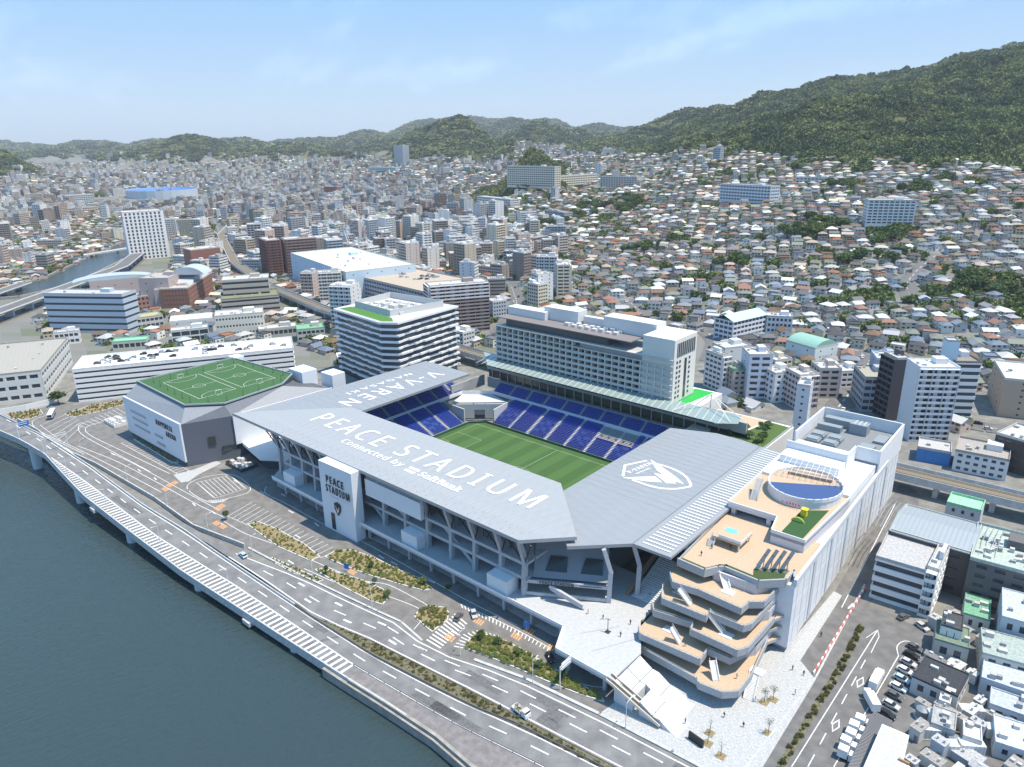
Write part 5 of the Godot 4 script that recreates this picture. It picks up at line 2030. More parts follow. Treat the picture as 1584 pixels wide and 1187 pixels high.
	flight(o, Vector3(-81, 25.4, -185.5), Vector3(-80.4, 22.9, -181), 1.6, mat("pavilion_grey", 0.4, 0.43, 0.46, 0.7))
	# rows of tilted solar frames
	for k in 4:
		b = B.new()
		var x := -63.4 + k * 1.9
		b.rod(Vector3(x, 22.8, -179.5 - k), Vector3(x, 27.4, -180.5 - k), 0.12, 0.12)
		b.beam(Vector3(x - 0.9, 24.2, -178 - k), Vector3(x + 0.5, 28.4, -182 - k), 1.1, 0.2)
		b.box(x, 22.8, -179.5 - k, 1.0, 0.15, 2.2)
		part(o, "tilted_frame", b, mat("frame_grey", 0.16, 0.18, 0.2, 0.5, 0.3))
	# upper deck with playground
	var u := PackedVector2Array([Vector2(-85.5, -203.6), Vector2(-69.4, -204), Vector2(-67.6, -195), Vector2(-57.6, -195.2), Vector2(-56, -232), Vector2(-86, -232)])
	b = B.new()
	b.prism(PackedVector2Array([Vector2(-67.6, -195), Vector2(-57.6, -195.2), Vector2(-56, -232), Vector2(-67.6, -232)]), 22, 26.2, true)
	b.prism(u, 25.2, 26.4, true)
	b.box(-83.8, 22.8, -205, 1.4, 2.5, 1.4)
	b.box(-72, 22.8, -205, 1.4, 2.5, 1.4)
	part(o, "upper_storey", b, mat("mall_lilac", 0.6, 0.6, 0.65, 0.7))
	b = B.new()
	b.box(-77.5, 22.9, -208, 12, 2.4, 0.3)
	part(o, "shop_front", b, mat("terrace_glass"))
	b = B.new()
	b.wall(u, 26.3, 27.4, 0.3, true)
	part(o, "upper_parapet", b, white)
	b = B.new()
	b.cap(u, 26.45)
	part(o, "upper_floor", b, tan_)
	b = B.new()
	b.cap(PackedVector2Array([Vector2(-65.2, -197.0), Vector2(-58.8, -196.6), Vector2(-58.6, -219.5), Vector2(-65.4, -214)]), 26.5)
	part(o, "play_lawn", b, grained("play_lawn", 0.03, 0.09, 0.025, 0.95, 0.2, 3, 0, 55))
	b = B.new()
	b.box(-63.5, 26.5, -211, 1.6, 2.2, 1.6)
	b.box(-63.5, 28.7, -211, 2.0, 0.3, 2.0)
	part(o, "play_hut", b, mat("play_yellow", 0.72, 0.55, 0.02, 0.6))
	b = B.new()
	for k in 10:
		var a := PI * k / 10
		var c := PI * (k + 1) / 10
		b.rod(Vector3(-63.6 + cos(a) * 1.8, 26.5 + sin(a) * 1.3, -206), Vector3(-63.6 + cos(c) * 1.8, 26.5 + sin(c) * 1.3, -206), 0.3, 0.3)
	part(o, "play_arch", b, mat("play_lime", 0.4, 0.5, 0.04, 0.6))
	flight(o, Vector3(-81.5, 31, -219), Vector3(-80, 26.5, -211), 2.2, mat("pavilion_grey"))
	# oval pool deck with pergola
	var ov := PackedVector2Array()
	for k in 32:
		var a := TAU * k / 32
		ov.append(Vector2(-69.2, -227) + Vector2(cos(a) * 11.6, sin(a) * 12.6))
	b = B.new()
	b.prism(ov, 22, 29.2)
	part(o, "pool_drum", b, mat("mall_pale", 0.66, 0.68, 0.71, 0.6))
	b = B.new()
	b.wall(ov, 29.0, 30.2, 0.4, true)
	part(o, "pool_rim", b, mat("mall_pale"))
	lettering(o, "rim_sign", "V-VAREN", Vector3(-71.8, 27.6, -213.25), Vector3(1, 0, -0.06).normalized(), Vector3.UP, 6.0, 0.9, mat("sign_red", 0.5, 0.06, 0.1, 0.6))
	var half := PackedVector2Array()
	for k in 17:
		var a := -0.55 + (PI + 0.1) * k / 16
		half.append(Vector2(-69.2, -227) + Vector2(cos(a) * 11.1, sin(a) * 12.1))
	b = B.new()
	b.cap(ov, 29.22)
	part(o, "pool_deck", b, tan_)
	b = B.new()
	b.cap(half, 29.3)
	part(o, "pool", b, mat("pool_blue", 0.05, 0.085, 0.22, 0.25))
	for k in 12:
		b = B.new()
		var x := -79 + k * 1.9
		b.rod(Vector3(x, 29.2, -228 - k * 0.35), Vector3(x, 31.6, -228 - k * 0.35), 0.07, 0.07, 4)
		b.rod(Vector3(x, 31.6, -228 - k * 0.35), Vector3(x - 1.5, 32.2, -240), 0.07, 0.07, 4)
		part(o, "pergola_frame", b, mat("pergola_white", 0.78, 0.78, 0.78, 0.5))
	for k in 5:
		b = B.new()
		b.rod(Vector3(-80, 31.6 + k * 0.14, -228.5 - k * 2.6), Vector3(-58, 31.6 + k * 0.14, -232.5 - k * 1.9), 0.06, 0.06, 4)
		part(o, "pergola_purlin", b, mat("pergola_white"))
	b = B.new()
	b.box(-70, 29.3, -234, 14, 0.9, 2.5, 0.15)
	part(o, "lounger_row", b, mat("lounger", 0.3, 0.24, 0.2, 0.8))
	# back volumes: white roof, plant court
	b = B.new()
	b.prism(PackedVector2Array([Vector2(-86.5, -232), Vector2(-56, -232), Vector2(-56.4, -262), Vector2(-87, -262)]), 22, 27.4)
	part(o, "back_wall", b, white)
	b = B.new()
	b.prism(PackedVector2Array([Vector2(-84.5, -244), Vector2(-64, -244.5), Vector2(-64, -262), Vector2(-84.5, -262)]), 27.4, 30.2)
	part(o, "back_roof", b, mat("mall_pale"))
	b = B.new()
	b.wall(PackedVector2Array([Vector2(-86, -262.5), Vector2(-86.5, -296), Vector2(-56.3, -296), Vector2(-55.8, -262.5), Vector2(-64, -262.5), Vector2(-64, -252), Vector2(-85, -252)]), 22, 33, 0.6)
	part(o, "plant_screen", b, white)
	b = B.new()
	b.prism(PackedVector2Array([Vector2(-86, -262), Vector2(-56, -262), Vector2(-56.4, -296), Vector2(-86.5, -296)]), 22, 28)
	part(o, "plant_floor", b, mat("plant_floor", 0.2, 0.215, 0.23, 0.8))
	var unit := mat("plant_unit", 0.27, 0.31, 0.34, 0.6, 0.2)
	for k in 4:
		b = B.new()
		var c := Vector3(-81 + (k % 2) * 6.4, 28, -268 - (k / 2) * 6.0)
		b.box(c.x, c.y, c.z, 5.2, 1.6, 4.6)
		b.box(c.x, c.y + 1.6, c.z, 4.2, 0.5, 3.6)
		part(o, "air_unit", b, unit)
	for w in [[-70, -288, 6.5, 4.2, 5], [-80, -284, 9, 2.4, 3], [-79, -291, 10, 3.2, 3.4], [-63, -272, 5, 1.2, 9], [-61, -285, 4, 1.0, 8]]:
		b = B.new()
		b.box(w[0], 28, w[1], w[2], w[3], w[4])
		part(o, "air_unit", b, unit)
	b = B.new()
	for k in 3:
		b.box(-71.6 + k * 1.7, 32.2, -288, 0.2, 0.3, 5)
		b.box(-70, 32.2, -289.6 + k * 1.7, 6.5, 0.3, 0.2)
	part(o, "fan_grille", b, st)
	# zigzag stairs between the terraces
	flight(o, Vector3(-73.4, 22.9, -173.2), Vector3(-68.8, 19.4, -168.8), 1.9, st)
	flight(o, Vector3(-79.3, 19.4, -160.1), Vector3(-75.5, 15.8, -160.4), 1.7, st)
	flight(o, Vector3(-70.2, 15.8, -160.3), Vector3(-64.9, 12.1, -159.8), 1.7, st)
	flight(o, Vector3(-76.9, 12.1, -152.3), Vector3(-74.1, 8.4, -152.6), 1.7, st)
	flight(o, Vector3(-64.1, 8.4, -151.9), Vector3(-61.7, 4.6, -149.8), 1.8, st)
	flight(o, Vector3(-55.2, 4.6, -159.4), Vector3(-54.1, 0.1, -153.6), 2.6, st)
	for k in 5:
		b = B.new()
		var c: Vector3 = [Vector3(-68.1, 19.5, -168), Vector3(-80.7, 15.9, -163.8), Vector3(-64, 12.2, -159.4), Vector3(-79, 8.5, -155.8), Vector3(-54.9, 4.7, -160.2)][k]
		b.box(c.x, c.y - 0.3, c.z, 3.6, 0.3, 2.6)
		part(o, "stair_landing", b, st)
	# wooden play mound on the first terrace
	b = B.new()
	hip(b, 4.5, 2.6, 9.2, 1.2, 0.1)
	b.t = Transform3D(Basis(), Vector3.ZERO)
	part(o, "bench", b, mat("wood", 0.4, 0.2, 0.09, 0.8)).position = Vector3(-85.6, 0, -161.6)

var crowns := []


func tree(called: String, label: String, at: Vector3, h: float, r: float, group: String, k: int) -> void:
	# tapered trunk with limbs and a crown of leaf clumps
	if crowns.is_empty():
		for i in 3:
			crowns.append(leafy(300 + i, 230, 0.14, 0.24))
	var o := thing(called, label, "tree", at, k * 1.3, group)
	var b := B.new()
	b.rod(Vector3.ZERO, Vector3(0.05, h * 0.55, 0), h * 0.035, h * 0.018)
	for i in 3:
		var a := TAU * i / 3 + k
		b.rod(Vector3(0.03, h * 0.42, 0), Vector3(cos(a) * r * 0.5, h * 0.72, sin(a) * r * 0.5), h * 0.015, h * 0.007, 5)
	part(o, "trunk", b, mat("bark", 0.1, 0.075, 0.05, 0.9))
	var c := mesh_part(o, "crown", crowns[k % 3], leaf_mat(k % 3))
	c.scale = Vector3(r, h * 0.33, r)
	c.position.y = h * 0.36


func leaf_mat(k: int) -> StandardMaterial3D:
	var m := mat("leaf_%d" % k, [0.07, 0.11, 0.09][k], [0.12, 0.16, 0.135][k], [0.036, 0.04, 0.05][k], 0.9)
	m.backlight_enabled = true
	m.backlight = Color(0.1, 0.13, 0.05)
	return m


func shrubs(called: String, label: String, p: PackedVector2Array, y: float, n: int, lo: float, hi: float, c0: Color, c1: Color) -> void:
	# a bed of low shrubs, filled with leaf clumps
	var box := Rect2(p[0], Vector2.ZERO)
	for a in p:
		box = box.expand(a)
	var at := []
	var ti := []
	var tries := 0
	while at.size() < n and tries < n * 20:
		tries += 1
		var a := Vector2(rng.randf_range(box.position.x, box.end.x), rng.randf_range(box.position.y, box.end.y))
		if inside(a, p):
			var z := rng.randf_range(lo, hi)
			at.append(Transform3D(Basis(Vector3.UP, rng.randf() * TAU).scaled(Vector3(z, z * rng.randf_range(0.7, 1.3), z)), Vector3(a.x, y - z * 0.2, a.y)))
			ti.append(c0.lerp(c1, rng.randf()))
	var m: StandardMaterial3D = mats.get("shrub_leaf")
	if m == null:
		m = StandardMaterial3D.new()
		m.vertex_color_use_as_albedo = true
		m.roughness = 0.9
		m.backlight_enabled = true
		m.backlight = Color(0.1, 0.12, 0.04)
		mats["shrub_leaf"] = m
	if crowns.is_empty():
		for i in 3:
			crowns.append(leafy(300 + i, 230, 0.14, 0.24))
	many(called, crowns[1], at, m, label, "shrubs", ti)


func bed(label: String, a: Array, n: int, lo := 0.35, hi := 0.8, dry := 0.5) -> void:
	# a kerbed planting bed with soil and shrubs
	var p := poly(a)
	var b := B.new()
	b.prism(p, 0, 0.2)
	setting("planting_bed", b, grained("bed_soil", 0.25, 0.205, 0.115, 0.95, 0.5, 3, 0, 61), label, "bed")
	b = B.new()
	b.wall(p, 0, 0.28, 0.3, true)
	setting("kerb", b, mat("kerb_white", 0.6, 0.61, 0.62, 0.8), "white kerb round %s" % label, "kerb")
	shrubs("bed_shrubs", "low green and rust shrubs in %s" % label, p, 0.2, n, lo, hi, Color(0.16, 0.24, 0.06), Color(0.26, 0.17, 0.09).lerp(Color(0.3, 0.34, 0.09), 1.0 - dry))


func build_plants() -> void:
	bed("the long bed beside the stadium street", [-198.1, -122.6, -198.6, -127.7, -194.1, -131.5, -183.7, -133.5, -172.9, -134, -161.7, -135.3, -154.3, -133.8, -155.9, -131.5, -164.2, -128.9, -177.1, -125.5, -188.8, -123.4], 327, 0.22, 0.54, 0.35)
	bed("the bed below the parking bays", [-240.9, -116.8, -239.4, -120.6, -228.2, -122.2, -211.6, -122.7, -199.5, -121.4, -200.1, -117.7, -217.4, -115.5], 156, 0.17, 0.42, 0.4)
	bed("the curved bed between ramp and road", [-194, -115.5, -192.4, -117.8, -176.3, -122.1, -166.9, -123.3, -161.7, -121.2, -160.3, -117.9, -165.1, -116.6, -178.3, -115.6], 202, 0.17, 0.42, 0.5)
	bed("the round island by the tunnel mouth", [-147.7, -120.3, -149.1, -123.4, -148.1, -126.8, -144.5, -129.4, -141.2, -128.7, -138.7, -125.8, -138.3, -118.9], 132, 0.22, 0.54, 0.7)
	bed("the tall island beside the underpass", [-125.4, -120.2, -127.1, -123.6, -126, -127.7, -119.9, -129.7, -114, -130.2, -105.2, -129.7, -94.9, -129.7, -84.3, -129.8, -82.7, -128.7, -88.5, -126.8, -100, -124.7, -112.6, -122.8], 405, 0.28, 0.71, 0.4)
	bed("the narrow bed left of the ramp", [-212.6, -110, -205.7, -110.9, -195.6, -112.1, -186.5, -113.7, -186.9, -111.4, -197.5, -109.5, -208.4, -108.7], 93, 0.17, 0.36, 0.4)
	bed("the strip along the arena foot", [-364.5, -124.6, -365.7, -127.9, -326.3, -127.6, -319, -126.1, -321.4, -124.1], 109, 0.17, 0.36, 0.7)
	bed("the bed behind the bus bay", [-432.2, -115.1, -435.4, -129.6, -431, -145.6, -422.9, -143.8, -421.2, -127.9, -423.8, -115.6], 156, 0.22, 0.54, 0.7)
	bed("the dry bed inside the bus loop", [-458, -93, -455.3, -102.9, -454.2, -109.1, -443.1, -107.6, -439.1, -100.7, -439.7, -95.4], 109, 0.22, 0.54, 0.8)
	shrubs("median_weeds", "dry weeds growing along the median and road edge", poly([-170.7, -100.3, -147, -104, -126.2, -106.6, -108.9, -108.4, -96.4, -109.6, -71.7, -111.3, -72.2, -110.4, -96.4, -108.1, -107.7, -105.8, -124.1, -103.8, -144.9, -101.3]), 0.3, 260, 0.2, 0.55, Color(0.1, 0.12, 0.04), Color(0.2, 0.17, 0.08))
	shrubs("verge_weeds", "weeds growing along the planted strip", poly([-40.1, -137.6, -40.4, -178.8, -41.4, -204.5, -40, -204.1, -38.8, -178.5, -38.8, -138.7]), 0.15, 120, 0.25, 0.6, Color(0.08, 0.11, 0.03), Color(0.18, 0.14, 0.06))
	for k in 12:
		var p: Vector2 = [Vector2(-148.9, -136), Vector2(-158.5, -133.6), Vector2(-170.9, -123.3), Vector2(-179.4, -128.7), Vector2(-161.9, -121.4), Vector2(-188.2, -116.2), Vector2(-118.8, -126.9), Vector2(-111.7, -127.4), Vector2(-103.4, -127.5), Vector2(-95.9, -128.1), Vector2(-124, -125.6), Vector2(-250.7, -113.2)][k]
		tree("young_tree", "young upright street tree in the planting beds", Vector3(p.x, 0.2, p.y), rng.randf_range(2.6, 4.4), rng.randf_range(0.8, 1.3), "young trees of the planting beds", k)
	for k in 6:
		var p: Vector2 = [Vector2(-56.7, -136.8), Vector2(-55.6, -133.5), Vector2(-51.5, -132.1), Vector2(-45.7, -146.1), Vector2(-50.6, -155.5), Vector2(-49.2, -157.9)][k]
		var b := B.new()
		b.box(p.x, 0.05, p.y, 2.2, 0.06, 2.2)
		setting("tree_pit", b, grained("bed_soil", 0.13, 0.1, 0.055), "square soil pit in the pale paving", "tree pit")
		var o := thing("plaza_tree", "slender sparse sapling in a square pit of the pale plaza", "tree", Vector3(p.x, 0.1, p.y), k * 2.0, "saplings of the plaza")
		b = B.new()
		b.rod(Vector3.ZERO, Vector3(0.1, 4.2, 0), 0.09, 0.03)
		for i in 9:
			var a := i * 2.4
			var y := 1.6 + i * 0.28
			b.rod(Vector3(0.05, y, 0), Vector3(cos(a) * 1.1, y + 0.9, sin(a) * 1.1), 0.03, 0.012, 4)
		part(o, "trunk", b, mat("bark"))
		if k > 2:
			var c := mesh_part(o, "crown", leafy(700 + k, 90, 0.05, 0.11), leaf_mat(2))
			c.scale = Vector3(1.1, 1.3, 1.1)
			c.position.y = 2.2
	tree("roadside_tree", "round green tree at the foot of the white parking building", Vector3(-452.3, 0, -118.7), 8.5, 4.2, "", 0)
	# clumps of big trees in the town
	var groves := [-660, -910.7, -669.9, -882.8, -688.9, -976.8, -664.4, -986.9, -601, -936.2, -611.2, -997.9, -658.6, -836.9, -659.9, -1026.9, -738.4, -857.4, -769.1, -925.9, -272.9, -797.8, -266.4, -813.5, -196.2, -779.7, -273.7, -778.4, -100.2, -701.1, -91.2, -716.4, -75.9, -708.6, -195.5, -716.8, -2144.1, -1284.1, -2092.6, -1164.5, -2131.7, -1347.4, -887.1, -1107, -293.5, -654, -421.6, -727.1, -216.7, -993.1, -315.3, -1019.3]
	for i in range(0, groves.size(), 2):
		for k in 7:
			var a := Vector2(groves[i], groves[i + 1]) + Vector2(rng.randf_range(-24, 24), rng.randf_range(-24, 24))
			tree("park_tree", "broad green tree in a clump among the town roofs", Vector3(a.x, ter(a.x, a.y), a.y), rng.randf_range(9, 15), rng.randf_range(5, 8.5), "big trees among the houses", k)

# ---- the buildings round the quarter, one by one

func bldg(called: String, label: String, s: Array, floors: int, wall: Array, o := {}) -> Node3D:
	# s: x, z, width, depth, turn in degrees, height
	var g := ter(s[0], s[1])
	footprints.append(s)
	var n := thing(called, label, "building", Vector3(s[0], g, s[1]), deg_to_rad(s[4]))
	var wa := B.new()
	var gl := B.new()
	var ro := B.new()
	var h: float = s[5]
	wa.box(0, -3, 0, s[2] - 0.2, 3.0, s[3] - 0.2)
	block(wa, gl, s[2], s[3], 0, floors, h / floors, o)
	part(n, "wall", wa, mat("wall_" + called, wall[0], wall[1], wall[2], 0.75))
	part(n, "window", gl, mat(o.get("glass", "town_glass"), 0.05, 0.06, 0.075, 0.2), "", true)
	var rc: Array = o.get("roof", [0.5, 0.5, 0.49])
	roof_top(ro, s[2], s[3], h, o.get("parapet", 0.9))
	part(n, "roof", ro, grained("roof_%d_%d" % [int(rc[0] * 50), int(rc[1] * 50)], rc[0], rc[1], rc[2], 0.9, 0.3, 8, 0, 71))
	var r := RandomNumberGenerator.new()
	r.seed = hash(called) % 100000
	if o.get("house", true):
		var b := B.new()
		b.box(s[2] * 0.2, h + 0.25, -s[3] * 0.15, minf(s[2] * 0.3, 8), 2.8, minf(s[3] * 0.4, 6))
		part(n, "roof_house", b, mat("wall_" + called))
	for k in int(o.get("units", 4)):
		var b := B.new()
		b.box(r.randf_range(-0.42, 0.42) * s[2], h + 0.25, r.randf_range(-0.38, 0.38) * s[3], r.randf_range(0.9, 2.2), r.randf_range(0.7, 1.4), r.randf_range(0.8, 1.6))
		part(n, "roof_unit", b, mat("roof_unit_%d" % (k % 3), [0.5, 0.3, 0.42][k % 3], [0.5, 0.31, 0.42][k % 3], [0.49, 0.33, 0.4][k % 3], 0.7))
	return n


func vault(n: Node3D, w: float, d: float, y: float, rise: float, m: Material, at := Vector3.ZERO) -> void:
	# a barrel roof, its axis along local z
	var b := B.new()
	var k := 14
	for i in k:
		var a := PI * (0.12 + 0.76 * i / k)
		var c := PI * (0.12 + 0.76 * (i + 1) / k)
		var p := Vector2(-cos(a), sin(a) - sin(PI * 0.12)) * Vector2(w / 2 / cos(PI * 0.12), rise / (1 - sin(PI * 0.12)))
		var q := Vector2(-cos(c), sin(c) - sin(PI * 0.12)) * Vector2(w / 2 / cos(PI * 0.12), rise / (1 - sin(PI * 0.12)))
		b.quad(at + Vector3(p.x, y + p.y, d / 2), at + Vector3(p.x, y + p.y, -d / 2), at + Vector3(q.x, y + q.y, -d / 2), at + Vector3(q.x, y + q.y, d / 2))
		for s in [-1.0, 1.0]:
			b.quad(at + Vector3(p.x, y, d / 2 * s), at + Vector3(p.x, y + p.y, d / 2 * s), at + Vector3(q.x, y + q.y, d / 2 * s), at + Vector3(q.x, y, d / 2 * s))
	part(n, "vaulted_roof", b, m)


func build_buildings() -> void:
	var white := [0.7, 0.71, 0.72]
	var n: Node3D
	# along the river on the left
	bldg("old_factory", "old white three-storey factory with arcaded side and stained roof", [-516.6, -109.8, 79.7, 60, 151.8, 17.3], 3, [0.62, 0.63, 0.62], {"bay": 6.0, "pier": 1.6, "band": 0.6, "roof": [0.36, 0.35, 0.32], "units": 9})
	n = bldg("parking_structure", "long white five-deck parking structure with dark open slots", [-428.8, -187.5, 122, 29, 60, 18.9], 6, [0.78, 0.79, 0.8], {"pier": 0.0, "band": 0.62, "th": 0.6, "roof": [0.74, 0.75, 0.76], "house": false, "units": 0, "parapet": 1.2})
	for k in 34:
		car(Vector3(rng.randf_range(-56, 56), 19.2, -8.0 + (k % 3) * 6.0), 0.0 if k % 2 else PI, k, "car parked on the top deck of the white parking structure", "cars on the parking roof", n)
	bldg("bluish_office", "pale blue office with long ribbon windows beside the expressway", [-622.4, -201.8, 67.1, 18, 34.1, 31], 6, [0.42, 0.5, 0.6], {"pier": 0.0, "band": 0.66, "roof": [0.45, 0.46, 0.48]})
	n = bldg("hospital_tower", "slim white hospital tower with vertical window strips and red cross", [-997.6, -403.4, 46.8, 30, 73.2, 60], 14, [0.78, 0.78, 0.79], {"bay": 5.0, "pier": 2.6, "band": 0.3, "house": false, "r": "y", "units": 3})
	var cr := B.new()
	cr.box(-24.5, 53.6, 15.1, 3.6, 1.2, 0.2)
	cr.box(-24.5, 52.4, 15.1, 1.2, 3.6, 0.21)
	part(n, "cross", cr, mat("cross_red", 0.6, 0.03, 0.05, 0.6))
	# concert hall and museum
	n = bldg("concert_hall", "mauve grey concert hall with silver vaulted roofs", [-669.8, -279.2, 26.7, 34, 41.3, 28], 4, [0.44, 0.37, 0.36], {"all": "x", "few": 2, "roof": [0.4, 0.38, 0.36], "units": 6})
	vault(n, 30, 20, 28, 7, mat("vault_silver", 0.5, 0.56, 0.6, 0.4, 0.2), Vector3(22, 0, -14))
	n = bldg("concert_hall_wing", "low mauve wing of the concert hall with swept roof end", [-756.8, -269.3, 42.8, 26, 70.4, 18], 2, [0.44, 0.37, 0.36], {"all": "x", "few": 3, "roof": [0.42, 0.46, 0.5], "house": false})
	vault(n, 70, 20, 18, 4, mat("vault_silver"), Vector3(0, 0, 0))
	bldg("mauve_block", "flat mauve wall block in front of the concert hall", [-653.5, -281.7, 27.5, 26, 50.4, 19], 3, [0.44, 0.37, 0.36], {"all": "x", "few": 0})
	n = bldg("brick_hall", "red brick hall side with small square windows and vaulted roof", [-668.9, -301, 80.1, 24, 138.5, 20], 5, [0.26, 0.13, 0.095], {"bay": 3.0, "pier": 1.8, "band": 0.7, "roof": [0.45, 0.42, 0.4]})
	vault(n, 34, 20, 20, 6, mat("vault_silver"))
	bldg("brick_annex", "square red brick annex with flat roof behind the hall", [-848.7, -405.5, 35.1, 24, 84.6, 24], 5, [0.26, 0.12, 0.09], {"all": "x", "few": 0, "house": false})
	bldg("hall_entrance", "brown and cream entrance building with olive roof", [-673.1, -257.8, 22.1, 16, 76.4, 13], 3, [0.36, 0.2, 0.15], {"pier": 1.5})
	bldg("olive_pavilion", "low pavilion with pale olive flat roof", [-602.9, -234.5, 20.3, 16, 79, 9], 2, [0.5, 0.51, 0.52], {"roof": [0.42, 0.41, 0.27], "units": 1, "house": false})
	bldg("terraced_museum", "stepped grey brown museum with solar panels on top", [-586.2, -315.5, 38.3, 22, 57.9, 30], 6, [0.4, 0.37, 0.34], {"pier": 0.0, "band": 0.6})
	n = bldg("museum_podium", "wide grey brown podium with planted roof and red door", [-575.2, -311.4, 46.8, 30, 61.7, 17], 4, [0.4, 0.37, 0.34], {"pier": 0.0, "band": 0.6, "roof": [0.2, 0.22, 0.14], "house": false})
	bldg("cream_laboratory", "long cream building with two rows of small windows and round tanks", [-519.5, -270.4, 35.3, 20, 59.3, 16.7], 3, [0.62, 0.62, 0.56], {"bay": 2.4, "pier": 1.0, "band": 0.72, "units": 10})
	bldg("glazed_shed", "low glazed shed with white frame grid", [-532.1, -235.8, 25.9, 12, 64.5, 9], 2, [0.55, 0.62, 0.62], {"bay": 6, "pier": 0.5, "band": 0.25, "units": 2})
	bldg("white_roofed_hall", "broad low hall with plain white roof", [-569.7, -255.3, 31.4, 20, 62.1, 8], 2, [0.6, 0.6, 0.58], {"roof": [0.75, 0.74, 0.71], "house": false, "units": 1, "all": "x", "few": 3})
	bldg("green_shed", "low workshop with pale green metal roof", [-545.6, -197.7, 23.2, 12, 55.8, 6], 1, [0.5, 0.5, 0.46], {"roof": [0.25, 0.5, 0.36], "units": 0, "house": false})
	bldg("link_block", "small white link block joining factory and office", [-598.2, -172.8, 16.4, 9, 65.6, 9], 2, white, {"units": 1})
	bldg("green_roofed_office", "two-storey office with green roof below the railway", [-463, -295.6, 20.1, 18, 60.4, 9], 2, [0.48, 0.5, 0.47], {"roof": [0.2, 0.4, 0.27]})
	bldg("substation_office", "grey low building beside the railway curve", [-493.7, -286.6, 28.6, 14, 62.6, 6], 1, [0.42, 0.42, 0.42], {"units": 6})
	# apartment towers behind
	bldg("brick_apartments", "slim dark brick apartment tower with pale balcony edges", [-724.3, -423.3, 14.6, 30, 72.6, 42], 14, [0.2, 0.1, 0.085], {"all": "y", "deep": 1.2, "bay": 6})
	bldg("long_brick_apartments", "broad reddish apartment slab with white crown", [-712.6, -452.4, 33.7, 18, 69.4, 41], 13, [0.3, 0.2, 0.18], {"f": "y", "l": "y", "bay": 5})
	bldg("dark_apartments", "dark apartment tower with white frame grid", [-928.1, -522.2, 18.5, 20, 56.1, 37], 12, [0.55, 0.55, 0.58], {"bay": 5, "pier": 0.5, "band": 0.25})
	bldg("pale_blue_flats", "small pale blue flats beside the brick tower", [-812.4, -455.4, 15, 24, 79.9, 17], 5, [0.55, 0.62, 0.68], {"f": "y"})
	# pale blue department store with its parking decks
	bldg("department_store", "pale blue windowless store wall with mint roof", [-599.3, -436.2, 70, 152.6, 75.7, 30], 6, [0.5, 0.62, 0.74], {"all": "x", "few": 5, "roof": [0.55, 0.6, 0.58], "units": 14})
	n = bldg("store_parking", "grey parking decks with square openings and cars on the roof", [-489.5, -426.6, 134.2, 62, -6.6, 23], 6, [0.4, 0.43, 0.48], {"bay": 4.2, "pier": 0.8, "band": 0.5, "roof": [0.45, 0.38, 0.31], "house": false, "units": 0})
	for k in 18:
		car(Vector3(rng.randf_range(-34, 10), 23.3, rng.randf_range(-24, 4)), PI / 2, k + 3, "car parked on the tan roof of the store parking", "cars on the store roof", n)
	n = bldg("two_tone_apartments", "two-tone apartment slab, brown below and white above, with roof planting", [-391.4, -382.5, 46.1, 16, 59.8, 37.5], 14, [0.3, 0.25, 0.24], {"f": "y", "r": "w", "l": "y", "bay": 12})
	var up := B.new()
	var gg := B.new()
	block(up, gg, 46.1, 16.3, 26.8, 4, 2.68, {"f": "y", "b": "w", "r": "w", "l": "y", "bay": 12, "deep": 1.55})
	part(n, "upper_wall", up, mat("two_tone_white", 0.6, 0.58, 0.6, 0.8))
	# ferris wheel among the roofs
	ferris(Vector2(-717.8, -519.4))
	# behind the hotel, right
	bldg("slim_white_flats", "very slim white building with stacked balconies beside the green court", [-173.4, -379, 6.1, 15, 65.9, 21.3], 7, white, {"f": "y"})
	bldg("slim_brown_office", "narrow brownish office with green roof house", [-161.9, -378.7, 8.6, 12, 50.6, 15], 5, [0.42, 0.38, 0.36], {"roof": [0.16, 0.3, 0.2], "pier": 1.6})
	bldg("banded_office", "seven-storey bluish office with long dark window bands", [-152, -383.5, 13.1, 16, 38.3, 25], 7, [0.55, 0.6, 0.7], {"bay": 8, "pier": 1.6, "band": 0.5, "l": "x", "r": "x"})
	bldg("white_corner_office", "white six-storey office with paired windows", [-139.4, -384.2, 12.7, 14, 54.3, 16.6], 5, [0.68, 0.71, 0.75], {"bay": 4.5, "pier": 1.8, "band": 0.5})
	bldg("pencil_tower", "windowless pale grey pencil tower behind the plant court", [-108.3, -335.8, 6.1, 10, 10.9, 28], 8, [0.56, 0.6, 0.65], {"all": "x", "few": 1, "units": 1})
	bldg("pink_flats", "pinkish six-storey flats with white roof", [-125.4, -381.3, 11.6, 14, 52.4, 19], 6, [0.55, 0.48, 0.48], {"f": "y"})
	bldg("beige_flats", "beige building with dark stair glazing", [-121, -407, 12, 14, 38.5, 17], 5, [0.46, 0.41, 0.39], {"bay": 5, "pier": 1.5})
	bldg("white_low_office", "low white office at the street corner", [-117.4, -433.8, 14.1, 14, 48.5, 9.5], 3, white, {})
	bldg("cream_low_block", "cream low block behind the banded office", [-153.5, -418.5, 12.7, 12, 63.1, 13], 4, [0.62, 0.57, 0.45], {})
	bldg("white_back_block", "white back block with roof terrace", [-179.9, -411.8, 19.2, 14, 60.3, 18], 5, [0.62, 0.65, 0.66], {"all": "x", "few": 2})
	n = bldg("school_building", "white school with arched galleries and mint gabled roof", [-209.8, -491.9, 37.4, 17, 76.1, 14], 4, [0.66, 0.69, 0.75], {"bay": 4, "pier": 0.7, "band": 0.45, "parapet": 0.2, "house": false, "units": 0})
	var gr := B.new()
	gable(gr, 37.4, 17, 14.4, 3.4, 0.6)
	part(n, "gabled_roof", gr, mat("mint_roof", 0.42, 0.62, 0.55, 0.6))
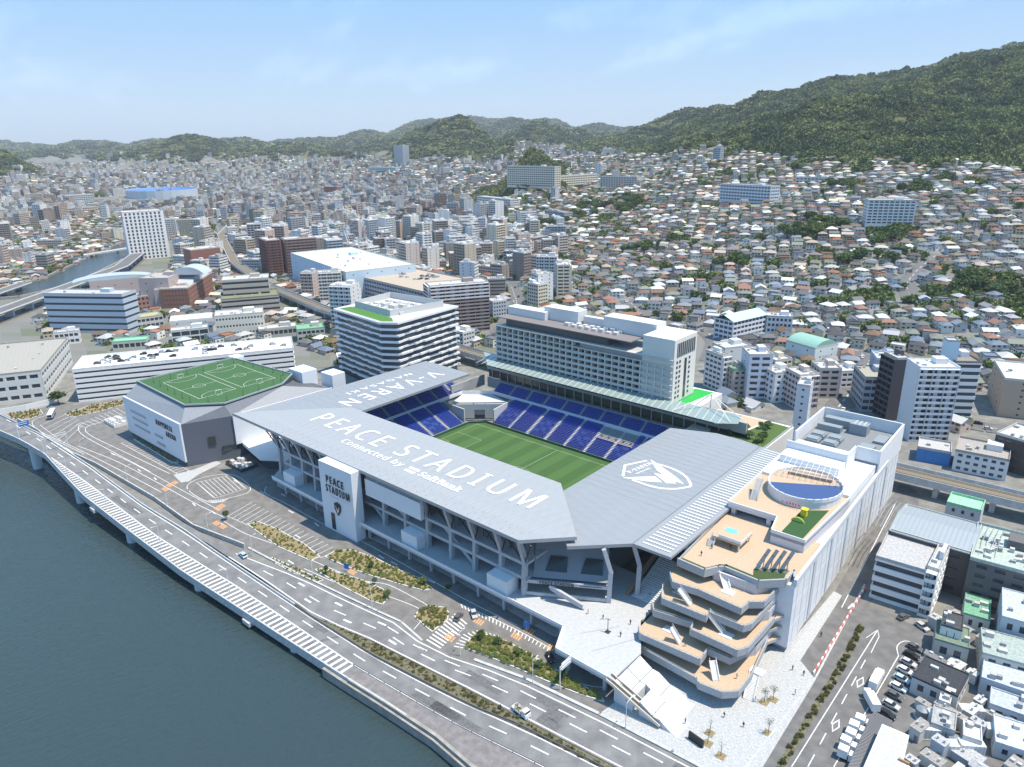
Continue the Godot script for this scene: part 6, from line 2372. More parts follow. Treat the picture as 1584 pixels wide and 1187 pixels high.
	bldg("school_wing", "white school wing with square windows", [-191.1, -516.5, 17.8, 14, 25, 12], 3, [0.66, 0.69, 0.75], {"bay": 3, "pier": 1.0})
	n = bldg("gymnasium", "school gymnasium with green barrel roof", [-153.9, -480.1, 22, 23.9, 69.1, 8], 2, [0.66, 0.72, 0.74], {"all": "x", "few": 2, "house": false, "units": 0})
	vault(n, 21.6, 23.9 - 0.4, 8.3, 4.5, mat("gym_green", 0.25, 0.45, 0.38, 0.6))
	# right edge
	bldg("white_tower", "tall white apartment tower with three columns of balconies", [-63.6, -375.7, 18.2, 14, 35.6, 36.5], 13, [0.62, 0.64, 0.67], {"f": "y", "bay": 6, "deep": 1.1, "rail": 0.95, "l": "x", "r": "x", "few": 0, "roof": [0.72, 0.74, 0.75]})
	bldg("dark_side_tower", "dark apartment wing with white balcony tongues beside the tower", [-82.8, -393.2, 7.9, 12, 46.5, 33], 10, [0.07, 0.07, 0.085], {"l": "y", "f": "x", "few": 0, "units": 1})
	bldg("banded_car_tower", "white banded parking tower with grey corner column", [-59.8, -421.2, 12.5, 20, 33.8, 30], 8, [0.66, 0.69, 0.72], {"pier": 0.0, "band": 0.5, "roof": [0.24, 0.22, 0.2], "units": 0})
	bldg("lift_tower", "pale blue plain lift tower", [-63.8, -414.5, 5.9, 7, 25.9, 40], 10, [0.6, 0.72, 0.8], {"all": "x", "few": 0, "house": false, "units": 0})
	bldg("tan_building", "tan tiled building with pale blue parapet", [-28.1, -450.8, 34, 35.2, 16.4, 20], 6, [0.45, 0.34, 0.26], {"all": "x", "few": 2, "roof": [0.55, 0.6, 0.62], "units": 5})
	bldg("grey_garage", "grey multi-storey garage with open decks", [-95.6, -405.3, 14.7, 22, 31, 18.5], 5, [0.36, 0.39, 0.44], {"pier": 0.4, "band": 0.45, "roof": [0.35, 0.34, 0.3], "r": "x", "few": 0})
	bldg("slate_garage_back", "slate blue block behind the grey garage", [-94.9, -421.7, 11.9, 16, 26.6, 24], 6, [0.3, 0.34, 0.42], {"all": "x", "few": 1, "roof": [0.5, 0.58, 0.64]})
	bldg("brown_black_block", "blackish brown block at the street edge", [-20.9, -364.9, 17.2, 20, -15.3, 15], 4, [0.06, 0.05, 0.05], {"band": 0.7, "units": 5})
	bldg("blue_shop", "low bright blue shop with three small windows", [-52.8, -350.1, 13.2, 13, 10.2, 6], 2, [0.05, 0.2, 0.5], {"bay": 5, "pier": 3.4, "band": 0.6, "roof": [0.45, 0.45, 0.45], "units": 2, "house": false})
	bldg("white_dormitory", "white three-storey building with rows of small windows beside the railway", [-34.6, -351.6, 19.8, 18, 5.6, 9], 3, [0.66, 0.67, 0.68], {"bay": 3.2, "pier": 1.4, "band": 0.55, "roof": [0.35, 0.33, 0.31]})
	bldg("mint_roof_house", "two-storey building with mint green flat roof under the viaduct", [-30, -286.7, 11, 10, 1.6, 11], 3, [0.5, 0.51, 0.53], {"roof": [0.3, 0.58, 0.4], "units": 0, "house": false, "band": 0.6, "pier": 2})
	n = bldg("metal_roof_works", "dark brown works with ribbed grey metal roof", [-32.7, -250.2, 22.7, 22, 1.4, 15.5], 4, [0.1, 0.085, 0.085], {"bay": 7, "pier": 2.6, "band": 0.6, "house": false, "units": 0})
	var rb := B.new()
	gable(rb, 22.7, 22, 16.2, 1.6, 0.5)
	part(n, "metal_roof", rb, mat("ribbed_metal", 0.36, 0.4, 0.43, 0.5, 0.3))
	for k in 26:
		rb = B.new()
		for s in [-1.0, 1.0]:
			rb.beam(Vector3(-17.5 + k * 1.4, 17.95, 0.0), Vector3(-17.5 + k * 1.4, 16.25, 11.3 * s), 0.14, 0.14)
		part(n, "roof_rib", rb, mat("ribbed_metal"))
	bldg("white_car_park", "white four-deck car park with rounded balcony ends", [-36.7, -231.4, 15, 20, 3.8, 14.3], 4, [0.7, 0.71, 0.72], {"pier": 0.0, "band": 0.5, "th": 0.5, "roof": [0.42, 0.42, 0.43], "house": false, "units": 0, "l": "w", "r": "x", "few": 0})
	bldg("stair_drum", "slim white stair tower of curved balconies", [-28.1, -230.7, 3.3, 16, 1.1, 15.5], 5, [0.72, 0.73, 0.73], {"f": "y", "deep": 2.2, "units": 1})
	bldg("brown_office", "dark taupe office with square windows and mint roof full of fans", [-13.7, -249.1, 16.3, 26, 5.1, 16], 5, [0.13, 0.12, 0.125], {"bay": 5, "pier": 2.0, "band": 0.62, "roof": [0.4, 0.47, 0.43], "units": 26})
	# low crowded roofs of the lower right corner
	var low := [
		["teal_shed", "small shed with bright green flat roof", [-15.6, -228.5, 6.8, 12, 7.8, 5], [0.6, 0.6, 0.58], [0.16, 0.36, 0.24]],
		["dark_roof_shed", "long shed with black panelled roof", [-17.2, -188.6, 10.7, 11, -3.5, 5], [0.5, 0.5, 0.49], [0.04, 0.045, 0.055]],
		["white_house_block", "white house with dark roof terrace", [-19.2, -209.9, 5.2, 8, 7.1, 9], [0.66, 0.67, 0.66], [0.06, 0.065, 0.07]],
		["grey_long_shed", "long pale blue grey shed roof", [-4, -201, 11.4, 12, 5.7, 5], [0.5, 0.54, 0.58], [0.45, 0.5, 0.56]],
		["silver_shed", "low silver shed with narrow skylight", [-1, -190.7, 10.6, 7, 6.4, 4], [0.48, 0.5, 0.53], [0.42, 0.46, 0.52]],
		["green_frame_house", "weathered house with green roof frames", [-18.4, -207.9, 8.3, 10, 9, 6], [0.4, 0.42, 0.4], [0.16, 0.22, 0.17]],
		["boiler_house", "grey boiler house between the tanks", [-13.4, -174.1, 5.2, 7, 7.2, 4], [0.42, 0.43, 0.43], [0.36, 0.37, 0.38]],
		["packing_shed", "beige packing shed at the frame edge", [-6, -209.6, 11.5, 12, 11.5, 7], [0.5, 0.5, 0.47], [0.34, 0.4, 0.38]],
		["pump_house", "small pale pump house beside the yard", [-7.4, -174.1, 3.9, 6, 10.7, 4], [0.55, 0.55, 0.53], [0.6, 0.6, 0.58]],
		["yard_store", "flat roofed store at the far yard corner", [1.3, -179.3, 10, 10, 11.3, 4], [0.5, 0.52, 0.55], [0.5, 0.55, 0.6]],
		["blue_grey_hall", "blue grey hall at the right edge", [-3.4, -226.3, 13.3, 16, 8.2, 11], [0.45, 0.5, 0.56], [0.46, 0.52, 0.58]],
		["yard_office", "tiny white yard office", [-14.7, -182.4, 2.6, 5, 3.5, 4], [0.66, 0.66, 0.66], [0.55, 0.55, 0.55]]]
	for a in low:
		bldg(a[0], a[1], a[2], 1 if a[2][5] < 7 else 2, a[3], {"all": "w", "bay": 3.4, "pier": 1.6, "band": 0.6, "roof": a[4], "house": false, "units": 4, "parapet": 0.3})
	n = thing("white_depot", "white depot with stained pale roof and a low parapet", "building")
	var db := B.new()
	db.prism(poly([-23.9, -159.1, -18.1, -159.4, -17.3, -151.1, -13.2, -147.9, -23.4, -139.2]), 0, 7)
	part(n, "wall", db, mat("depot_white", 0.64, 0.68, 0.72, 0.7))
	db = B.new()
	db.cap(poly([-23.6, -158.4, -18.5, -158.8, -17.7, -150.8, -13.8, -147.5, -22.8, -139.9]), 7.05)
	part(n, "roof", db, grained("depot_roof", 0.5, 0.57, 0.62, 0.85, 0.35, 7, 0, 81))
	db = B.new()
	db.box(Vector2(-17.1, -150.2).x, 3.0, Vector2(-17.1, -150.2).y, 2.2, 4.6, 0.4)
	part(n, "door", db, mat("wood", 0.4, 0.2, 0.09, 0.8))
	n = thing("yard_awning", "long ribbed dark awning over the delivery vans", "awning")
	db = B.new()
	db.prism(poly([-27.3, -166.3, -22.8, -165.7, -22.9, -147.1, -26.8, -143.8]), 3.4, 3.6, true)
	part(n, "sheet", db, mat("awning", 0.13, 0.13, 0.14, 0.7))
	var aw := poly([-27.3, -166.3, -26.8, -143.8])
	var ax := poly([-22.8, -165.7, -22.9, -147.1])
	for k in 44:
		db = B.new()
		var a0 := on_line(aw, (k + 0.5) / 44.0)
		var a1 := on_line(ax, (k + 0.5) / 44.0)
		db.beam(Vector3(a0.x, 3.68, a0.y), Vector3(a1.x, 3.68, a1.y), 0.22, 0.16)
		part(n, "rib", db, mat("awning_rib", 0.22, 0.22, 0.23, 0.7))
	for k in 5:
		db = B.new()
		var a0 := on_line(aw, (k + 0.5) / 5.0)
		db.box(a0.x, 0, a0.y, 0.2, 3.4, 0.2)
		part(n, "post", db, mat("post_dark", 0.05, 0.055, 0.06, 0.5))
	for k in 9:
		var p: Vector2 = [Vector2(-18.3, -176.1), Vector2(-14.6, -177), Vector2(-15.9, -169.9), Vector2(-10.1, -170.9), Vector2(-6.8, -171.2), Vector2(-3, -180.9), Vector2(-1, -185.8), Vector2(-9, -183.9), Vector2(-11.5, -167.3)][k]
		var o := thing("storage_tank", "white boxy storage tank standing in the yard" if k % 3 else "round grey storage tank standing in the yard", "tank", Vector3(p.x, 0, p.y), 0.6, "tanks in the yard")
		var b := B.new()
		if k % 3:
			b.box(0, 0.4, 0, 5.5, 2.8, 2.4)
			part(o, "shell", b, mat("tank_white", 0.66, 0.67, 0.66, 0.6))
			b = B.new()
			for i in 6:
				b.box(-2.4 + i * 0.95, 0.4, 0, 0.1, 2.86, 2.5)
			part(o, "rib", b, mat("tank_rib", 0.55, 0.56, 0.55, 0.6))
		else:
			b.rod(Vector3(0, 0, 0), Vector3(0, 2.6, 0), 1.5, 1.5, 18)
			b.rod(Vector3(0, 2.6, 0), Vector3(0, 3.1, 0), 1.5, 0.5, 18)
			part(o, "shell", b, mat("tank_grey", 0.2, 0.23, 0.27, 0.5))
		b = B.new()
		b.box(0, 0, 0, 3.0, 0.4, 2.6)
		part(o, "plinth", b, mat("kerb_white", 0.6, 0.61, 0.62, 0.8))
	# small sheds, plant and containers crowding the yards
	var yard := poly([-25.7, -220.5, 1.9, -233.9, 10.7, -170.9, -16, -148.2, -19.4, -180.9, -22.2, -204.4])
	var taken := []
	var tries := 0
	while taken.size() < 70 and tries < 4000:
		tries += 1
		var c0 := yard[0].lerp(yard[2], rng.randf()).lerp(yard[1].lerp(yard[3], rng.randf()), rng.randf())
		var w0 := rng.randf_range(2.0, 7.5)
		var d0 := rng.randf_range(1.6, 5.0)
		var free := inside(c0, yard)
		for a in footprints:
			var q := (c0 - Vector2(a[0], a[1])).rotated(deg_to_rad(a[4]))
			if absf(q.x) < a[2] / 2 + w0 * 0.6 and absf(q.y) < a[3] / 2 + d0 * 0.7:
				free = false
		for a in taken:
			if a.distance_to(c0) < 4.6:
				free = false
		if not free:
			continue
		taken.append(c0)
		var kk := taken.size()
		var tone: Array = [["white", 0.66, 0.67, 0.67], ["off white", 0.58, 0.58, 0.56], ["grey", 0.36, 0.37, 0.38], ["beige", 0.48, 0.44, 0.38], ["light grey", 0.5, 0.51, 0.52], ["blue grey", 0.36, 0.42, 0.5]][kk % 6]
		var hh := rng.randf_range(1.6, 4.6)
		var s0 := thing("yard_shed", "small %s %s in the crowded yard" % [tone[0], ["shed", "plant box", "lean-to", "container"][kk % 4]], "shed", Vector3(c0.x, 0, c0.y), deg_to_rad(-16 + (90 if kk % 3 == 0 else 0)), "sheds and plant in the crowded yard")
		var sb := B.new()
		sb.box(0, 0, 0, w0, hh, d0)
		part(s0, "wall", sb, mat("yard_" + tone[0], tone[1], tone[2], tone[3], 0.8))
		sb = B.new()
		if kk % 4 == 0:
			gable(sb, w0, d0, hh + 0.05, 0.7, 0.25)
		else:
			sb.box(0, hh, 0, w0 + 0.3, 0.15, d0 + 0.3)
		part(s0, "roof", sb, grained("yard_roof_%d" % (kk % 3), [0.5, 0.3, 0.4][kk % 3], [0.51, 0.29, 0.41][kk % 3], [0.52, 0.28, 0.43][kk % 3], 0.85, 0.45, 3, 0, 95))
		for i in 2:
			sb = B.new()
			if kk % 2:
				sb.rod(Vector3(w0 * (0.3 - i * 0.5), hh, d0 * 0.1), Vector3(w0 * (0.3 - i * 0.5), hh + 1.0, d0 * 0.1), 0.25, 0.25, 8)
			else:
				sb.box(w0 * (0.25 - i * 0.5), hh + 0.15, 0, 0.9, 0.6, 0.7)
			part(s0, "vent", sb, mat("roof_unit_0", 0.5, 0.5, 0.49, 0.7))
		sb = B.new()
		sb.box(w0 * 0.2, 0, d0 / 2, 0.9, minf(1.9, hh * 0.8), 0.1)
		part(s0, "door", sb, mat("shed_door", 0.2, 0.2, 0.22, 0.7))
	# elevated expressway beside the river and two slim bridges
	for q in [[AVENUES[0], 15.0, 7.5, "elevated expressway on concrete piers beside the river", "expressway"], [[-1059, -346.8, -1080.8, -410.4], 5.0, 4.0, "slim white footbridge over the upper river", "footbridge"], [[-827.2, -172.3, -884.8, -226.8], 14.0, 4.5, "pale road bridge over the river reach", "river_bridge"]]:
		n = thing(q[4], q[3], "bridge")
		var l: Array = q[0]
		var sl := B.new()
		var pp := B.new()
		for i in range(0, l.size() - 2, 2):
			var a := Vector3(l[i], q[2], l[i + 1])
			var c := Vector3(l[i + 2], q[2], l[i + 3])
			sl.beam(a, c, q[1], 1.2)
			var s: Vector3 = (c - a).cross(Vector3.UP).normalized() * q[1] / 2
			for e in [-1.0, 1.0]:
				pp.beam(a + s * e + Vector3(0, 0.9, 0), c + s * e + Vector3(0, 0.9, 0), 0.35, 1.1)
			for k in int(a.distance_to(c) / 24.0):
				var m := a.lerp(c, (k + 0.5) / int(a.distance_to(c) / 24.0))
				var pb := B.new()
				pb.box(m.x, -1, m.z, 1.8, q[2] + 0.4, q[1] * 0.5, -Vector2(c.x - a.x, c.z - a.z).angle())
				part(n, "pier", pb, mat("pier", 0.5, 0.56, 0.6, 0.8))
		part(n, "slab", sl, grained("asphalt_town", 0.14, 0.14, 0.145, 0.9, 0.25, 40, 0, 77) if q[1] > 10 else mat("bridge_white", 0.66, 0.67, 0.68, 0.7))
		part(n, "parapet", pp, mat("bridge_white", 0.66, 0.67, 0.68, 0.7))
	# landmarks of the far town
	far_block("long_white_hospital", "long cream hospital slab on the far slope", [-909.8, -1029.5, -794.9, -1024.7], 34, 16, 9, [0.64, 0.6, 0.52])
	far_block("white_hospital_wing", "white stepped hospital wing below the slab", [-939.7, -977.8, -831.8, -949.2], 22, 18, 6, [0.68, 0.69, 0.7])
	far_block("cream_campus", "cream campus building behind the hospital", [-848.6, -1101.5, -836.9, -1211.3], 20, 16, 5, [0.66, 0.62, 0.52])
	far_block("cream_campus_annex", "pale campus annex beside the cream building", [-780.2, -1142.4, -712.3, -1160.4], 18, 16, 5, [0.6, 0.58, 0.53])
	far_block("white_hill_hotel", "white stepped hotel standing on the hillside", [-225.1, -824.8, -184, -844.4], 24, 22, 8, [0.7, 0.71, 0.72])
	far_block("pale_blue_clinic", "pale blue clinic on the slope", [-447, -941.4, -367.7, -918.2], 20, 18, 5, [0.56, 0.63, 0.7])
	far_block("white_villa_hall", "long low white hall below the forest", [-380.2, -1033.2, -329.1, -1035.2], 7, 14, 2, [0.68, 0.69, 0.68])
	far_block("striped_grey_block", "dark grey block with white vertical ribs across the river", [-2019.4, -643.8, -2013.6, -708.4], 22, 24, 5, [0.5, 0.52, 0.56])
	far_block("red_roofed_school", "cream school with dull red roofs across the river", [-1790.9, -510.6, -1770.8, -624.7], 13, 16, 3, [0.6, 0.53, 0.44])
	far_block("orange_block", "terracotta coloured block in the middle of town", [-1755.3, -1212.7, -1707.4, -1221.8], 24, 20, 7, [0.42, 0.15, 0.08])
	far_block("mint_works", "long mint works building in the far valley", [-2181, -1705.4, -2049.3, -1722.8], 20, 40, 4, [0.5, 0.64, 0.66])
	far_block("far_tower", "lone slab tower in the far valley", [-2275.3, -1909.1, -2160.6, -1856.8], 70, 24, 20, [0.5, 0.55, 0.6])
	# baseball ground with blue stands
	var gp: Array = [-2166.5, -852.3, -2085.8, -1002.5]
	var c := Vector2((gp[0] + gp[2]) / 2, (gp[1] + gp[3]) / 2)
	var bs := thing("baseball_ground", "far baseball ground with blue stands", "stadium", Vector3(c.x, 0, c.y))
	footprints.append([c.x - FWD.x * 120, c.y - FWD.y * 120, 260, 330, rad_to_deg(atan2(-FWD.x, -FWD.y)), 0])
	var outer := PackedVector2Array()
	var innr := PackedVector2Array()
	for k in 28:
		outer.append(Vector2.from_angle(TAU * k / 28) * Vector2(105, 90))
		innr.append(Vector2.from_angle(TAU * k / 28) * Vector2(72, 60))
	var st := B.new()
	for k in 28:
		var a := outer[k]
		var d := outer[(k + 1) % 28]
		var e := innr[k]
		var f := innr[(k + 1) % 28]
		st.quad(Vector3(a.x, 25, a.y), Vector3(d.x, 25, d.y), Vector3(f.x, 4, f.y), Vector3(e.x, 4, e.y))
	part(bs, "stand", st, mat("blue_stand", 0.08, 0.2, 0.55, 0.7))
	st = B.new()
	st.wall(outer, 0, 26, 1.5, true)
	part(bs, "outer_wall", st, mat("ground_wall", 0.5, 0.55, 0.62, 0.8))
	st = B.new()
	st.cap(innr, 3.0)
	part(bs, "field", st, mat("ground_green", 0.1, 0.16, 0.05, 0.9))


func far_block(called: String, label: String, s: Array, h: float, d: float, floors: int, wall: Array) -> void:
	var a := Vector2(s[0], s[1])
	var c := Vector2(s[2], s[3])
	var m := (a + c) / 2
	var dir := c - a
	var turn := -dir.angle()
	var back := Vector2(sin(turn), cos(turn)) * -d / 2
	var p := m + back
	bldg(called, label, [p.x, p.y, dir.length(), d, rad_to_deg(turn), h], floors, wall, {"bay": 5.0, "pier": 1.2, "band": 0.5, "units": 2})


func ferris(at: Vector2) -> void:
	var o := thing("ferris_wheel", "white ferris wheel with small gondolas above the store roofs", "ferris wheel", Vector3(at.x, 0, at.y), 0.5)
	var c := Vector3(0, 42, 0)
	var b := B.new()
	for s in [-1.0, 1.0]:
		b.rod(Vector3(-12, 0, 4 * s), c + Vector3(0, 0, 2 * s), 0.8, 0.6)
		b.rod(Vector3(12, 0, 4 * s), c + Vector3(0, 0, 2 * s), 0.8, 0.6)
	part(o, "support", b, mat("wheel_white", 0.62, 0.68, 0.72, 0.5))
	b = B.new()
	for s in [-1.2, 1.2]:
		for k in 32:
			var p := c + Vector3(cos(TAU * k / 32), sin(TAU * k / 32), 0) * 25 + Vector3(0, 0, s)
			var q := c + Vector3(cos(TAU * (k + 1) / 32), sin(TAU * (k + 1) / 32), 0) * 25 + Vector3(0, 0, s)
			b.rod(p, q, 0.3, 0.3, 4)
			if k % 2 == 0:
				b.rod(c, p, 0.18, 0.18, 4)
	part(o, "wheel", b, mat("wheel_white"))
	for k in 32:
		b = B.new()
		var p := c + Vector3(cos(TAU * k / 32), sin(TAU * k / 32), 0) * 26.4
		b.box(p.x, p.y - 1.2, p.z, 2.0, 2.2, 2.0)
		part(o, "gondola", b, mat("gondola_%d" % (k % 3), [0.6, 0.65, 0.6][k % 3], [0.25, 0.55, 0.65][k % 3], [0.2, 0.2, 0.68][k % 3], 0.5))

# ---- vehicles, lamps, signs, people

const CARC := [["white", 0.75, 0.75, 0.75], ["black", 0.02, 0.02, 0.022], ["silver", 0.45, 0.46, 0.48], ["dark grey", 0.1, 0.105, 0.11], ["pale blue", 0.4, 0.5, 0.58]]
var car_shapes := []


func car(at: Vector3, turn: float, k: int, label: String, group: String, on: Node3D = null) -> void:
	# a saloon or estate: shaped body, glasshouse, four wheels, lamps
	if car_shapes.is_empty():
		var side := PackedVector2Array([Vector2(-2.1, 0.3), Vector2(-2.15, 0.75), Vector2(-1.95, 0.95), Vector2(-1.1, 1.0), Vector2(1.05, 0.98), Vector2(1.95, 0.86), Vector2(2.1, 0.65), Vector2(2.1, 0.3)])
		var house := PackedVector2Array([Vector2(-1.85, 0.93), Vector2(-1.45, 1.42), Vector2(0.2, 1.46), Vector2(1.05, 0.95)])
		var shapes := []
		for q in [[side, 0.86], [house, 0.74]]:
			var b := B.new()
			b.t = Transform3D(Basis(Vector3(1, 0, 0), Vector3(0, 0, 1), Vector3(0, 1, 0)), Vector3.ZERO)
			b.prism(q[0], -q[1], q[1], true)
			shapes.append(b.mesh())
		var top := B.new()
		top.box(-0.6, 1.45, 0, 1.7, 0.05, 1.4)
		shapes.append(top.mesh())
		var wheel := B.new()
		wheel.rod(Vector3(0, 0.32, -0.1), Vector3(0, 0.32, 0.1), 0.32, 0.32, 12)
		shapes.append(wheel.mesh())
		var lamp := B.new()
		lamp.box(0, 0.62, 0, 0.08, 0.16, 0.4)
		shapes.append(lamp.mesh())
		car_shapes = shapes
	var c: Array = CARC[k % CARC.size()]
	var pos := at
	var rot := turn
	if on:
		pos = on.transform * at
		rot = turn + on.rotation.y
	var o := thing("car", "%s %s" % [c[0], label], "car", pos, rot, group)
	var body := mat("car_" + c[0], c[1], c[2], c[3], 0.3)
	mesh_part(o, "body", car_shapes[0], body)
	mesh_part(o, "glasshouse", car_shapes[1], mat("car_glass", 0.02, 0.025, 0.03, 0.1))
	mesh_part(o, "roof", car_shapes[2], body)
	for i in 4:
		var w := mesh_part(o, "wheel", car_shapes[3], mat("tyre", 0.02, 0.02, 0.02, 0.9))
		w.position = Vector3(-1.3 + (i % 2) * 2.6, 0, -0.8 + (i / 2) * 1.6)
	for i in 2:
		var l := mesh_part(o, "headlight", car_shapes[4], mat("lamp_glass", 0.7, 0.72, 0.75, 0.2))
		l.position = Vector3(2.08, 0, -0.55 + i * 1.1)


func lorry(label: String, at: Vector2, turn: float, l: float, closed: bool, group := "") -> void:
	var o := thing("lorry", label, "truck", Vector3(at.x, 0.03, at.y), turn, group)
	var white := mat("lorry_white", 0.75, 0.76, 0.77, 0.4)
	var b := B.new()
	b.box(l / 2 - 0.8, 0.5, 0, 1.6, 1.2, 1.9)
	b.box(l / 2 - 0.95, 1.7, 0, 1.3, 0.75, 1.75)
	part(o, "cab", b, white)
	b = B.new()
	b.box(l / 2 - 0.28, 1.65, 0, 0.2, 0.65, 1.6)
	part(o, "windscreen", b, mat("car_glass", 0.02, 0.025, 0.03, 0.1))
	b = B.new()
	if closed:
		b.box(-0.9, 0.8, 0, l - 1.9, 2.3, 2.1)
		part(o, "box_body", b, white)
	else:
		b.box(-0.9, 0.75, 0, l - 1.9, 0.15, 2.0)
		for s in [-1.0, 1.0]:
			b.box(-0.9, 0.9, s * 0.98, l - 1.9, 0.45, 0.07)
		b.box(-l / 2 + 0.05, 0.9, 0, 0.07, 0.45, 2.0)
		part(o, "flat_bed", b, white)
		for i in 6:
			b = B.new()
			b.box(-l / 2 + 0.7 + i * 0.5, 0.9, 0.5 if i % 2 else -0.4, 0.7, 0.5 + 0.12 * (i % 3), 0.8, i)
			part(o, "cargo", b, mat("cargo_%d" % (i % 3), 0.14 + 0.1 * (i % 3), 0.13 + 0.1 * (i % 3), 0.11 + 0.08 * (i % 3), 0.9))
	for i in 6:
		b = B.new()
		var x: float = [l / 2 - 0.9, -l / 2 + 1.3, -l / 2 + 2.1][i % 3]
		b.rod(Vector3(x, 0.42, (-0.95 if i < 3 else 0.75)), Vector3(x, 0.42, (-0.75 if i < 3 else 0.95)), 0.42, 0.42, 12)
		part(o, "wheel", b, mat("tyre", 0.02, 0.02, 0.02, 0.9))


func lamp_post(at: Vector2, y: float, h: float, turn: float, group: String, label: String) -> void:
	var o := thing("street_lamp", label, "street lamp", Vector3(at.x, y, at.y), turn, group)
	var m := mat("lamp_white", 0.66, 0.68, 0.7, 0.5)
	var b := B.new()
	b.rod(Vector3.ZERO, Vector3(0, h, 0), 0.14, 0.08, 8)
	part(o, "pole", b, m)
	b = B.new()
	b.rod(Vector3(0, h, 0), Vector3(1.6, h + 0.3, 0), 0.06, 0.05, 6)
	part(o, "arm", b, m)
	b = B.new()
	b.box(1.9, h + 0.25, 0, 0.8, 0.12, 0.3)
	part(o, "lamp_head", b, mat("lamp_head", 0.6, 0.62, 0.64, 0.4))


func person(at: Vector3, turn: float, k: int, label: String) -> void:
	# a standing or walking figure grown as one skin round its joints
	var o := thing("person", label, "person", at, turn, "people out walking")
	var j := {"hip": Vector3(0, 0.92, 0), "chest": Vector3(0, 1.3, 0.02), "neck": Vector3(0, 1.47, 0), "head": Vector3(0, 1.62, 0.02)}
	var st := 0.24 if k % 2 else 0.08
	var b := B.new()
	b.rod(j.hip, j.chest, 0.16, 0.19, 10)
	b.rod(j.chest, j.neck, 0.18, 0.06, 10)
	b.rod(j.neck, j.head, 0.06, 0.08, 8)
	for s in [-1.0, 1.0]:
		b.rod(Vector3(s * 0.19, 1.4, 0), Vector3(s * 0.25, 1.12, -s * st * 0.4), 0.06, 0.05, 8)
		b.rod(Vector3(s * 0.25, 1.12, -s * st * 0.4), Vector3(s * 0.24, 0.86, -s * st), 0.05, 0.035, 8)
		b.rod(Vector3(s * 0.09, 0.95, 0), Vector3(s * 0.1, 0.5, s * st * 0.5), 0.1, 0.065, 8)
		b.rod(Vector3(s * 0.1, 0.5, s * st * 0.5), Vector3(s * 0.1, 0.06, s * st), 0.065, 0.045, 8)
		b.box(s * 0.1, 0, s * st + 0.06, 0.09, 0.08, 0.25)
	var c: Array = [[0.03, 0.03, 0.035], [0.1, 0.1, 0.12], [0.4, 0.4, 0.4], [0.05, 0.06, 0.1]][k % 4]
	part(o, "body", b, mat("clothes_%d" % (k % 4), c[0], c[1], c[2], 0.9))
	var me := SphereMesh.new()
	me.radius = 0.105
	me.height = 0.25
	me.radial_segments = 12
	me.rings = 8
	var h := mesh_part(o, "hair", me, mat("hair", 0.015, 0.012, 0.01, 0.8))
	h.position = Vector3(0, 1.66, 0)


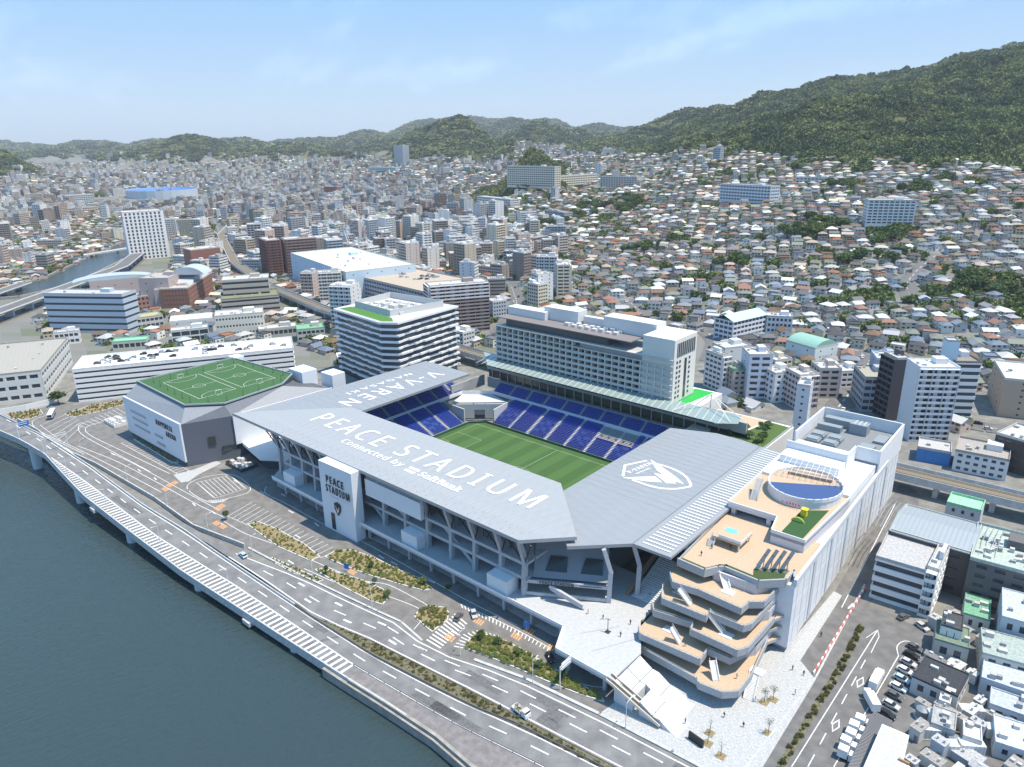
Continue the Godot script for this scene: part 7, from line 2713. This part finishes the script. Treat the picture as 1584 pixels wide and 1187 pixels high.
func build_small() -> void:
	# traffic
	var road := "vehicles on the riverside road"
	lorry("white flatbed truck with a loaded bed driving on the main road", Vector2(-96.6, -111.4), -0.12, 5.4, false)
	var p := Vector2(-218.4, -102.5)
	car(Vector3(p.x, deck(p.x) + 0.03, p.y), PI - 0.1, 4, "car on the inner carriageway beside the white kerb", "")
	p = Vector2(-103.6, -132.5)
	car(Vector3(p.x, 0.04, p.y), -0.55, 1, "car driving into the underpass", "")
	p = Vector2(-136.8, -128.6)
	car(Vector3(p.x, 0.04, p.y), 1.9, 3, "car waiting beside the striped island", "")
	p = Vector2(-134, -132.7)
	car(Vector3(p.x, 0.04, p.y), -0.6, 2, "car beside the toll lane hatching", "")
	for a in [[Vector2(-48.6, -398.5), 0], [Vector2(-39.8, -404.5), 2]]:
		car(Vector3(a[0].x, 0.05, a[0].y), 0.2, a[1], "car on the wide street behind the white tower", "cars behind the tower")
	p = Vector2(-32.3, -216.2)
	car(Vector3(p.x, 0.05, p.y), 1.2, 3, "car leaving the white car park", "")
	p = Vector2(-26.8, -214.7)
	car(Vector3(p.x, 0.05, p.y), -0.5, 2, "car passing the white car park", "")
	p = Vector2(-23, -291)
	car(Vector3(p.x, 0.05, p.y), -0.1, 0, "car on the street below the viaduct", "")
	for k in 9:
		p = on_line(poly([-26.1, -203, -25, -171]), k / 8.0)
		car(Vector3(p.x, 0.05, p.y), -0.15, [3, 1, 2, 0, 4, 0, 3, 2, 1][k], "car parked nose-in along the yard fence", "cars parked along the yard fence")
	lorry("white box truck parked at the kerb of the side street", Vector2(-30.5, -181.4), 1.57, 8.0, true)
	lorry("white box truck turning into the yard behind the other", Vector2(-29.4, -172.5), 2.2, 7.0, true)
	for k in 5:
		p = on_line(poly([-28.6, -163, -28.9, -150.3]), k / 4.0)
		lorry("small white delivery van parked side by side along the awning", p + Vector2(rng.randf_range(-0.5, 0.5), 0), 0.05 + rng.randf_range(-0.08, 0.08), 4.1, true, "delivery vans by the awning")
	# bus in the turning loop
	p = Vector2(-433.4, -109.1)
	var o := thing("bus", "white and navy coach standing in the turning loop", "bus", Vector3(p.x, 0.05, p.y), -0.45)
	var b := B.new()
	b.box(0, 1.3, 0, 11.5, 1.9, 2.5)
	part(o, "upper_body", b, mat("lorry_white", 0.75, 0.76, 0.77, 0.4))
	b = B.new()
	b.box(0, 0.4, 0, 11.4, 0.9, 2.48)
	part(o, "lower_body", b, mat("navy", 0.02, 0.05, 0.16, 0.4))
	b = B.new()
	b.box(-0.4, 1.75, 0, 10.0, 0.9, 2.54)
	b.box(5.7, 1.5, 0, 0.12, 1.4, 2.2)
	part(o, "window", b, mat("car_glass", 0.02, 0.025, 0.03, 0.1))
	for i in 4:
		b = B.new()
		var x := 3.6 if i % 2 else -3.4
		b.rod(Vector3(x, 0.48, -1.26 if i < 2 else 1.0), Vector3(x, 0.48, -1.0 if i < 2 else 1.26), 0.48, 0.48, 14)
		part(o, "wheel", b, mat("tyre", 0.02, 0.02, 0.02, 0.9))
	# lamps along the road
	for a in [Vector2(-354.4, -83.4), Vector2(-326.9, -82.3), Vector2(-286.7, -82.6), Vector2(-244.8, -84.7), Vector2(-202.5, -88)]:
		lamp_post(a + Vector2(0, -0.8), deck(a.x), 9, -1.57, "lamps on the bridge parapet", "white street lamp rising from the bridge parapet")
	for a in [Vector2(-363.5, -100.1), Vector2(-315, -101.8), Vector2(-277.7, -102.5), Vector2(-246.1, -103.6), Vector2(-218.6, -106.1), Vector2(-188.4, -111.1), Vector2(-160.4, -113.9), Vector2(-124.2, -116.9), Vector2(-100.9, -121.4), Vector2(-73.4, -124.6)]:
		lamp_post(a, 0, 8, 1.57, "lamps along the inner kerb", "white street lamp along the kerb of the inner carriageway")
	# overhead signs
	for q in [[Vector2(-381, -80.9), 0], [Vector2(-356.3, -83.4), 1], [Vector2(-94.1, -124.6), 2]]:
		o = thing("road_sign_gantry", ["blue direction sign on a white post over the bridge", "white portal gantry spanning the bridge lanes", "white sign frame beside the lower carriageway"][q[1]], "sign", Vector3(q[0].x, deck(q[0].x) if q[1] < 2 else 0.0, q[0].y), 0)
		b = B.new()
		b.rod(Vector3.ZERO, Vector3(0, 7.5, 0), 0.18, 0.15, 8)
		if q[1] == 1:
			b.rod(Vector3(0, 0, -10), Vector3(0, 7.5, -10), 0.18, 0.15, 8)
		part(o, "post", b, mat("lamp_white", 0.66, 0.68, 0.7, 0.5))
		b = B.new()
		for y in [6.6, 7.5]:
			b.rod(Vector3(0, y, 0), Vector3(0, y, -10.0 if q[1] == 1 else -4.5), 0.1, 0.1, 6)
		part(o, "arm", b, mat("lamp_white"))
		if q[1] != 1:
			b = B.new()
			b.box(-0.15, 5.7, -3.0, 0.12, 2.4, 4.4)
			var pl := part(o, "sign_plate", b, mat("sign_blue", 0.02, 0.16, 0.5, 0.5) if q[1] == 0 else mat("lamp_white"))
			b = B.new()
			b.box(-0.23, 6.6, -2.4, 0.05, 0.25, 1.8)
			b.box(-0.23, 6.0, -2.0, 0.05, 1.4, 0.25)
			b.box(-0.23, 6.1, -4.2, 0.05, 0.3, 1.0)
			if q[1] == 0:
				part(pl, "sign_arrow", b, mat("line_white", 0.6, 0.65, 0.6))
	for q in [[Vector2(-184.7, -122.2), "parking"], [Vector2(-116.9, -138), "toll"], [Vector2(-103.4, -138), "tunnel"]]:
		o = thing("blue_sign", "blue %s sign board standing on the service road" % q[1], "sign", Vector3(q[0].x, 0, q[0].y), 0.3)
		b = B.new()
		b.box(0, 0, 0, 0.2, 2.4, 0.2)
		part(o, "post", b, mat("lamp_white", 0.66, 0.68, 0.7, 0.5))
		b = B.new()
		b.box(0, 1.0, 0.15, 1.9, 2.2, 0.15)
		part(o, "board", b, mat("sign_blue"))
	o = thing("plaza_sign", "black monument sign board at the plaza edge", "sign", Vector3(Vector2(-57.9, -131.8).x, 0.05, Vector2(-57.9, -131.8).y), -0.15)
	b = B.new()
	b.box(0, 0, 0, 4.2, 2.2, 0.5)
	part(o, "board", b, mat("black_steel"))
	# people
	var labels := ["person in dark clothes walking on the pale stadium deck", "person standing by the lamp on the stadium deck", "person in black at the foot of the terrace stair", "person walking along the side street pavement", "person crossing near the gate of the side street", "person on the roof terrace near the pavilion"]
	var spots := [Vector3(-90.1, 6.5, -152.9), Vector3(-97.5, 6.5, -149.8), Vector3(-52.5, 0.06, -154.1), Vector3(-46.4, 0.06, -172), Vector3(-49.5, 0.06, -172.1), Vector3(-79.5, 22.85, -180.3)]
	for k in 6:
		person(spots[k], k * 1.1, k, labels[k])
	o = thing("deck_lamp", "dark slim lamp mast standing on the stadium deck", "lamp", Vector3(-93.2, 6.5, -145.8), 0.0)
	b = B.new()
	b.box(0, 0, 0, 1.4, 0.2, 1.4)
	b.rod(Vector3.ZERO, Vector3(0, 4.6, 0), 0.12, 0.1, 8)
	b.rod(Vector3(-0.9, 4.2, 0), Vector3(0.9, 4.5, 0), 0.08, 0.08, 6)
	part(o, "pole", b, mat("post_dark", 0.05, 0.055, 0.06, 0.5))

	# fenced plant compounds beside the arena
	for q in [[Vector2(-394.7, -128.2), "white", 0.66, "white transformer boxes and pipes on a pad beside the arena"], [Vector2(-292.6, -143.2), "pale", 0.5, "fenced pad of pale cooling units beside the link deck"]]:
		o = thing("plant_compound", q[3], "plant", Vector3(q[0].x, 0.05, q[0].y), 0.0)
		b = B.new()
		b.box(0, 0, 0, 14, 0.15, 8)
		part(o, "pad", b, mat("kerb_white", 0.6, 0.61, 0.62, 0.8))
		for k in 8:
			b = B.new()
			b.box(-5 + (k % 4) * 3.2, 0.15, -1.8 + (k / 4) * 3.4, rng.randf_range(1.4, 2.6), rng.randf_range(1.2, 2.8), rng.randf_range(1.2, 2.2))
			part(o, "unit", b, mat("compound_" + q[1], q[2], q[2], q[2], 0.7))
		b = B.new()
		b.wall(PackedVector2Array([Vector2(-7, -4), Vector2(7, -4), Vector2(7, 4), Vector2(-7, 4)]), 0.1, 1.7, 0.08, true)
		part(o, "fence", b, mat("post_dark", 0.05, 0.055, 0.06, 0.5) if q[1] == "pale" else mat("lamp_white", 0.66, 0.68, 0.7, 0.5))
	var walkers := [Vector3(-89.3, 6.5, -146.5), Vector3(-92.4, 6.5, -167.6), Vector3(-102.3, 6.5, -149), Vector3(-56.3, 0.06, -143.9), Vector3(-51.2, 0.06, -144), Vector3(-62.8, 0.06, -135.6), Vector3(-45.5, 0.06, -163.3), Vector3(-80.1, 22.85, -174.8), Vector3(-75, 22.85, -183.6), Vector3(-72.4, 8.35, -152.4), Vector3(-57.9, 4.55, -154), Vector3(-48.4, 0.06, -191.5)]
	for k in walkers.size():
		person(walkers[k], k * 0.9, k, "person walking about the paved decks and terraces")
